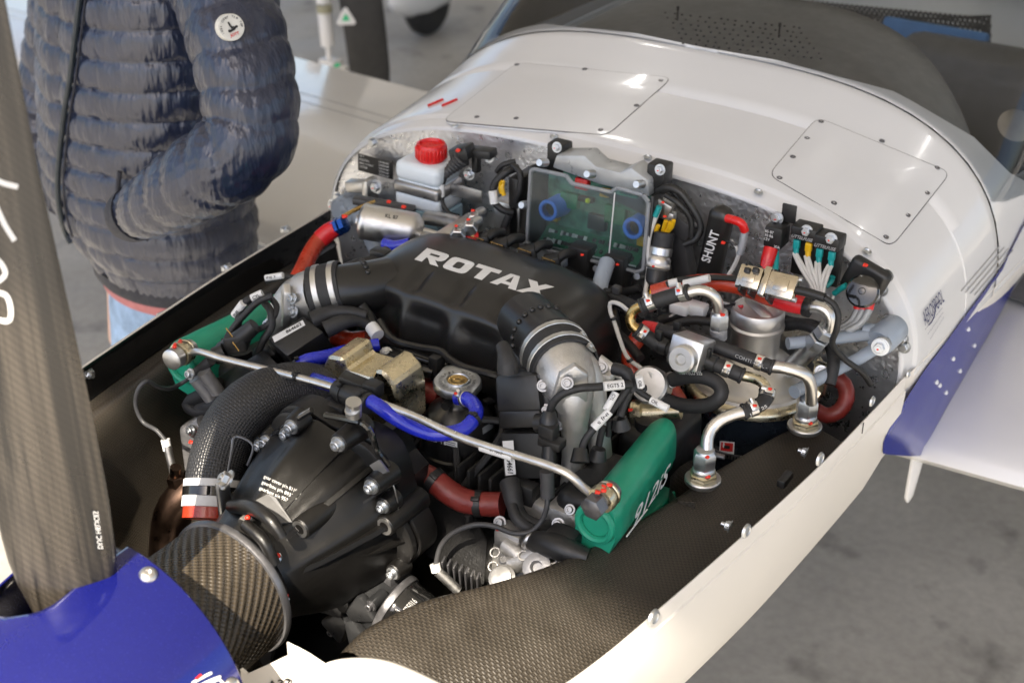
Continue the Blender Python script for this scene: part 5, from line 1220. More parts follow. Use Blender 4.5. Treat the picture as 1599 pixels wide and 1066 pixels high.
def alutube(parent, pts, r=.0070, name='metal_elbow', m=None):
    b = MB(); b.tube(pts, r, 18); return ob(name, b, m or STEEL, parent)
def blackhose(parent, pts, r=.0145, name='hose', clamps=(), bead=True, m=None):
    c = [P3(p) for p in pts]; b = MB(); b.tube(pts, r, 20); o = ob(name, b, m or RUBBER, parent)
    sp_ = spline(c, .006)
    for f in clamps:
        i = min(len(sp_)-2, int(f*(len(sp_)-1))); k = band(parent, sp_[i], sp_[i+1], r, STEEL, w=.0105)
        j = 0 if f < .5 else len(sp_)-1; t = (sp_[1]-sp_[0]) if f < .5 else (sp_[-1]-sp_[-2])
    for j, e in ((0, 1), (-1, -2)):
        t = (sp_[j]-sp_[e]).normalized(); q = MB(); q.lathe(sp_[j]-t*.004, t, [(r, 0), (r+.0012, .001), (r+.0012, .004), (r-.002, .0045)], 20, cap=True); ob('hose_end', q, RUBBER, parent)
    return o
def hexnut(parent, p, ax, r, h, m=None, mark=True):
    ax = V(ax).normalized(); p = P3(p); b = MB(); b.hexa(p, ax, r, h, .14); b.lathe(p+ax*h, ax, [(r*.86, 0), (r*.80, h*.16), (r*.72, h*.18)], 20); o = ob('union_nut', b, m or ZINC, parent)
    if mark: paint(parent, p+ax*h*.95+(CC-p).normalized()*r*.8+V((.004, 0, 0)), .0042)
    return o
# oil hose one: tall elbow, short hose, brass bend, thermostat block
h1 = thing('oil_hose', at(1040, 470, Y=-.26), 'black oil hose with steel clamps bending from a tall steel elbow round a brass one', 'hose', 'black oil hoses at the tank')
hexnut(h1, (1122, 512, -.235), (0, 0, 1), .0130, .022); b = MB(); b.cyl(at(1122, 530, Y=-.235), at(1122, 512, Y=-.235), .0115, n=20, bev=.002); ob('union_stub', b, CASTGREY, h1)
alutube(h1, [(1121, 498, -.235), (1122, 480, -.24), (1118, 466, -.245), (1107, 456, -.25), (1092, 453, -.255), (1074, 457, -.26)])
blackhose(h1, [(1076, 456, -.26), (1050, 462, -.265), (1024, 470, -.275), (1000, 479, -.285)], .0100, clamps=(.12, .85))
alutube(h1, [(1002, 478, -.285), (990, 484, -.288), (984, 496, -.292), (987, 508, -.294), (998, 517, -.292)], .0070, 'brass_elbow', BRASS)
blackhose(h1, [(994, 514, -.294), (1010, 526, -.29), (1030, 538, -.285), (1062, 548, -.275)], .0100, clamps=(.15,)); 
h2 = thing('oil_hose', at(1130, 575, Y=-.28), 'black oil hose with steel clamps leaving the square block towards a yellow plated elbow', 'hose', 'black oil hoses at the tank')
blackhose(h2, [(1085, 556, -.285), (1110, 566, -.28), (1135, 576, -.275), (1160, 587, -.27)], .0100, clamps=(.68,))
alutube(h2, [(1158, 586, -.27), (1172, 589, -.268), (1184, 593, -.27), (1193, 600, -.275), (1198, 612, -.28)], .0070, 'yellow_elbow', YZINC)
blackhose(h2, [(1198, 608, -.28), (1196, 622, -.29), (1182, 634, -.31), (1160, 643, -.325)], .0096, clamps=(.15, .86))
alutube(h2, [(1165, 642, -.322), (1145, 647, -.333), (1125, 656, -.345), (1112, 668, -.355), (1105, 684, -.365), (1104, 703, -.373)], .0082)
text('printed_mark', '1SN 25', at(1172, 648, Y=-.335), at(1190, 638, Y=-.325)-at(1172, 648, Y=-.335), (0, -.3, 1), .006, PRINT, h2, .004, lift=.002)
h3 = thing('oil_hose', at(1150, 555, Y=-.24), 'long straight black oil hose with white print running behind the square block', 'hose', 'black oil hoses at the tank')
rs_ = MB(); rs_.tube([(1006, 512, -.26), (1020, 514, -.26), (1034, 520, -.26)], .0104, 16); ob('heat_shrink', rs_, REDSHR, h3)
pts3 = [(1028, 516, -.26), (1060, 522, -.26), (1090, 530, -.258), (1125, 543, -.255), (1165, 558, -.25), (1207, 574, -.245)]
blackhose(h3, pts3, .0096, clamps=(.90,))
A = P3((1148, 556, -.27)); B_ = P3((1198, 575, -.262)); text('printed_mark', 'CONTI - OIL -', A, B_-A, (0, -.25, 1), .0065, GREYPRINT, h3, .006, width=(B_-A).length, lift=.002)
alutube(h3, [(1200, 572, -.245), (1228, 575, -.24), (1247, 580, -.232), (1260, 588, -.224), (1266, 602, -.216), (1267, 628, -.207)], .0080)
for hh, p, q in ((h1, (1030, 538, -.285), (1040, 542, -.285)), (h2, (1105, 564, -.28), (1112, 567, -.28)), (h3, (1058, 522, -.26), (1066, 524, -.26))):
    b = MB(); a = P3(p); e = P3(q); t = (e-a).normalized(); b.lathe(a, t, [(.0102, 0), (.0116, .001), (.0116, .012), (.0102, .013)], 20, cap=False); b.box(a+V((0, -.003, .015)), (.010, .008, .014), None, .002); ob('hose_spacer', b, BLACKPL, hh)
# square block with plug
blk = thing('thermostat_block', at(1075, 555, Y=-.29), 'square machined aluminium block with a round plug between the oil hoses', 'metal block')
x_ = (at(1096, 556, Y=-.295)-at(1047, 538, Y=-.295)).normalized(); n_ = V((.18, -.93, .3)); n_ = (n_-x_*n_.dot(x_)).normalized(); y_ = n_.cross(x_)
b = MB(); b.box(at(1079, 548, Y=-.285), (.046, .040, .044), (x_, y_, n_), .0028); ob('block', b, ALU, blk, ang=25)
b = MB(); b.lathe(at(1067, 560, Y=-.312), n_, [(.019, -.006), (.0185, .008), (.016, .010), (.008, .010), (.006, .006), (.001, .006)], 30); ob('plug', b, ALU, blk)
# loop hose with brass barb
h4 = thing('vent_hose', at(1080, 610, Y=-.29), 'thick black rubber hose making a loop from a brass barb with white print', 'hose')
blackhose(h4, [(1045, 594, -.285), (1062, 590, -.287), (1085, 587, -.29), (1108, 591, -.29), (1122, 600, -.292), (1127, 611, -.297), (1122, 623, -.302), (1105, 632, -.305), (1080, 634, -.305), (1055, 630, -.302), (1036, 623, -.30)], .0098, clamps=(.03,))
b = MB(); b.tube([(1030, 596, -.285), (1048, 593, -.285)], .0095, 14, smooth=False); ob('brass_barb', b, BRASS, h4)
A = P3((1062, 583, -.30)); B_ = P3((1098, 584, -.302)); text('printed_mark', '1NOV/ECO 3/25', A, B_-A, (0, -.2, 1), .006, PRINT, h4, .005, width=(B_-A).length, lift=.002)
b = MB(); b.tube([(1036, 623, -.30), (1016, 614, -.305), (1002, 606, -.31)], .0108, 16); ob('hose_sleeve', b, BLACKPL, h4)
b = MB(); b.cyl(at(1022, 606, Y=-.285), at(1012, 600, Y=-.31), .026, n=30, bev=.003); pd = thing('pressure_sensor', at(1018, 603, Y=-.30), 'round silver sensor can behind the wire labels', 'sensor'); ob('sensor_can', b, ALU, pd)
b = MB(); b.lathe(at(985, 645, Y=-.32), (.8, .2, .2), [(.014, 0), (.018, .004), (.018, .018), (.013, .02), (.010, .05), (.010, .07)], 18); ob('brass_body', b, YZINC, pd); paint(pd, at(984, 640, Y=-.34), .004)

# big orange firesleeved hose across the firewall
h5 = thing('firesleeve_hose', at(1130, 445, Y=-.14), 'fat orange-red fire sleeved hose lying along the firewall under the shunt', 'hose', 'orange fire sleeved hoses')
b = MB(); b.tube([(1020, 458, -.16), (1048, 450, -.15), (1075, 444, -.14), (1105, 441, -.13), (1140, 443, -.125), (1170, 451, -.12), (1200, 463, -.12), (1225, 470, -.12)], .0125, 20); ob('sleeve', b, FIRESLV, h5)
b = MB(); b.tube([(1208, 464, -.12), (1230, 471, -.12), (1258, 478, -.12)], [.0132, .0140, .0125], 20); ob('heat_shrink', b, REDSHR, h5)
b = MB(); p = P3((1256, 477, -.12)); q = P3((1266, 480, -.12)); b.lathe(p, q-p, [(.0135, 0), (.0145, .002), (.0145, .010), (.009, .011)], 22); ob('collar', b, BLACKPL, h5)
alutube(h5, [(1262, 479, -.12), (1278, 479, -.12), (1290, 485, -.12), (1297, 497, -.12), (1294, 512, -.12), (1284, 526, -.12)], .0085)
b = MB(); b.tube([(1040, 444, -.165), (1058, 437, -.155), (1080, 435, -.15), (1115, 433, -.145), (1160, 436, -.14)], .0042, 8); ob('data_cable', b, BLACKPL, h5)
sleeve_label(h5, (1044, 443, -.168), (1058, 440, -.162), .0055); sleeve_label(h5, (1068, 443, -.163), (1108, 434, -.155), .0055)
# data plug pair
dp_ = thing('data_plug', at(1200, 440, Y=-.15), 'pair of shiny metal data plug shells tied onto the orange hose', 'connector')
x_ = (at(1246, 450, Y=-.15)-at(1160, 430, Y=-.15)).normalized(); n_ = V((.1, -.75, .65)); n_ = (n_-x_*n_.dot(x_)).normalized(); y_ = n_.cross(x_)
NICK = mat('nickel_plated_shell', (.56, .50, .40), .22, 1, (250, .1), .15, 50)
for (px, py), L_, W_ in (((1172, 434), .034, .032), ((1196, 440), .010, .042), ((1222, 447), .040, .034)):
    b = MB(); b.box(at(px, py, Y=-.15), (L_, W_, .014), (x_, y_, n_), .0025); s_ = ob('shell', b, NICK, dp_, ang=25)
    if L_ > .02:
        b = MB(); b.box(at(px, py, Y=-.15)+n_*.0075, (L_*.5, W_*.5, .002), (x_, y_, n_), .0008); ob('embossed_panel', b, NICK, s_)
        for e in (-1, 1): b = MB(); b.cyl(at(px, py, Y=-.15)+y_*W_*.42*e-x_*L_*.5, at(px, py, Y=-.15)+y_*W_*.42*e+x_*L_*.6, .0035, n=10); ob('jack_screw', b, ZINC, s_)
for px, py in ((1163, 432), (1178, 437), (1206, 446)): b = MB(); b.box(at(px, py, Y=-.15)-n_*.006, (.004, .044, .026), (x_, y_, n_), .001); ob('cable_tie', b, BLACKPL, dp_)
for px in (1168, 1181): b = MB(); b.box(at(px, 423, Y=-.15), (.009, .008, .012), (x_, y_, n_), .002); ob('tie_head', b, BLACKPL, dp_)
b = MB(); b.tube([(1244, 453, -.15), (1266, 458, -.15), (1288, 465, -.15)], .0062, 10); ob('strain_relief', b, BLACKPL, dp_)
b = MB(); b.tube([(1288, 465, -.15), (1302, 475, -.15), (1309, 492, -.15), (1306, 515, -.15), (1300, 536, -.14), (1318, 560, -.12), (1345, 580, -.10), (1360, 600, -.08)], .0042, 10); ob('cable', b, LOOM, dp_)
# bulkhead fittings standing on the carbon shelf
def fitting(px, py, Yn, label):
    p = at(px, py, Z=-.012); t_ = thing('bulkhead_fitting', p, label, 'hose fitting', 'plated hose fittings on the carbon shelf'); ax = V((0, 0, 1)); n = .9
    b = MB(); b.lathe(p, ax, [(.0225, 0), (.0235, .0015), (.0235, .006), (.0222, .0075), (.008, .0075)], 36); ob('base_washer', b, ALU, t_)
    b = MB(); b.hexa(p+ax*.0075, ax, .0188, .008, .2); ob('lock_nut', b, YZINC, t_)
    b = MB(); b.lathe(p+ax*.0155, ax, [(.0145, 0), (.0150, .001), (.0150, .004), (.0125, .006), (.0115, .010)], 26); ob('collar', b, ZINC, t_)
    b = MB(); b.hexa(p+ax*.023, ax, .0155, .024, .15); b.lathe(p+ax*.047, ax, [(.0130, 0), (.0118, .003), (.0085, .004)], 24); ob('union_nut', b, ZINC, t_)
    for dz, dx in ((.018, .013), (.047, .009)): paint(t_, p+V((dx*.8, -.010, dz)), .0048)
fitting(1097, 752, 0, 'plated hose fitting nearer the green cover with a steel elbow curving to a clamp')
fitting(1256, 669, 0, 'plated hose fitting farthest aft on the carbon shelf below a straight steel pipe')

# ---------------------------------------------------------------- engine mount tubes
em_ = thing('engine_mount', (0, -.1, -.1), 'blue grey painted tubular steel engine mount bolted to the firewall corners', 'engine mount')
for pts, r in (([(1392, 520, -.03), (1340, 524, -.06), (1290, 530, -.10), (1230, 536, -.14)], .0085), ([(1390, 530, -.035), (1340, 560, -.08), (1290, 585, -.13), (1240, 612, -.2)], .0090), ([(1345, 515, -.05), (1370, 516, -.04)], .010),
               ([(548, 318, -.05), (575, 360, -.10), (592, 400, -.15), (600, 425, -.2)], .0135), ([(540, 325, -.05), (600, 330, -.07), (640, 345, -.10)], .012), ([(948, 410, -.12), (938, 440, -.16), (930, 480, -.2)], .012), ([(880, 405, -.10), (895, 412, -.09), (920, 400, -.08)], .012)):
    b = MB(); b.tube(pts, r, 18, smooth=False); ob('mount_tube', b, MOUNT, em_)
for (px, py, Y), r, L_, ax in (((1388, 520, -.03), .021, .05, (-.15, -1, -.1)), ((548, 322, -.03), .026, .05, (.15, -1, 0))):
    p = at(px, py, Y=Y); b = MB(); b.lathe(p-V(ax).normalized()*.02, ax, [(r*.9, 0), (r, .004), (r, L_-.006), (r*.8, L_)], 28); cu_ = ob('mount_cup', b, MOUNT, em_)
b = MB(); p = at(1376, 540, Y=-.075); b.lathe(p, (.1, -.9, .2), [(.012, -.012), (.012, -.002), (.010, 0), (.010, .003), (.0125, .003), (.0125, .006)], 24); ob('rubber_washer', b, ZINC, em_); hexbolt(em_, p+V((0, -.006, .001)), (.1, -.9, .2), .0075, mark=True)
hexbolt(em_, at(588, 291, Y=-.05), (0, -1, .1), .008, mark=True); hexbolt(em_, at(520, 320, Y=-.03), (0, -1, .1), .007, mark=True)
b = MB(); b.box(at(560, 290, Y=-.045), (.045, .02, .02), ((.95, 0, .2), (0, 1, 0), (-.2, 0, .95)), .003); b.box(at(578, 300, Y=-.05), (.012, .03, .05), None, .003); ob('mount_bracket', b, ALU, em_)

# ---------------------------------------------------------------- coolant reservoir
rz = thing('coolant_bottle', at(680, 330, Y=-.06), 'translucent square coolant bottle with red ribbed cap and blue fluid', 'bottle')
px0 = at(684, 300, Y=-.095); X1 = px0.x; Yf = -.095; ZT = at(684, 268, Y=Yf).z; w = .088; dp2 = .07
def rbox(z0, z1, inset, m, nm, bev=.012):
    b = MB(); b.box((X1-w/2, Yf+dp2/2, (z0+z1)/2), (w-2*inset, dp2-2*inset, z1-z0), None, bev, 4); return ob(nm, b, m, rz, ang=50)
b1 = rbox(ZT-.034, ZT, 0, MILK, 'bottle_top'); rbox(ZT-.058, ZT-.030, .003, MILK, 'bottle_waist', .006); rbox(ZT-.079, ZT-.052, 0, MILK, 'bottle_base', .008); rbox(ZT-.150, ZT-.0785, .0004, MILKB, 'fluid_level', .004)
b = MB(); b.box((X1-w/2, Yf+dp2/2-.001, ZT-.044), (w+.001, dp2+.003, .021), None, .006, 3); b.box((X1+.03, Yf+.035, ZT-.042), (.06, .003, .021), None, .001); ob('retaining_strap', b, mat('grey_metal_strap', (.42, .41, .40), .35, .9, (300, .1)), rz)
cpx = V((X1-w*.42, Yf+dp2*.5, ZT)); b = MB(); b.lathe(cpx, (0, 0, 1), [(.021, -.004), (.021, .003), (.024, .004), (.0245, .024), (.0225, .028), (.019, .029), (.017, .0245), (.001, .024)], 40); cpo = ob('screw_cap', b, REDCAP, rz)
for k in range(26):
    a = 2*math.pi*k/26; u = V((math.cos(a), math.sin(a), 0)); inst('cap_rib', 'cap_rib', lambda m: m.box((0, 0, .5), (.22, .16, 1), None, .05, 1), REDCAP, cpo, cpx+u*.0243+V((0, 0, .004)), (0, 0, 1), .019, up=u)
hexbolt(rz, at(733, 271, Y=-.05), (0, -1, .1), .007, mark=True)
# placard
b = MB(); P = [at(x_, y_, Y=-.008) for x_, y_ in [(559, 266), (614, 281), (614, 254), (559, 239)]]; b.add(P, [(0, 1, 2, 3)]); pk = ob('placard', b, INK, fw)
for i, s in enumerate(('W T', 'ELECTRIC', 'MAX 12 VOLT', 'SYSTEM')): text('printed_mark', s, at(562, 243+5.5*i+1.2, Y=-.0095), at(614, 281, Y=-.008)-at(559, 266, Y=-.008), (0, 0, 1), .0035, PRINT, pk, .01)
for i in range(5): text('printed_mark', 'CAUTION LIMIT', at(592, 253.5+5*i, Y=-.0095), at(614, 281, Y=-.008)-at(559, 266, Y=-.008), (0, 0, 1), .0034, PRINT, pk, .01, width=.022)
# manifold pressure connector with cable
mp = thing('pressure_connector', at(720, 245, Y=-.05), 'black ribbed connector with a thin cable hanging beside the bottle', 'connector')
b = MB(); b.box(at(722, 238, Y=-.06), (.034, .03, .022), ((.9, .1, .3), (-.1, .99, 0), (-.3, 0, .95)), .004); b.box(at(750, 238, Y=-.045), (.05, .025, .014), ((.95, .05, .1), (-.05, .99, 0), (-.1, 0, .95)), .003); b.box(at(744, 255, Y=-.045), (.012, .014, .03), None, .003); ob('sensor_body', b, BLACKPL, mp); paint(mp, at(715, 235, Y=-.078), .006)
b = MB(); c = [P3(p) for p in [(722, 246, -.066), (710, 256, -.07), (702, 266, -.072)]]
for k in range(6): 
    f = k/5; q = c[0].lerp(c[2], f); b.lathe(q, c[2]-c[0], [(.0135-.006*f, 0), (.0155-.007*f, .002), (.0135-.006*f, .0042)], 16)
b.tube([c[0], c[1], c[2], P3((697, 275, -.074))], [.012, .010, .007, .005], 12); ob('strain_relief', b, GREYPL, mp)
b = MB(); b.tube([(702, 266, -.073), (694, 280, -.076), (690, 300, -.08), (692, 320, -.085), (702, 333, -.09), (716, 338, -.095)], .0036, 10); ob('cable', b, BLACKPL, mp)
sleeve_label(mp, (690, 288, -.08), (690, 307, -.083), .0046); hexbolt(mp, at(764, 244, Y=-.035), (0, -1, .2), .007)
# fuel filter
ff = thing('fuel_filter', at(610, 350, Y=-.17), 'bare aluminium fuel filter canister lying below the coolant bottle', 'fuel filter')
a = at(565, 345, Y=-.19); e = at(652, 361, Y=-.155); t = (e-a).normalized(); ln = (e-a).length
b = MB(); b.lathe(a, t, [(.010, -.008), (.012, -.004), (.024, -.002), (.0285, .002), (.0295, .006), (.0282, .009), (.0285, .012), (.0285, ln-.008), (.027, ln-.002), (.018, ln+.006), (.008, ln+.010), (.006, ln+.03)], 40); ob('canister', b, ALU, ff, ang=50)
for k, s in enumerate(('KL', '87')): text('printed_mark', s, a+t*(.05+.012*k)+V((0, -.018, .0225)), t, (0, .6, .8), .006, INK, ff, .02, lift=.002)
b = MB(); b.box(at(600, 320, Y=-.13), (.10, .02, .012), (t, V((-.3, .95, 0)), V((0, 0, 1))), .003); ob('filter_cradle', b, GREYPL, ff)
for q in ((607, 315), (630, 323)): paint(ff, at(q[0], q[1], Y=-.16), .0055)
# valve block behind the plenum
vb = thing('fuel_valve_block', at(715, 365, Y=-.16), 'square aluminium fuel block with plated nuts and red caps behind the plenum', 'metal block')
a = at(678, 381, Y=-.21); e = at(740, 343, Y=-.13); t = (e-a).normalized(); b = MB(); b.box((a+e)/2, ((e-a).length, .022, .020), (t, V((t.y, -t.x, 0)).normalized()*-1, V((0, 0, 1))), .002); ob('bar', b, ALU, vb, ang=25)
for px, py, Y, m_ in ((693, 382, -.22, ZINC), (716, 362, -.19, ZINC), (735, 352, -.17, ZINC), (742, 338, -.13, ZINC)):
    b = MB(); p = at(px, py, Y=Y); b.hexa(p, (.4, -.8, -.2), .012, .014); b.cyl(p, p+V((.0, .02, 0)), .009, n=14); ob('plated_nut', b, m_, vb); paint(vb, p+V((0, -.006, .012)), .004)
for px, py, Y in ((704, 384, -.20), (735, 374, -.17)): b = MB(); b.lathe(at(px, py, Y=Y), (.2, -.5, .6), [(.013, -.01), (.014, 0), (.014, .012), (.011, .015)], 20); ob('red_cap', b, REDCAP, vb)
b = MB(); b.tube([(650, 365, -.15), (675, 372, -.17), (690, 380, -.2)], .008, 12); b.tube([(668, 340, -.11), (700, 345, -.12), (720, 350, -.13)], .012, 14); ob('fuel_pipe', b, ALU, vb)
# orange hose on the left with blue fitting
h6 = thing('firesleeve_hose', at(490, 390, Y=-.2), 'orange-red fire sleeved hose with a blue end fitting beside the fuel filter', 'hose', 'orange fire sleeved hoses')
b = MB(); b.tube([(514, 362, -.21), (498, 376, -.225), (485, 395, -.25), (474, 418, -.28), (462, 440, -.31), (452, 455, -.33)], .0135, 20); ob('sleeve', b, FIRESLV, h6)
b = MB(); b.tube([(526, 355, -.205), (514, 362, -.21), (500, 374, -.222)], [.0128, .0148, .0145], 18); ob('heat_shrink', b, REDSHR, h6)
b = MB(); p = at(522, 357, Y=-.205); q = at(545, 346, Y=-.195); b.hexa(p, q-p, .015, .012); b.lathe(p+(q-p).normalized()*.012, q-p, [(.011, 0), (.0145, .002), (.0145, .010), (.009, .012)], 6); ob('blue_fitting', b, BLUEANO, h6); b = MB(); b.tube([(535, 338, -.20), (560, 325, -.17), (585, 315, -.14)], .0035, 8); ob('tie_wire', b, BRASS, h6); paint(h6, at(538, 338, Y=-.205), .006)

# ---------------------------------------------------------------- engine control box with clear lid
ec = thing('control_box', at(920, 420, Y=-.09), 'black framed control box with hazy clear lid over a green circuit board', 'control box')
TL, TR, BR, BL = at(829, 264, Y=-.085), at(1015, 303, Y=-.085), at(1001, 427, Y=-.10), at(821, 381, Y=-.10)
X_ = (TR-TL+BR-BL); W_ = X_.length/2; X_.normalize(); Y_ = (TL-BL+TR-BR); H_ = Y_.length/2; Y_ = (Y_-X_*Y_.dot(X_)).normalized(); N_ = X_.cross(Y_)
if N_.y > 0: N_ = -N_
C0 = (TL+TR+BR+BL)/4
def el(u, v, d=0): return C0+X_*(u-.5)*W_+Y_*(v-.5)*H_+N_*d      # u right, v up, d out of the lid
out_ = [(0, 0.04), (.04, 0), (.95, 0), (1, .05), (1, .90), (.95, .97), (.74, .99), (.69, .92), (.36, .92), (.31, 1.0), (.03, 1.0), (0, .96)]
def plate(poly, d0, d1, m, nm, par, bev=.002):
    b = MB(); P = [el(u, v, d0) for u, v in poly]; b.bm(slab(P, abs(d1-d0), N_ if d1 < d0 else -N_, bev)); return ob(nm, b, m, par, ang=30)
b = MB()
for (u0, v0), (u1, v1) in zip(out_, out_[1:]+out_[:1]):
    a = el(u0, v0, -.002); e = el(u1, v1, -.002); b.tube([a, e], .0032, 8, smooth=False)
rim = ob('lid_rim', b, SLEEVE, ec)
plate(out_, 0, -.0022, LID, 'clear_lid', ec, .0008)
bk = [(-.02, -.03), (1.02, -.03), (1.02, .98), (-.02, 1.02)]
plate(bk, -.052, -.062, BLACKPL, 'back_plate', ec)
for (u0, v0, u1, v1) in ((-.03, -.03, .0, 1.02), (1.0, -.03, 1.03, .97), (-.02, -.035, 1.02, 0.0)): plate([(u0, v0), (u1, v0), (u1, v1), (u0, v1)], -.004, -.055, BLACKPL, 'side_wall', ec, .002)
plate([(.03, .04), (.97, .04), (.97, .93), (.03, .95)], -.044, -.05, mat('grey_inner_panel', (.06, .18, .13), .5, 0, None, .75, 45), 'inner_panel', ec)
b = MB(); P = [el(.07, .03, -.006), el(.93, .05, -.006), el(.93, .20, -.042), el(.07, .24, -.042)]; b.bm(slab(P, .003, (P[1]-P[0]).cross(P[3]-P[0]).normalized(), .0005)); pcb = ob('circuit_board', b, PCB, ec)
b = MB(); b.tube([P[0], P[1]], .0012, 6, smooth=False); ob('board_edge', b, LABEL, pcb)
for r_ in range(2):
    for k in range(30):
        q = P[0].lerp(P[1], .06+.03*k)+(P[3]-P[0])*(.25+.4*r_); c = MB()
        if random.random() < .8: inst('chip', 'chip', lambda m: m.box((0, 0, .3), (1, 1, .6), None, .1, 1), random.choice([INK, INK, ALU, LABEL]), pcb, q, Y_*.6+N_, (random.uniform(.003, .006), random.uniform(.004, .008), .005))
for i, (u, v) in enumerate(((.16, .50), (.88, .52))):
    b = MB(); q = el(u, v, -.006); b.torus(q, N_, .0135, .0032, 36, 10); ob('blue_ring', b, BLUERING, ec)
    b = MB(); b.lathe(el(u, v, -.043), N_, [(.0175, 0), (.0165, .02), (.0135, .036)], 28, cap=False); ob('blue_sleeve', b, BLUERING, ec)
    b = MB(); b.lathe(el(u, v, -.02), N_, [(.011, 0), (.011, .003)], 24); ob('socket_core', b, INK, ec)
plate([(.40, .70), (.52, .70), (.52, .76), (.40, .76)], -.008, -.02, INK, 'display', ec, .001); b = MB(); b.ball(el(.49, .735, -.006), .004); ob('yellow_lamp', b, mat('yellow_lens', (.6, .7, .02), .3), ec)
for u, v, m_, s_ in ((.12, .35, YELLOW, .018), (.90, .30, YELLOW, .02), (.35, .85, REDCAP, .022), (.55, .80, YELLOW, .016), (.25, .6, PCB, .03), (.65, .55, PCB, .035), (.5, .4, GREYPL, .03), (.75, .75, PCB, .03)):
    b = MB(); b.box(el(u, v, -.038), (s_, s_*.8, .012), (X_, Y_, N_), .002); ob('component', b, m_, ec)
plate([(.715, .02), (.722, .02), (.735, .93), (.727, .93)], .0025, .0003, LABEL, 'lid_seam', ec, .0003)
for px, py in [(846, 254), (920, 272), (997, 288), (818, 320), (819, 383), (934, 419), (998, 431)]:
    p = at(px, py, Y=-.092); b = MB(); b.lathe(p, N_*.5+V((0, -.6, .3)), [(.0065, -.012), (.0065, .004), (.005, .008), (.002, .008)], 14); sc_ = ob('lid_screw', b, ZINC, ec)
b = MB(); top = [(880, 250), (905, 247), (926, 258), (975, 272), (1000, 268), (1014, 285), (1012, 305), (950, 290), (930, 275), (895, 262)]; b.bm(slab([at(x_, y_, Y=-.06) for x_, y_ in [(868, 243), (912, 243), (930, 260), (968, 270), (985, 262), (1012, 282), (1014, 308), (935, 288), (890, 272), (862, 262)]], .04, V((0, -1, 0)), .003)); ob('cover_top', b, mat('grey_moulded_cover', (.46, .475, .48), .35, .3, (300, .1)), ec, ang=30)
for fx, fy in ((874, 245), (1030, 278)): b = MB(); b.box(at(fx, fy, Y=-.03), (.03, .03, .05), None, .004); ob('mounting_foot', b, BLACKPL, ec)
pass; hexbolt(ec, at(870, 230, Y=-.05), (0, -1, .2), .0055, mark=True); hexbolt(ec, at(1031, 265, Y=-.05), (0, -1, .2), .0055, mark=True)
for px, py in ((909, 410), (964, 425)): b = MB(); b.box(at(px, py, Y=-.095), (.035, .03, .06), None, .003); ob('socket', b, BLACKPL, ec); paint(ec, at(px, py-12, Y=-.115), .0035)

# ---------------------------------------------------------------- harness pieces left of the box
hn = thing('wiring_harness', at(790, 340, Y=-.08), 'black sleeved wiring harness looping down beside the control box with one yellow wire', 'wiring harness', 'black wiring harnesses on the firewall')
b = MB(); b.tube([(808, 262, -.05), (792, 268, -.07), (778, 280, -.08), (770, 295, -.085), (772, 315, -.09), (785, 328, -.09), (800, 332, -.08)], [.006, .0065, .0065, .006, .0055, .0055, .0055], 14); b.tube([(800, 258, -.06), (812, 270, -.065), (812, 295, -.07), (805, 315, -.07)], .005, 12); b.tube([(795, 335, -.09), (788, 352, -.095), (782, 370, -.10), (785, 388, -.11)], .0058, 12); b.tube([(805, 252, -.05), (785, 258, -.06), (776, 268, -.06)], .0045, 10); ob('loom', b, LOOM, hn)
b = MB(); b.tube([(786, 282, -.08), (784, 292, -.085), (787, 305, -.085)], .0035, 8); b.tube([(783, 284, -.085), (781, 294, -.085), (783, 302, -.085)], .003, 8); ob('yellow_wire', b, YELLOW, hn)
sleeve_label(hn, (769, 298, -.092), (772, 318, -.095), .0068)
b = MB(); b.box(at(801, 345, Y=-.05), (.05, .04, .075), None, .004); gbx = thing('ignition_module', at(801, 380, Y=-.05), 'pale grey metal box left of the control box behind the black harness', 'metal box'); ob('module_case', b, ALU, gbx); b = MB(); b.box(at(818, 320, Y=-.04), (.02, .06, .11), None, .003); ob('module_bracket', b, BLACKPL, gbx)
# connectors right of the box
yc_ = thing('round_connector', at(1032, 420, Y=-.08), 'upright round connector with banded collar and yellow wires entering its top', 'connector')
a = at(1038, 362, Y=-.07); e = at(1023, 442, Y=-.10); t = (e-a).normalized(); ln = (e-a).length
b = MB(); b.lathe(a, t, [(.0135, 0), (.0155, .002), (.0155, .022), (.013, .024)], 26); ob('rubber_boot', b, RUBBER, yc_)
b = MB(); b.lathe(a+t*.022, t, [(.0145, 0), (.0165, .002), (.0165, .012), (.0145, .014), (.0155, .016), (.017, .018), (.017, .026), (.015, .028)], 28); b.torus(a+t*.052, t, .0155, .003, 28, 8); ob('steel_collar', b, STEEL, yc_)
b = MB(); b.lathe(a+t*.045, t, [(.0162, 0), (.0172, .001), (.0172, .009), (.0162, .010)], 28, cap=False); ob('white_band', b, LABEL, yc_); paint(yc_, a+t*.05+V((0, -.017, .006)), .003)
b = MB(); b.lathe(a+t*.055, t, [(.0155, 0), (.0165, .002), (.0165, .02), (.013, .024), (.012, .03)], 26); ob('black_nut', b, BLACKPL, yc_)
b = MB()
for k, (x0, y0) in enumerate(((1040, 345), (1047, 347), (1052, 344), (1028, 352))): b = MB(); b.tube([(x0, y0, -.08), (x0-3, y0+10, -.078), (1034+k*2, 366, -.072)], .0034, 8); ob('yellow_wire', b, YELLOW, yc_)
for k in range(3): b = MB(); b.tube([(1019+k*4, 440, -.10), (1017+k*4, 460, -.12), (1015+k*4, 480, -.14)], .0032, 8); ob('yellow_wire', b, YELLOW, yc_)
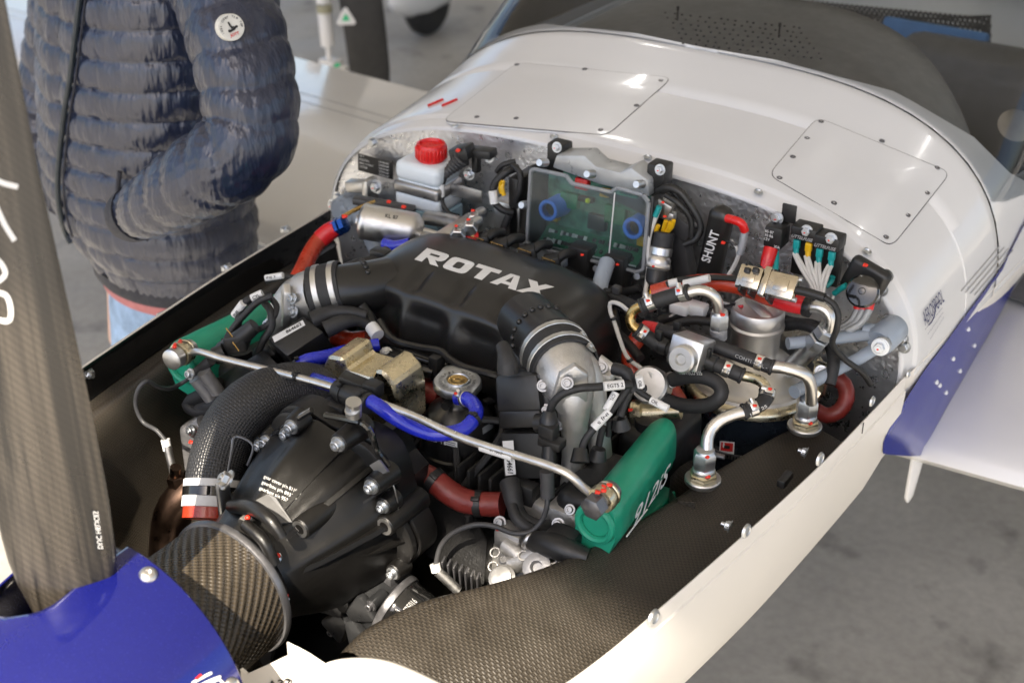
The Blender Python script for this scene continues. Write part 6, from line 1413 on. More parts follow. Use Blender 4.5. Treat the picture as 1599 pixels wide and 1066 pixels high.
b = MB(); b.tube([(1030, 325, -.075), (1022, 345, -.08), (1015, 365, -.085), (1012, 385, -.09), (1013, 410, -.095), (1010, 440, -.11), (1006, 468, -.13)], .0034, 8); ob('white_wire', b, WIRE, yc_)
b = MB(); b.tube([(1030, 322, -.077), (1023, 338, -.08)], .0042, 8); ob('teal_sleeve', b, TEAL, yc_)
b = MB(); b.box(at(1036, 322, Y=-.06), (.03, .014, .02), ((.9, 0, -.3), (0, 1, 0), (.3, 0, .9)), .002); b.box(at(1040, 335, Y=-.06), (.03, .012, .012), None, .002); ob('terminal_stud', b, ALU, yc_); 
for q in ((1035, 316), (1038, 338)): paint(yc_, at(q[0], q[1], Y=-.075), .0035)
hn2 = thing('wiring_harness', at(1080, 350, Y=-.05), 'black taped wiring harness arching over the round connector', 'wiring harness', 'black wiring harnesses on the firewall')
b = MB(); b.tube([(1028, 300, -.05), (1045, 293, -.055), (1062, 300, -.055), (1075, 316, -.055), (1088, 336, -.055), (1094, 356, -.055), (1086, 374, -.06), (1068, 382, -.065)], [.0065, .0065, .006, .0055, .0055, .005, .005, .0045], 14); b.tube([(1040, 305, -.06), (1060, 318, -.065), (1078, 342, -.06), (1080, 370, -.06)], .0045, 10); b.tube([(1035, 290, -.05), (1052, 300, -.05), (1070, 330, -.05)], .004, 10); ob('loom', b, BLACKPL, hn2)
b = MB(); b.box(at(1062, 352, Y=-.04), (.045, .02, .03), ((.9, 0, -.4), (0, 1, 0), (.4, 0, .9)), .004); b.box(at(1065, 400, Y=-.03), (.03, .025, .10), ((.95, 0, .25), (0, 1, 0), (-.25, 0, .95)), .003); ob('duct_clip', b, GREYPL, hn2)
# shunt in black sleeve
sh = thing('shunt', at(1105, 430, Y=-.04), 'black heat-shrunk shunt tube with large white capital letters', 'electrical shunt')
a = at(1131, 320, Y=-.045); e = at(1106, 434, Y=-.05); t = (e-a).normalized(); ln = (e-a).length; xx = t.cross(V((0, -1, .2))).normalized(); yy = xx.cross(t)
b = MB(); rs = []
for i in range(26):
    f = i/25; k = min(1, (max(.0005, f)/.10)**.5) if f < .10 else 1; r_ = []
    for j in range(28):
        q = 2*math.pi*j/28; c = math.cos(q); s = math.sin(q); r_.append(a+t*ln*f+xx*math.copysign(abs(c)**.8, c)*.0185*k+yy*math.copysign(abs(s)**.8, s)*.0145*k)
    rs.append(r_)
b.rings(rs); ob('sleeve', b, BLACKSATIN, sh, ang=60)
A = at(1109, 409, Y=-.064); B_ = at(1125, 361, Y=-.062); n_ = (CC-A).normalized(); text('printed_mark', 'SHUNT', A-(B_-A).normalized().cross(n_)*0, B_-A, (B_-A).cross(n_)*-1, .0135, PRINT, sh, .02, width=(B_-A).length, lift=.004)
b = MB(); b.tube([(1136, 341, -.065), (1148, 344, -.07), (1158, 349, -.07), (1163, 360, -.065)], .0062, 14); ob('red_boot', b, REDCAP, sh)
b = MB(); b.tube([(1163, 358, -.065), (1160, 378, -.065), (1155, 396, -.065)], .0058, 12); ob('clear_sleeve', b, SLEEVE, sh)
b = MB(); b.tube([(1163, 356, -.065), (1159, 380, -.065), (1152, 402, -.065), (1146, 416, -.065), (1136, 432, -.07)], .0032, 8); b.tube([(1142, 376, -.065), (1150, 386, -.068), (1152, 398, -.066)], .0022, 8); ob('white_wire', b, WIRE, sh)
b = MB(); b.tube([(1130, 379, -.064), (1140, 377, -.068), (1150, 384, -.068)], .002, 6); ob('black_wire', b, BLACKPL, sh); paint(sh, at(1129, 379, Y=-.07), .0045)
# relay
rl = thing('relay', at(1200, 390, Y=-.03), 'black cube relay with white printed diagram bolted to the foil', 'relay')
a = at(1206, 372, Y=-.045); X2 = V((.97, 0, -.1)).normalized(); b = MB(); b.box(a+V((.0, .016, 0)), (.027, .032, .032), None, .003); b.box(a+V((.010, .028, .03)), (.022, .004, .028), None, .003); ob('relay_case', b, BLACKPL, rl)
hexbolt(rl, at(1214, 340, Y=-.022), (0, -1, .1), .0062, mark=True)
for k, s in enumerate(('85 87', '30 86', '12V')): text('printed_mark', s, a+V((-.0115, -.0005, .007-.006*k)), (1, 0, 0), (0, 0, 1), .0042, PRINT, rl, .01)
text('printed_mark', '30A', a+V((.004, -.0005, -.013)), (1, 0, 0), (0, 0, 1), .004, PRINT, rl, .01)
b = MB(); b.tube([(1204, 388, -.04), (1199, 405, -.05), (1194, 425, -.06)], [.0105, .0100, .008], 14); ob('red_boot', b, REDCAP, rl)
b = MB(); b.tube([(1212, 390, -.035), (1212, 408, -.045), (1210, 428, -.06)], .0042, 8); ob('teal_wire', b, TEAL, rl)
# fuse blocks
for i, (cx_, cy_, bx_, by_, cols, lab_) in enumerate(((1256, 368, 1260, 361, (TEAL, YELLOW), 'black fuse block with one blue and one yellow terminal'), (1292, 382, 1298, 373, (TEAL, TEAL), 'black fuse block with two blue terminals nearest the cowl rim'))):
    fb = thing('fuse_block', at(cx_, cy_+30, Y=-.03), lab_, 'fuse block', 'fuse blocks on the firewall')
    c = at(cx_, cy_, Y=-.03); xa = V((.94, 0, -.05)).normalized(); b = MB(); b.box(c+V((0, .008, .004)), (.038, .030, .020), None, .003); b.box(c+V((-.001, .017, -.035)), (.037, .012, .066), None, .002); ob('fuse_housing', b, BLACKPL, fb)
    text('printed_mark', 'LITTELFUSE', c+V((-.016, -.0075, -.003)), (1, 0, 0), (0, 0, 1), .005, GREYPRINT, fb, .01, .3, width=.032)
    hexbolt(fb, at(bx_, by_, Y=-.034), (0, -1, .15), .0062, mark=True)
    for k in (0, 1):
        p = c+V((-.009+.018*k, -.002, -.014)); b = MB(); b.box(p, (.0095, .008, .014), None, .002); b.cyl(p+V((0, 0, -.006)), p+V((.001, -.002, -.016)), .0042, n=10); ob('terminal', b, cols[k], fb)
        for q in (-1, 1):
            b = MB(); e_ = at(1272+4*(2*i+k)+q*2, 452, Y=-.06); m_ = at(1276+3*(2*i+k), 480, Y=-.07); b.tube([p+V((q*.0022, -.003, -.014)), p.lerp(e_, .45)+V((q*.002, -.006, -.004)), e_, m_], .0027, 8); ob('white_wire', b, WIRE, fb)
b = MB(); b.tube([(1289, 447, -.035), (1297, 440, -.03), (1300, 432, -.03)], .0042, 8); b.tube([(1303, 458, -.035), (1314, 450, -.04), (1322, 445, -.04)], .0042, 8); tw = thing('earth_lead', at(1300, 470, Y=-.04), 'thin white lead with teal crimp sleeves under the fuse blocks', 'wire'); ob('teal_sleeve', b, TEAL, tw)
b = MB(); b.tube([(1303, 458, -.035), (1297, 475, -.04), (1297, 500, -.06), (1292, 520, -.08)], .0022, 8); b.tube([(1276, 446, -.03), (1289, 447, -.035)], .0022, 8); ob('wire', b, WIRE, tw)
# black domed terminal cover with cables
dc_ = thing('terminal_cover', at(1350, 450, Y=-.03), 'glossy black round terminal cover with red and clear sleeved cables', 'terminal')
p = at(1347, 455, Y=-.065); n_ = V((.1, -.85, .5)).normalized(); b = MB(); b.lathe(p, n_, [(.019, -.035), (.020, -.006), (.0225, -.003), (.0225, .001), (.020, .004), (.010, .006), (.005, .0062), (.004, .0075), (.001, .0078)], 36); ob('cover', b, BLACKGLOSS, dc_)
b = MB(); b.box(at(1352, 437, Y=-.02), (.06, .02, .055), ((.9, 0, -.3), (0, 1, 0), (.3, 0, .9)), .008, 3); ob('insulator_base', b, BLACKPL, dc_); paint(dc_, at(1351, 414, Y=-.035), .005)
for k, (x0, x1) in enumerate(((1342, 1300), (1350, 1312), (1360, 1322))):
    b = MB(); b.tube([(x0, 470, -.05), (x0-5, 488, -.055), (x0-16, 504, -.06), (x1, 518, -.07)], .0055, 12); ob('clear_sleeve', b, SLEEVE, dc_); b = MB(); b.tube([(x0, 468, -.05), (x0-3, 482, -.054)], .0062, 10); ob('red_sleeve', b, REDCAP, dc_)
    b = MB(); b.tube([(x0-2, 476, -.052), (x0-6, 490, -.0555), (x0-17, 504, -.06), (x1, 517, -.07)], .003, 8); ob('core_wire', b, WIRE, dc_)
# ---------------------------------------------------------------- injectors and fuel rail behind the plenum
fr = thing('fuel_rail', at(800, 400, Y=-.16), 'row of black injector plugs with wire bails and brass nuts behind the plenum', 'fuel injectors')
for px, py, Y, bn in ((752, 379, -.165, 1), (782, 388, -.16, 0), (825, 398, -.155, 0), (862, 412, -.15, 1)):
    p = at(px, py, Y=Y); b = MB(); b.box(p, (.024, .024, .026), ((.8, .5, .2), (-.5, .86, 0), (-.2, 0, .97)), .003); b.tube([p, p+V((.008, .02, .010)), p+V((.012, .04, .004))], .0075, 12); ob('injector_plug', b, BLACKPL, fr)
    b = MB(); q = p+V((.002, -.014, .002)); b.tube([q+V((-.010, 0, -.011)), q+V((.010, 0, -.011)), q+V((.011, 0, .011)), q+V((-.011, 0, .012)), q+V((-.010, 0, -.011))], .0010, 5, smooth=False); ob('wire_bail', b, BRASS, fr)
    if bn: b = MB(); b.hexa(p+V((-.012, -.014, -.008)), (-.3, -.6, .3), .010, .012); ob('brass_nut', b, BRASS, fr)
b = MB(); b.tube([(735, 390, -.15), (800, 410, -.14), (880, 440, -.13), (950, 465, -.13)], .012, 14); ob('rail', b, BLACKPL, fr)
# ---------------------------------------------------------------- looms behind and beside the plenum
def loom(label, runs, grp='black wiring looms around the plenum', labels=()):
    p = P3(runs[0][0][0]); t_ = thing('wiring_loom', p, label, 'wiring loom', grp)
    for pts, r in runs:
        b = MB(); b.tube(pts, r*.64, 12); ob('loom', b, LOOM, t_)
    for a, e, r, s in labels: sleeve_label(t_, a, e, r, s)
    return t_
l1 = loom('thick black loom running off the plenum end towards the brass elbow', [([(885, 425, -.13), (915, 445, -.15), (950, 462, -.18), (985, 478, -.21), (1005, 486, -.22)], .0155), ([(895, 445, -.13), (930, 470, -.16), (960, 490, -.18)], .012), ([(905, 432, -.11), (930, 445, -.11), (975, 455, -.12), (1000, 450, -.12)], .010), ([(940, 500, -.2), (975, 530, -.22), (1000, 560, -.24)], .011), ([(1030, 500, -.16), (1070, 490, -.15), (1110, 488, -.14), (1150, 480, -.13)], .011), ([(1040, 512, -.18), (1080, 500, -.17), (1125, 505, -.16)], .010)])
strap(l1, at(957, 466, Y=-.183), at(965, 470, Y=-.19), .0105, .007)
b = MB(); b.box(at(963, 452, Y=-.19), (.012, .01, .012), None, .002); ob('tie_head', b, GREYPL, l1)
l2 = loom('bundle of grey sleeved leads with white tags rising beside the steel elbow', [([(350, 545, -.53), (362, 515, -.515), (385, 488, -.50), (405, 470, -.49), (425, 462, -.48)], .0075), ([(400, 555, -.50), (412, 530, -.50), (424, 510, -.49), (422, 485, -.48), (412, 470, -.47), (414, 458, -.46)], .0085), ([(372, 512, -.505), (374, 490, -.50), (385, 470, -.49), (410, 460, -.47)], .0085), ([(385, 520, -.50), (420, 505, -.49), (432, 480, -.47), (420, 462, -.46)], .007), ([(414, 440, -.44), (430, 435, -.43), (452, 432, -.42), (474, 438, -.42)], .0060), ([(335, 565, -.54), (345, 548, -.53), (352, 530, -.52)], .009)], labels=(((366, 492, -.502), (380, 473, -.497), .0058, 'INJ'), ((393, 466, -.485), (410, 458, -.475), .0060, 'CYL'), ((415, 434, -.438), (442, 430, -.428), .0048, 'INJ 2')))
b = MB(); b.box(at(370, 532, Y=-.52), (.032, .028, .026), ((.8, .5, .2), (-.5, .86, 0), (-.2, 0, .97)), .004); b.tube([(345, 545, -.53), (372, 530, -.52), (398, 508, -.505)], [.010, .013, .011], 14); b.tube([(336, 556, -.545), (352, 548, -.535)], .013, 14); ob('inline_connector', b, BLACKPL, l2)
for q in ((357, 518), (367, 540)): b = MB(); b.tube([(q[0]-4, q[1]-6, -.545), (q[0]+6, q[1]+8, -.545)], .001, 5, smooth=False); ob('spring_clip', b, BRASS, l2)
l3 = loom('black sleeved lead with two white tags arching over the cast manifold pipes', [([(858, 650, -.50), (862, 632, -.50), (878, 615, -.495), (905, 606, -.485), (930, 604, -.475), (955, 602, -.46), (985, 600, -.44)], .0080), ([(958, 575, -.43), (978, 582, -.43), (985, 600, -.43), (990, 610, -.43)], .0125), ([(985, 598, -.435), (970, 620, -.45), (955, 640, -.465), (945, 652, -.475), (925, 672, -.49), (912, 690, -.50), (906, 715, -.51)], .0072), ([(988, 604, -.43), (975, 630, -.44), (968, 650, -.45)], .008), ([(985, 600, -.43), (1000, 612, -.425), (1020, 625, -.42), (1042, 638, -.42)], .0062), ([(942, 665, -.46), (936, 690, -.465), (933, 712, -.47)], .007), ([(952, 655, -.455), (950, 680, -.455)], .006), ([(1000, 600, -.43), (998, 590, -.43)], .006)], labels=(((943, 603, -.4745), (974, 600, -.458), .0060, 'EGT5 2'), ((952, 642, -.474), (927, 668, -.492), .0056, 'INJ 5'), ((962, 612, -.458), (946, 640, -.473), .0048, 'CYL'), ((1016, 624, -.428), (1043, 638, -.428), .0050, 'OIL'), ((998, 588, -.435), (1001, 604, -.435), .0048, 'OIL')))
for pts, r in (([(935, 700, -.475), (932, 716, -.478)], .0125), ([(968, 652, -.45), (970, 668, -.45)], .0125), ([(906, 700, -.505), (905, 722, -.515)], .012)): b = MB(); b.tube(pts, [r*.7, r], 14); ob('plug_boot', b, BLACKPL, l3)
b = MB(); b.tube([(858, 642, -.50), (857, 658, -.505), (857, 668, -.508)], [.008, .012, .0115], 14); b.box(at(857, 678, Y=-.512), (.022, .018, .03), None, .003); b.box(at(862, 690, Y=-.515), (.032, .02, .012), None, .003); b.tube([(857, 696, -.52), (857, 712, -.525), (856, 735, -.535)], [.008, .0095, .0075], 12); ob('inline_connector', b, BLACKPL, l3)
ww = thing('white_sensor_wire', at(960, 520, Y=-.25), 'thin white wire with black ties zigzagging past the plenum end', 'wire')
b = MB(); b.tube([(982, 486, -.25), (966, 474, -.25), (953, 473, -.25), (953, 486, -.252), (960, 505, -.26), (968, 530, -.27), (980, 558, -.285), (1000, 574, -.295), (1017, 585, -.30), (1018, 600, -.305)], .0030, 8); ob('wire', b, WIRE, ww)
for q in ((957, 497, -.257), (983, 562, -.287)): strap(ww, P3(q), P3((q[0]+4, q[1]+8, q[2])), .0034, .004)
ws = loom('thin black loom behind the oil tank near the white plug', [([(1055, 505, -.15), (1085, 498, -.14), (1110, 495, -.14)], .007), ([(1205, 490, -.05), (1235, 500, -.05), (1270, 505, -.06), (1300, 520, -.08)], .009), ([(1225, 508, -.09), (1250, 506, -.09), (1275, 515, -.10), (1296, 540, -.10), (1302, 565, -.12), (1295, 600, -.14)], .0135)])
b = MB(); b.box(at(1063, 480, Y=-.16), (.028, .02, .016), None, .003); b.box(at(1088, 482, Y=-.15), (.03, .02, .018), None, .003); ob('white_plug', b, LABEL, ws)
b = MB(); b.tube([(1020, 508, -.16), (1040, 498, -.16), (1056, 488, -.16)], .002, 6); b.tube([(1120, 470, -.12), (1140, 476, -.12), (1150, 486, -.13)], .002, 6); ob('white_wire', b, WIRE, ws)
b = MB(); b.tube([(1130, 490, -.13), (1145, 480, -.13), (1160, 478, -.13)], .0022, 6); ob('red_wire', b, REDCAP, ws)
# fire sleeved hoses deep below
dh = thing('firesleeve_hose', at(1300, 620, Y=-.05), 'fire sleeved hose curling low beside the oil tank, shade coloured in as dark red', 'hose', 'orange fire sleeved hoses')
b = MB(); b.tube([(1302, 588, -.08), (1318, 600, -.08), (1322, 622, -.09), (1310, 642, -.10), (1290, 648, -.11), (1272, 640, -.12)], .0115, 18); ob('sleeve', b, REDHOSE, dh)  # darker red stands in for the shadow on an orange sleeve
dh2 = thing('firesleeve_hose', at(1010, 560, Y=-.2), 'orange fire sleeved hose glimpsed deep between plenum and oil tank', 'hose', 'orange fire sleeved hoses')
b = MB(); b.tube([(1010, 512, -.2), (985, 545, -.22), (990, 580, -.24), (1040, 600, -.22), (1065, 640, -.22), (1060, 690, -.24)], .012, 18); ob('sleeve', b, FIRESLV, dh2)
dh3 = thing('firesleeve_hose', at(560, 525, Y=-.38), 'orange fire sleeved hose peeping out under the left plenum neck', 'hose', 'orange fire sleeved hoses')
dh3['label'] = 'orange fire sleeved hose peeping out between coil leads and blue hose'
b = MB(); b.tube([(525, 525, -.40), (545, 532, -.40), (575, 530, -.39)], .014, 14); ob('sleeve', b, FIRESLV, dh3)
bt2 = thing('breather_hose', at(585, 405, Y=-.30), 'black corrugated breather hose over the steel clamps at the plenum end', 'hose')
b = MB(); b.tube([(540, 420, -.34), (562, 412, -.32), (585, 408, -.30), (604, 396, -.27)], [.009, .0095, .0095, .012], 14); ob('hose', b, RUBBER, bt2); b = MB(); b.box(at(595, 399, Y=-.29), (.03, .02, .02), None, .003); ob('plug', b, BLACKPL, bt2)
b = MB(); b.tube([(600, 380, -.2), (618, 384, -.2), (640, 380, -.19)], .009, 12); bl2 = thing('fuel_return_hose', at(615, 385, Y=-.2), 'short bright blue hose between fuel filter and plenum', 'hose'); ob('hose', b, BLUEHOSE, bl2)
# ---------------------------------------------------------------- person beside the cowl
def x_at(px, Y, Z):
    k = _rr*FPX-_d*(px-799.5); return CC.x-((Y-CC.y)*k.y+(Z-CC.z)*k.z)/k.x
FA = CAM_Y; right_ = V((math.cos(FA), math.sin(FA), 0)); toward = V((math.sin(FA), -math.cos(FA), 0)); PH = R(48)
fwd = toward*math.cos(PH)-right_*math.sin(PH); lat = V((-fwd.y, fwd.x, 0))
TZ = [(-.345, 262, 112), (-.22, 266, 122), (-.195, 264, 132), (-.165, 257, 146), (-.12, 246, 158), (-.05, 231, 165), (0, 223, 164), (.2, 219, 158), (.4, 210, 142), (.48, 205, 128), (.52, 203, 80), (.55, 202, 52)]
def tor(z):
    for (z0, c0, h0), (z1, c1, h1) in zip(TZ, TZ[1:]):
        if z <= z1 or z1 == TZ[-1][0]:
            f = max(0, min(1, (z-z0)/(z1-z0))); c = c0+(c1-c0)*f; h = h0+(h1-h0)*f; break
    C = V((x_at(c, 0, z), 0, z)); a = h/790/.84
    return C, a, a*.72
SPQ = .054
def puff(s, k=1.0): return k*(abs(math.sin(math.pi*s/SPQ))**.42-.68)
random.seed(3)
per = thing('person', (-1.05, .02, GZ), 'person in navy quilted jacket and blue jeans, hand in jacket pocket, standing behind the cowl', 'person')
# body: one continuous figure under the clothes
b = MB(); rs = []
hc = tor(.45)[0]
for z, w, dd in [(-.40, .15, .11), (-.2, .16, .11), (.1, .15, .10), (.35, .17, .10), (.45, .15, .09), (.50, .075, .065), (.53, .058, .06), (.57, .056, .062), (.60, .064, .085), (.64, .074, .098), (.70, .080, .104), (.75, .078, .102), (.80, .062, .082), (.83, .02, .03)]:
    C = tor(min(z, .45))[0] if z < .45 else hc+V((0, 0, z-hc.z))+fwd*(.0 if z < .56 else .02)
    rs.append([C+lat*w*math.cos(2*math.pi*k/28)+fwd*dd*math.sin(2*math.pi*k/28)*(1.12 if z > .6 and abs(k-7) < 1 else 1) for k in range(28)])
b.rings(rs); body = ob('body', b, SKIN, per, ang=80)
b = MB(); c = hc+V((0, 0, .735-hc.z))-fwd*.005; b.lathe(c, (0, 0, 1), [(.088, -.05), (.098, 0), (.095, .05), (.07, .095), (.02, .115)], 24); ob('hair', b, mat('dark_hair', (.03, .02, .015), .6, 0, (200, .5)), per)
# jacket torso
b = MB(); rs = []; NA = 140; NZ = 210
for i in range(NZ):
    z = -.215+.75*i/(NZ-1); C, a, d_ = tor(z); r_ = []
    for k in range(NA):
        q = 2*math.pi*k/NA; zz = z-.010*math.sin(q)-.02*math.cos(2*q)*.3
        p = puff(zz+.02, .0095); side_seam = -.008*math.exp(-(((q-R(60)) % (2*math.pi))/.035)**2)
        zi = (abs(((q-math.pi/2+math.pi) % (2*math.pi))-math.pi)); p -= .012*math.exp(-(zi/.06)**2)
        wr = .0013*math.sin(q*37+3*math.sin(z*60))*math.sin(q*11+z*20)+.0015*math.sin(q*71+z*9)
        r_.append(C+lat*(a+p+wr)*math.cos(q)+fwd*(d_+p+wr+side_seam)*math.sin(q))
    rs.append(r_)
b.rings(rs); jk = ob('jacket_body', b, NAVY, per, ang=80)
def ontorso(px, py, lift=.0):
    v = _d*FPX + _rr*(px-799.5) - _uu*(py-533); v.normalize(); t = 2.2
    while t < 3.6:
        p = CC+v*t
        if -.25 < p.z < .56:
            C, a, d_ = tor(p.z); q = p-C
            if (q.dot(lat)/(a+.004))**2+(q.dot(fwd)/(d_+.004))**2 < 1: return p-v*lift
        t += .003
    return CC+v*2.9
# zip placket, hem, shirt
b = MB(); b.tube([ontorso(*p, .004) for p in [(125, -6), (117, 60), (109, 124), (102, 165), (96, 210), (92, 250), (90, 281), (91, 310), (95, 338), (104, 368), (110, 380)]], .0052, 8); ob('zip_placket', b, mat('dark_teal_zip', (.010, .018, .026), .5), per)
b = MB(); b.tube([ontorso(p[0]+9, p[1], .002) for p in [(125, -6), (117, 60), (109, 124), (102, 165), (96, 210), (92, 250), (90, 281), (91, 310), (95, 338), (104, 370)]], .0022, 6); ob('zip_tape', b, NAVYD, per)
b = MB(); rs = []
for z, g in [(-.205, .001), (-.215, .005), (-.232, .005), (-.240, .0), (-.238, -.012)]:
    C, a, d_ = tor(z); rs.append([C+V((0, 0, 0))+lat*(a+g)*math.cos(2*math.pi*k/90)+fwd*(d_+g)*math.sin(2*math.pi*k/90) for k in range(90)])
b.rings(rs, cap=False); ob('hem_rib', b, NAVYD, per)
b = MB(); rs = []
for z, g in [(-.22, -.012), (-.245, -.006), (-.262, -.008), (-.262, -.02)]:
    C, a, d_ = tor(-.23); C = V((C.x, C.y, z)); rs.append([C+lat*(a+g)*math.cos(2*math.pi*k/60)+fwd*(d_+g)*math.sin(2*math.pi*k/60) for k in range(60)])
b.rings(rs, cap=False); ob('shirt_hem', b, PINK, per)
# sleeves
def sleeve(pts, rad, nm):
    c = spline([P3(p) for p in pts], .0045); Ln = [0]
    for i in range(1, len(c)): Ln.append(Ln[-1]+(c[i]-c[i-1]).length)
    T0 = None; rs = []
    for i, p in enumerate(c):
        T = (c[min(i+1, len(c)-1)]-c[max(i-1, 0)]).normalized()
        if T0 is None: x, y, _ = axes(T)
        else:
            q = T0.rotation_difference(T); x = (q @ x).normalized(); y = T.cross(x).normalized()
        T0 = T; r0 = lerpl(rad, Ln[i]/Ln[-1]); n = 72; r_ = []
        for k in range(n):
            a = 2*math.pi*k/n; s_ = Ln[i]+.006*math.sin(a*2+1)+.004*math.sin(3*a)
            w = .0009*math.sin(a*23+4*math.sin(Ln[i]*50))+.0006*math.sin(a*41+Ln[i]*30)
            r_.append(p+(x*math.cos(a)+y*math.sin(a))*(r0+puff(s_, .0075)+w))
        rs.append(r_)
    b = MB(); b.rings(rs); return ob(nm, b, NAVY, per, ang=80)
sleeve([(300, -95, .04), (330, -55, -.04), (352, 0, -.11), (372, 70, -.155), (386, 130, -.175), (392, 180, -.19), (388, 215, -.205), (362, 245, -.225), (318, 274, -.245), (268, 305, -.25), (228, 326, -.245), (210, 334, -.235)], [.092, .090, .086, .083, .080, .078, .076, .073, .068, .062, .054, .044], 'sleeve')
sleeve([(120, -60, .16), (95, 60, .16), (78, 140, .14), (70, 205, .10), (84, 262, .06), (110, 300, .0)], [.075, .075, .07, .066, .062, .055], 'sleeve')
b = MB(); b.tube([(216, 331, -.24), (204, 338, -.235), (196, 350, -.225)], [.050, .046, .03], 30); ob('cuff_rib', b, NAVYD, per)
b = MB(); b.tube([ontorso(187, 268, .012), ontorso(184, 300, .014), ontorso(189, 330, .016), ontorso(205, 358, .016), ontorso(232, 374, .014)], .0045, 8); ob('pocket_welt', b, NAVYD, per)
b = MB(); b.lathe(ontorso(175, 349, .006), toward+V((0, 0, .4)), [(.0062, 0), (.006, .002), (.003, .0025), (.0005, .003)], 16); ob('pocket_snap', b, mat('pale_snap_button', (.5, .42, .36), .3, .8), per)
# sleeve badge
pc = at(361, 43, Y=-.226); n_ = (CC-pc).normalized(); n_ = (n_+right_*.25).normalized(); xx = V((0, 0, 1)).cross(n_).normalized(); yy = n_.cross(xx); xr = (xx*.97+yy*.22).normalized(); yr = n_.cross(xr)
b = MB(); b.lathe(pc, n_, [(.0205, -.02), (.0205, .0), (.0195, .0015), (.0005, .0016)], 40); bd = ob('sleeve_badge', b, mat('ivory_badge', (.66, .65, .60), .6), per)
o_ = pc+n_*.0022
text('badge_print', 'JOTT', o_-xr*.007-yr*.0145, xr, yr, .0055, REDINK, bd, .03, .1, width=.015)
for k, ch in enumerate('Just Over The Top'):
    if ch != ' ': a = R(195-k*13.0); p = o_+(xr*math.cos(a)+yr*math.sin(a))*.0145; text('badge_print', ch, p-(xr*math.sin(a)-yr*math.cos(a))*.001, xr*math.sin(a)-yr*math.cos(a), xr*math.cos(a)+yr*math.sin(a), .0032, INK, bd, .012)
b = MB()
b.tube([o_+xr*-.002+yr*.009, o_+xr*-.001+yr*.003, o_+xr*.001+yr*-.002], [.0012, .0016, .0018], 6); b.tube([o_+xr*-.006+yr*-.005, o_+xr*0+yr*-.004, o_+xr*.008+yr*-.001], .0018, 6); b.torus(o_+xr*.002+yr*-.0025, n_, .0026, .0008, 16, 5); b.ball(o_+xr*.008+yr*-.0015, .0018, n=6); b.ball(o_+xr*-.005+yr*-.004, .0022, n=6)
ob('badge_figure', b, INK, bd)
# jeans and shoes
b = MB(); rs = []; C0_ = tor(-.23)[0]
for z, a, d_ in [(-.24, .148, .11), (-.30, .155, .118), (-.40, .168, .125), (-.46, .172, .130), (-.50, .172, .128)]:
    C = V((C0_.x, C0_.y, z)); rs.append([C+lat*a*math.cos(2*math.pi*k/64)+fwd*(d_+.006*abs(math.cos(2*math.pi*k/64)))*math.sin(2*math.pi*k/64) for k in range(64)])
b.rings(rs)
for s_ in (-1, 1):
    c = V((C0_.x, C0_.y, 0))+lat*s_*.085; b.tube([c+V((0, 0, -.45)), c+V((0, 0, -.62))+fwd*.01, c+V((0, 0, -.80))+lat*s_*.01, c+V((0, 0, -1.06))+lat*s_*.015-fwd*.01], [.092, .085, .068, .06], 30)
ob('jeans', b, DENIM, per, ang=70)
for s_ in (-1, 1):
    c = V((C0_.x, C0_.y, GZ))+lat*s_*.1; b = MB(); b.rings([[c+fwd*u+V((0, 0, 0))+lat*w*math.cos(2*math.pi*k/20)+V((0, 0, h*.5+h*.5*math.sin(2*math.pi*k/20))) for k in range(20)] for u, w, h in [(-.09, .02, .05), (-.08, .036, .08), (-.02, .04, .10), (.06, .044, .08), (.13, .045, .06), (.18, .03, .045), (.19, .012, .03)]]); ob('shoe', b, GREYPL, per, ang=80)
# ---------------------------------------------------------------- parked aircraft behind
pa = thing('parked_airplane', (-1.93, 1.85, GZ), 'parked white airplane behind the wing, black propeller blade hanging beside its white strut', 'airplane')
hub = V((-1.95, 1.78, .22))
b = MB(); rs = []
for i in range(24):
    r_ = .08+.95*i/23; ch = interp(r_, [(.08, .06), (.2, .12), (.45, .142), (.7, .135), (.95, .10), (1.03, .03)]); tk = interp(r_, [(.08, .05), (.3, .024), (1.03, .008)])
    ax = V((.115-.10*((r_-.45)**2), 0, -1)).normalized(); rs.append([hub+ax*r_+right_*(ch*.5*math.cos(2*math.pi*k/20))+toward*tk*.5*math.sin(2*math.pi*k/20)+V((.02*math.sin(r_*2.4), 0, 0)) for k in range(20)])
b.rings(rs); pb = ob('propeller_blade', b, mat('matt_black_blade', (.016, .016, .016), .55, 0, None, .1, 20), pa, ang=60)
b = MB(); b.rings([[(p-hub)*1 for p in [V((0, 0, 0))]]]*0 or [[V(hub)+V((math.cos(2*math.pi*k/24)*r_, -h, math.sin(2*math.pi*k/24)*r_)) for k in range(24)] for r_, h in [(.13, -.02), (.12, .06), (.09, .14), (.04, .2), (.005, .22)]]); ob('spinner_cone', b, WHITE, pa, ang=60)
b = MB(); b.rings([[hub+V((math.cos(2*math.pi*k/32)*w, y, .06+math.sin(2*math.pi*k/32)*h)) for k in range(32)] for y, w, h in [(.03, .15, .14), (.2, .32, .24), (.6, .48, .33), (1.4, .55, .4), (2.4, .5, .45)]]); ob('nose_cowl', b, WHITE, pa, ang=60)
def tri(c, s, m, nm, lift):
    b = MB(); n = (CC-c).normalized(); x = V((0, 0, 1)).cross(n).normalized(); y = n.cross(x); P = []
    for k in range(3):
        for da in (-.16, 0, .16): a = R(90+120*k)+da; P.append(c+n*lift+(x*math.cos(a)+y*math.sin(a))*s*(1 if da == 0 else .985))
    b.rings([P, [p-n*.001 for p in P]]); return ob(nm, b, m, pa, ang=20)
tc_ = at(540, 29, Y=1.74); tri(tc_, .034, LABEL, 'warning_triangle', .01); tri(tc_, .013, GREENDECAL, 'green_mark', .013)
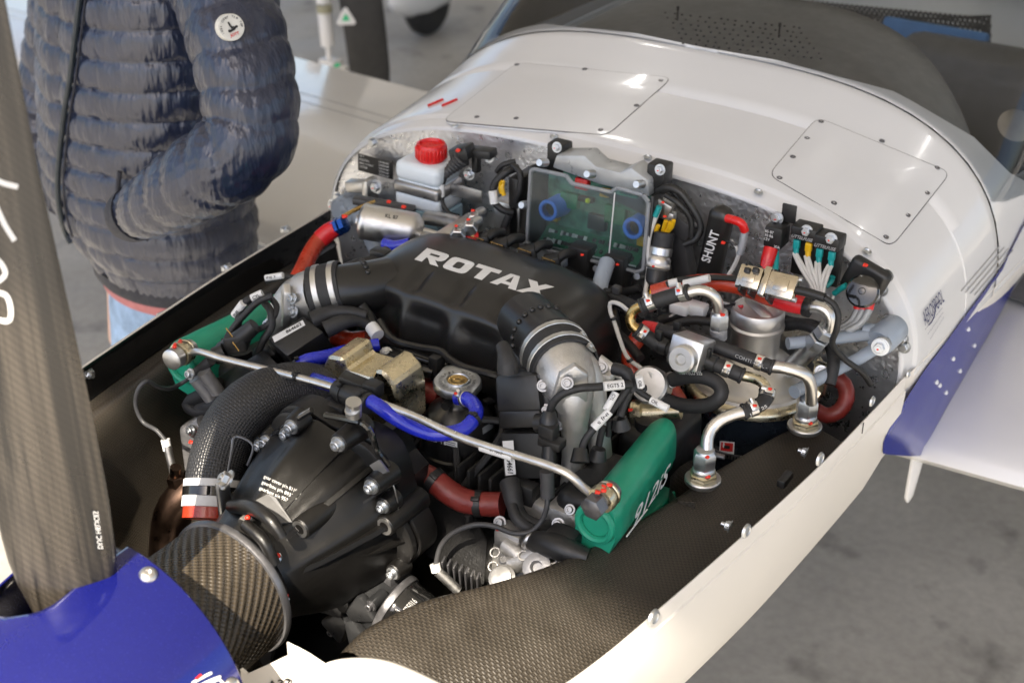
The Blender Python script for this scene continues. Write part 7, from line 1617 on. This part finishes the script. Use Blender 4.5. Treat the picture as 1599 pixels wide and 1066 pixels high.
b = MB(); b.tube([(498, -60, 1.72), (507, 20, 1.72), (512, 71, 1.72)], .0245, 20, smooth=False); ob('strut_tube', b, WHITE, pa)
b = MB(); b.cyl(at(506, 8, Y=1.70), at(507, 19, Y=1.70), .0255, n=20); ob('strut_collar', b, mat('khaki_collar', (.30, .29, .2), .5), pa)
b = MB(); b.tube([(512, 70, 1.72), (515, 96, 1.72), (520, 180, 1.72)], .010, 12, smooth=False); b.box(at(517, 97, Y=1.72), (.07, .05, .02), None, .005); ob('strut_rod', b, WHITE, pa)
b = MB(); p = at(520, 180, Y=1.72); b.lathe(V((p.x-.04, p.y, GZ+.16)), (1, 0, 0), [(.06, 0), (.15, .005), (.16, .03), (.16, .06), (.15, .085), (.06, .09)], 36); ob('nose_wheel', b, TYRE, pa)
b = MB(); b.box(at(528, 108, Y=1.30), (.055, .03, .02), ((.9, .2, 0), (-.2, .9, 0), (0, 0, 1)), .004); wd_ = thing('wing_tag', at(528, 112, Y=1.30), 'small white tag with green mark lying on the wing trailing edge', 'tag'); ob('tag_plate', b, LABEL, wd_)
b = MB(); b.lathe(at(528, 107, Y=1.29)+V((0, -.004, .010)), (0, -.4, 1), [(.010, 0), (.010, .001), (.0005, .0012)], 16); ob('green_mark', b, GREENDECAL, wd_)
g = at(668, 53, Z=GZ); wh = thing('landing_gear_wheel', g, 'white wheel fairing over a black tyre standing on the far hangar floor', 'wheel')
b = MB(); b.lathe(g+V((-.05, 0, .155)), (1, 0, 0), [(.06, 0), (.14, .008), (.155, .03), (.155, .07), (.14, .092), (.06, .1)], 32); ob('tyre', b, TYRE, wh)
b = MB(); b.rings([[g+V((math.cos(2*math.pi*k/28)*w, y, .225+math.sin(2*math.pi*k/28)*h*(1 if math.sin(2*math.pi*k/28) > 0 else .8))) for k in range(28)] for y, w, h in [(-.30, .01, .02), (-.26, .045, .07), (-.18, .075, .12), (-.05, .085, .15), (.12, .075, .14), (.3, .05, .09), (.44, .01, .02)]]); ob('wheel_fairing', b, WHITE, wh, ang=70)
b = MB(); b.tube([g+V((0, 0, .36)), g+V((-.05, 0, .7)), g+V((-.2, 0, 1.1))], [.03, .035, .045], 14); ob('gear_leg', b, WHITE, wh)
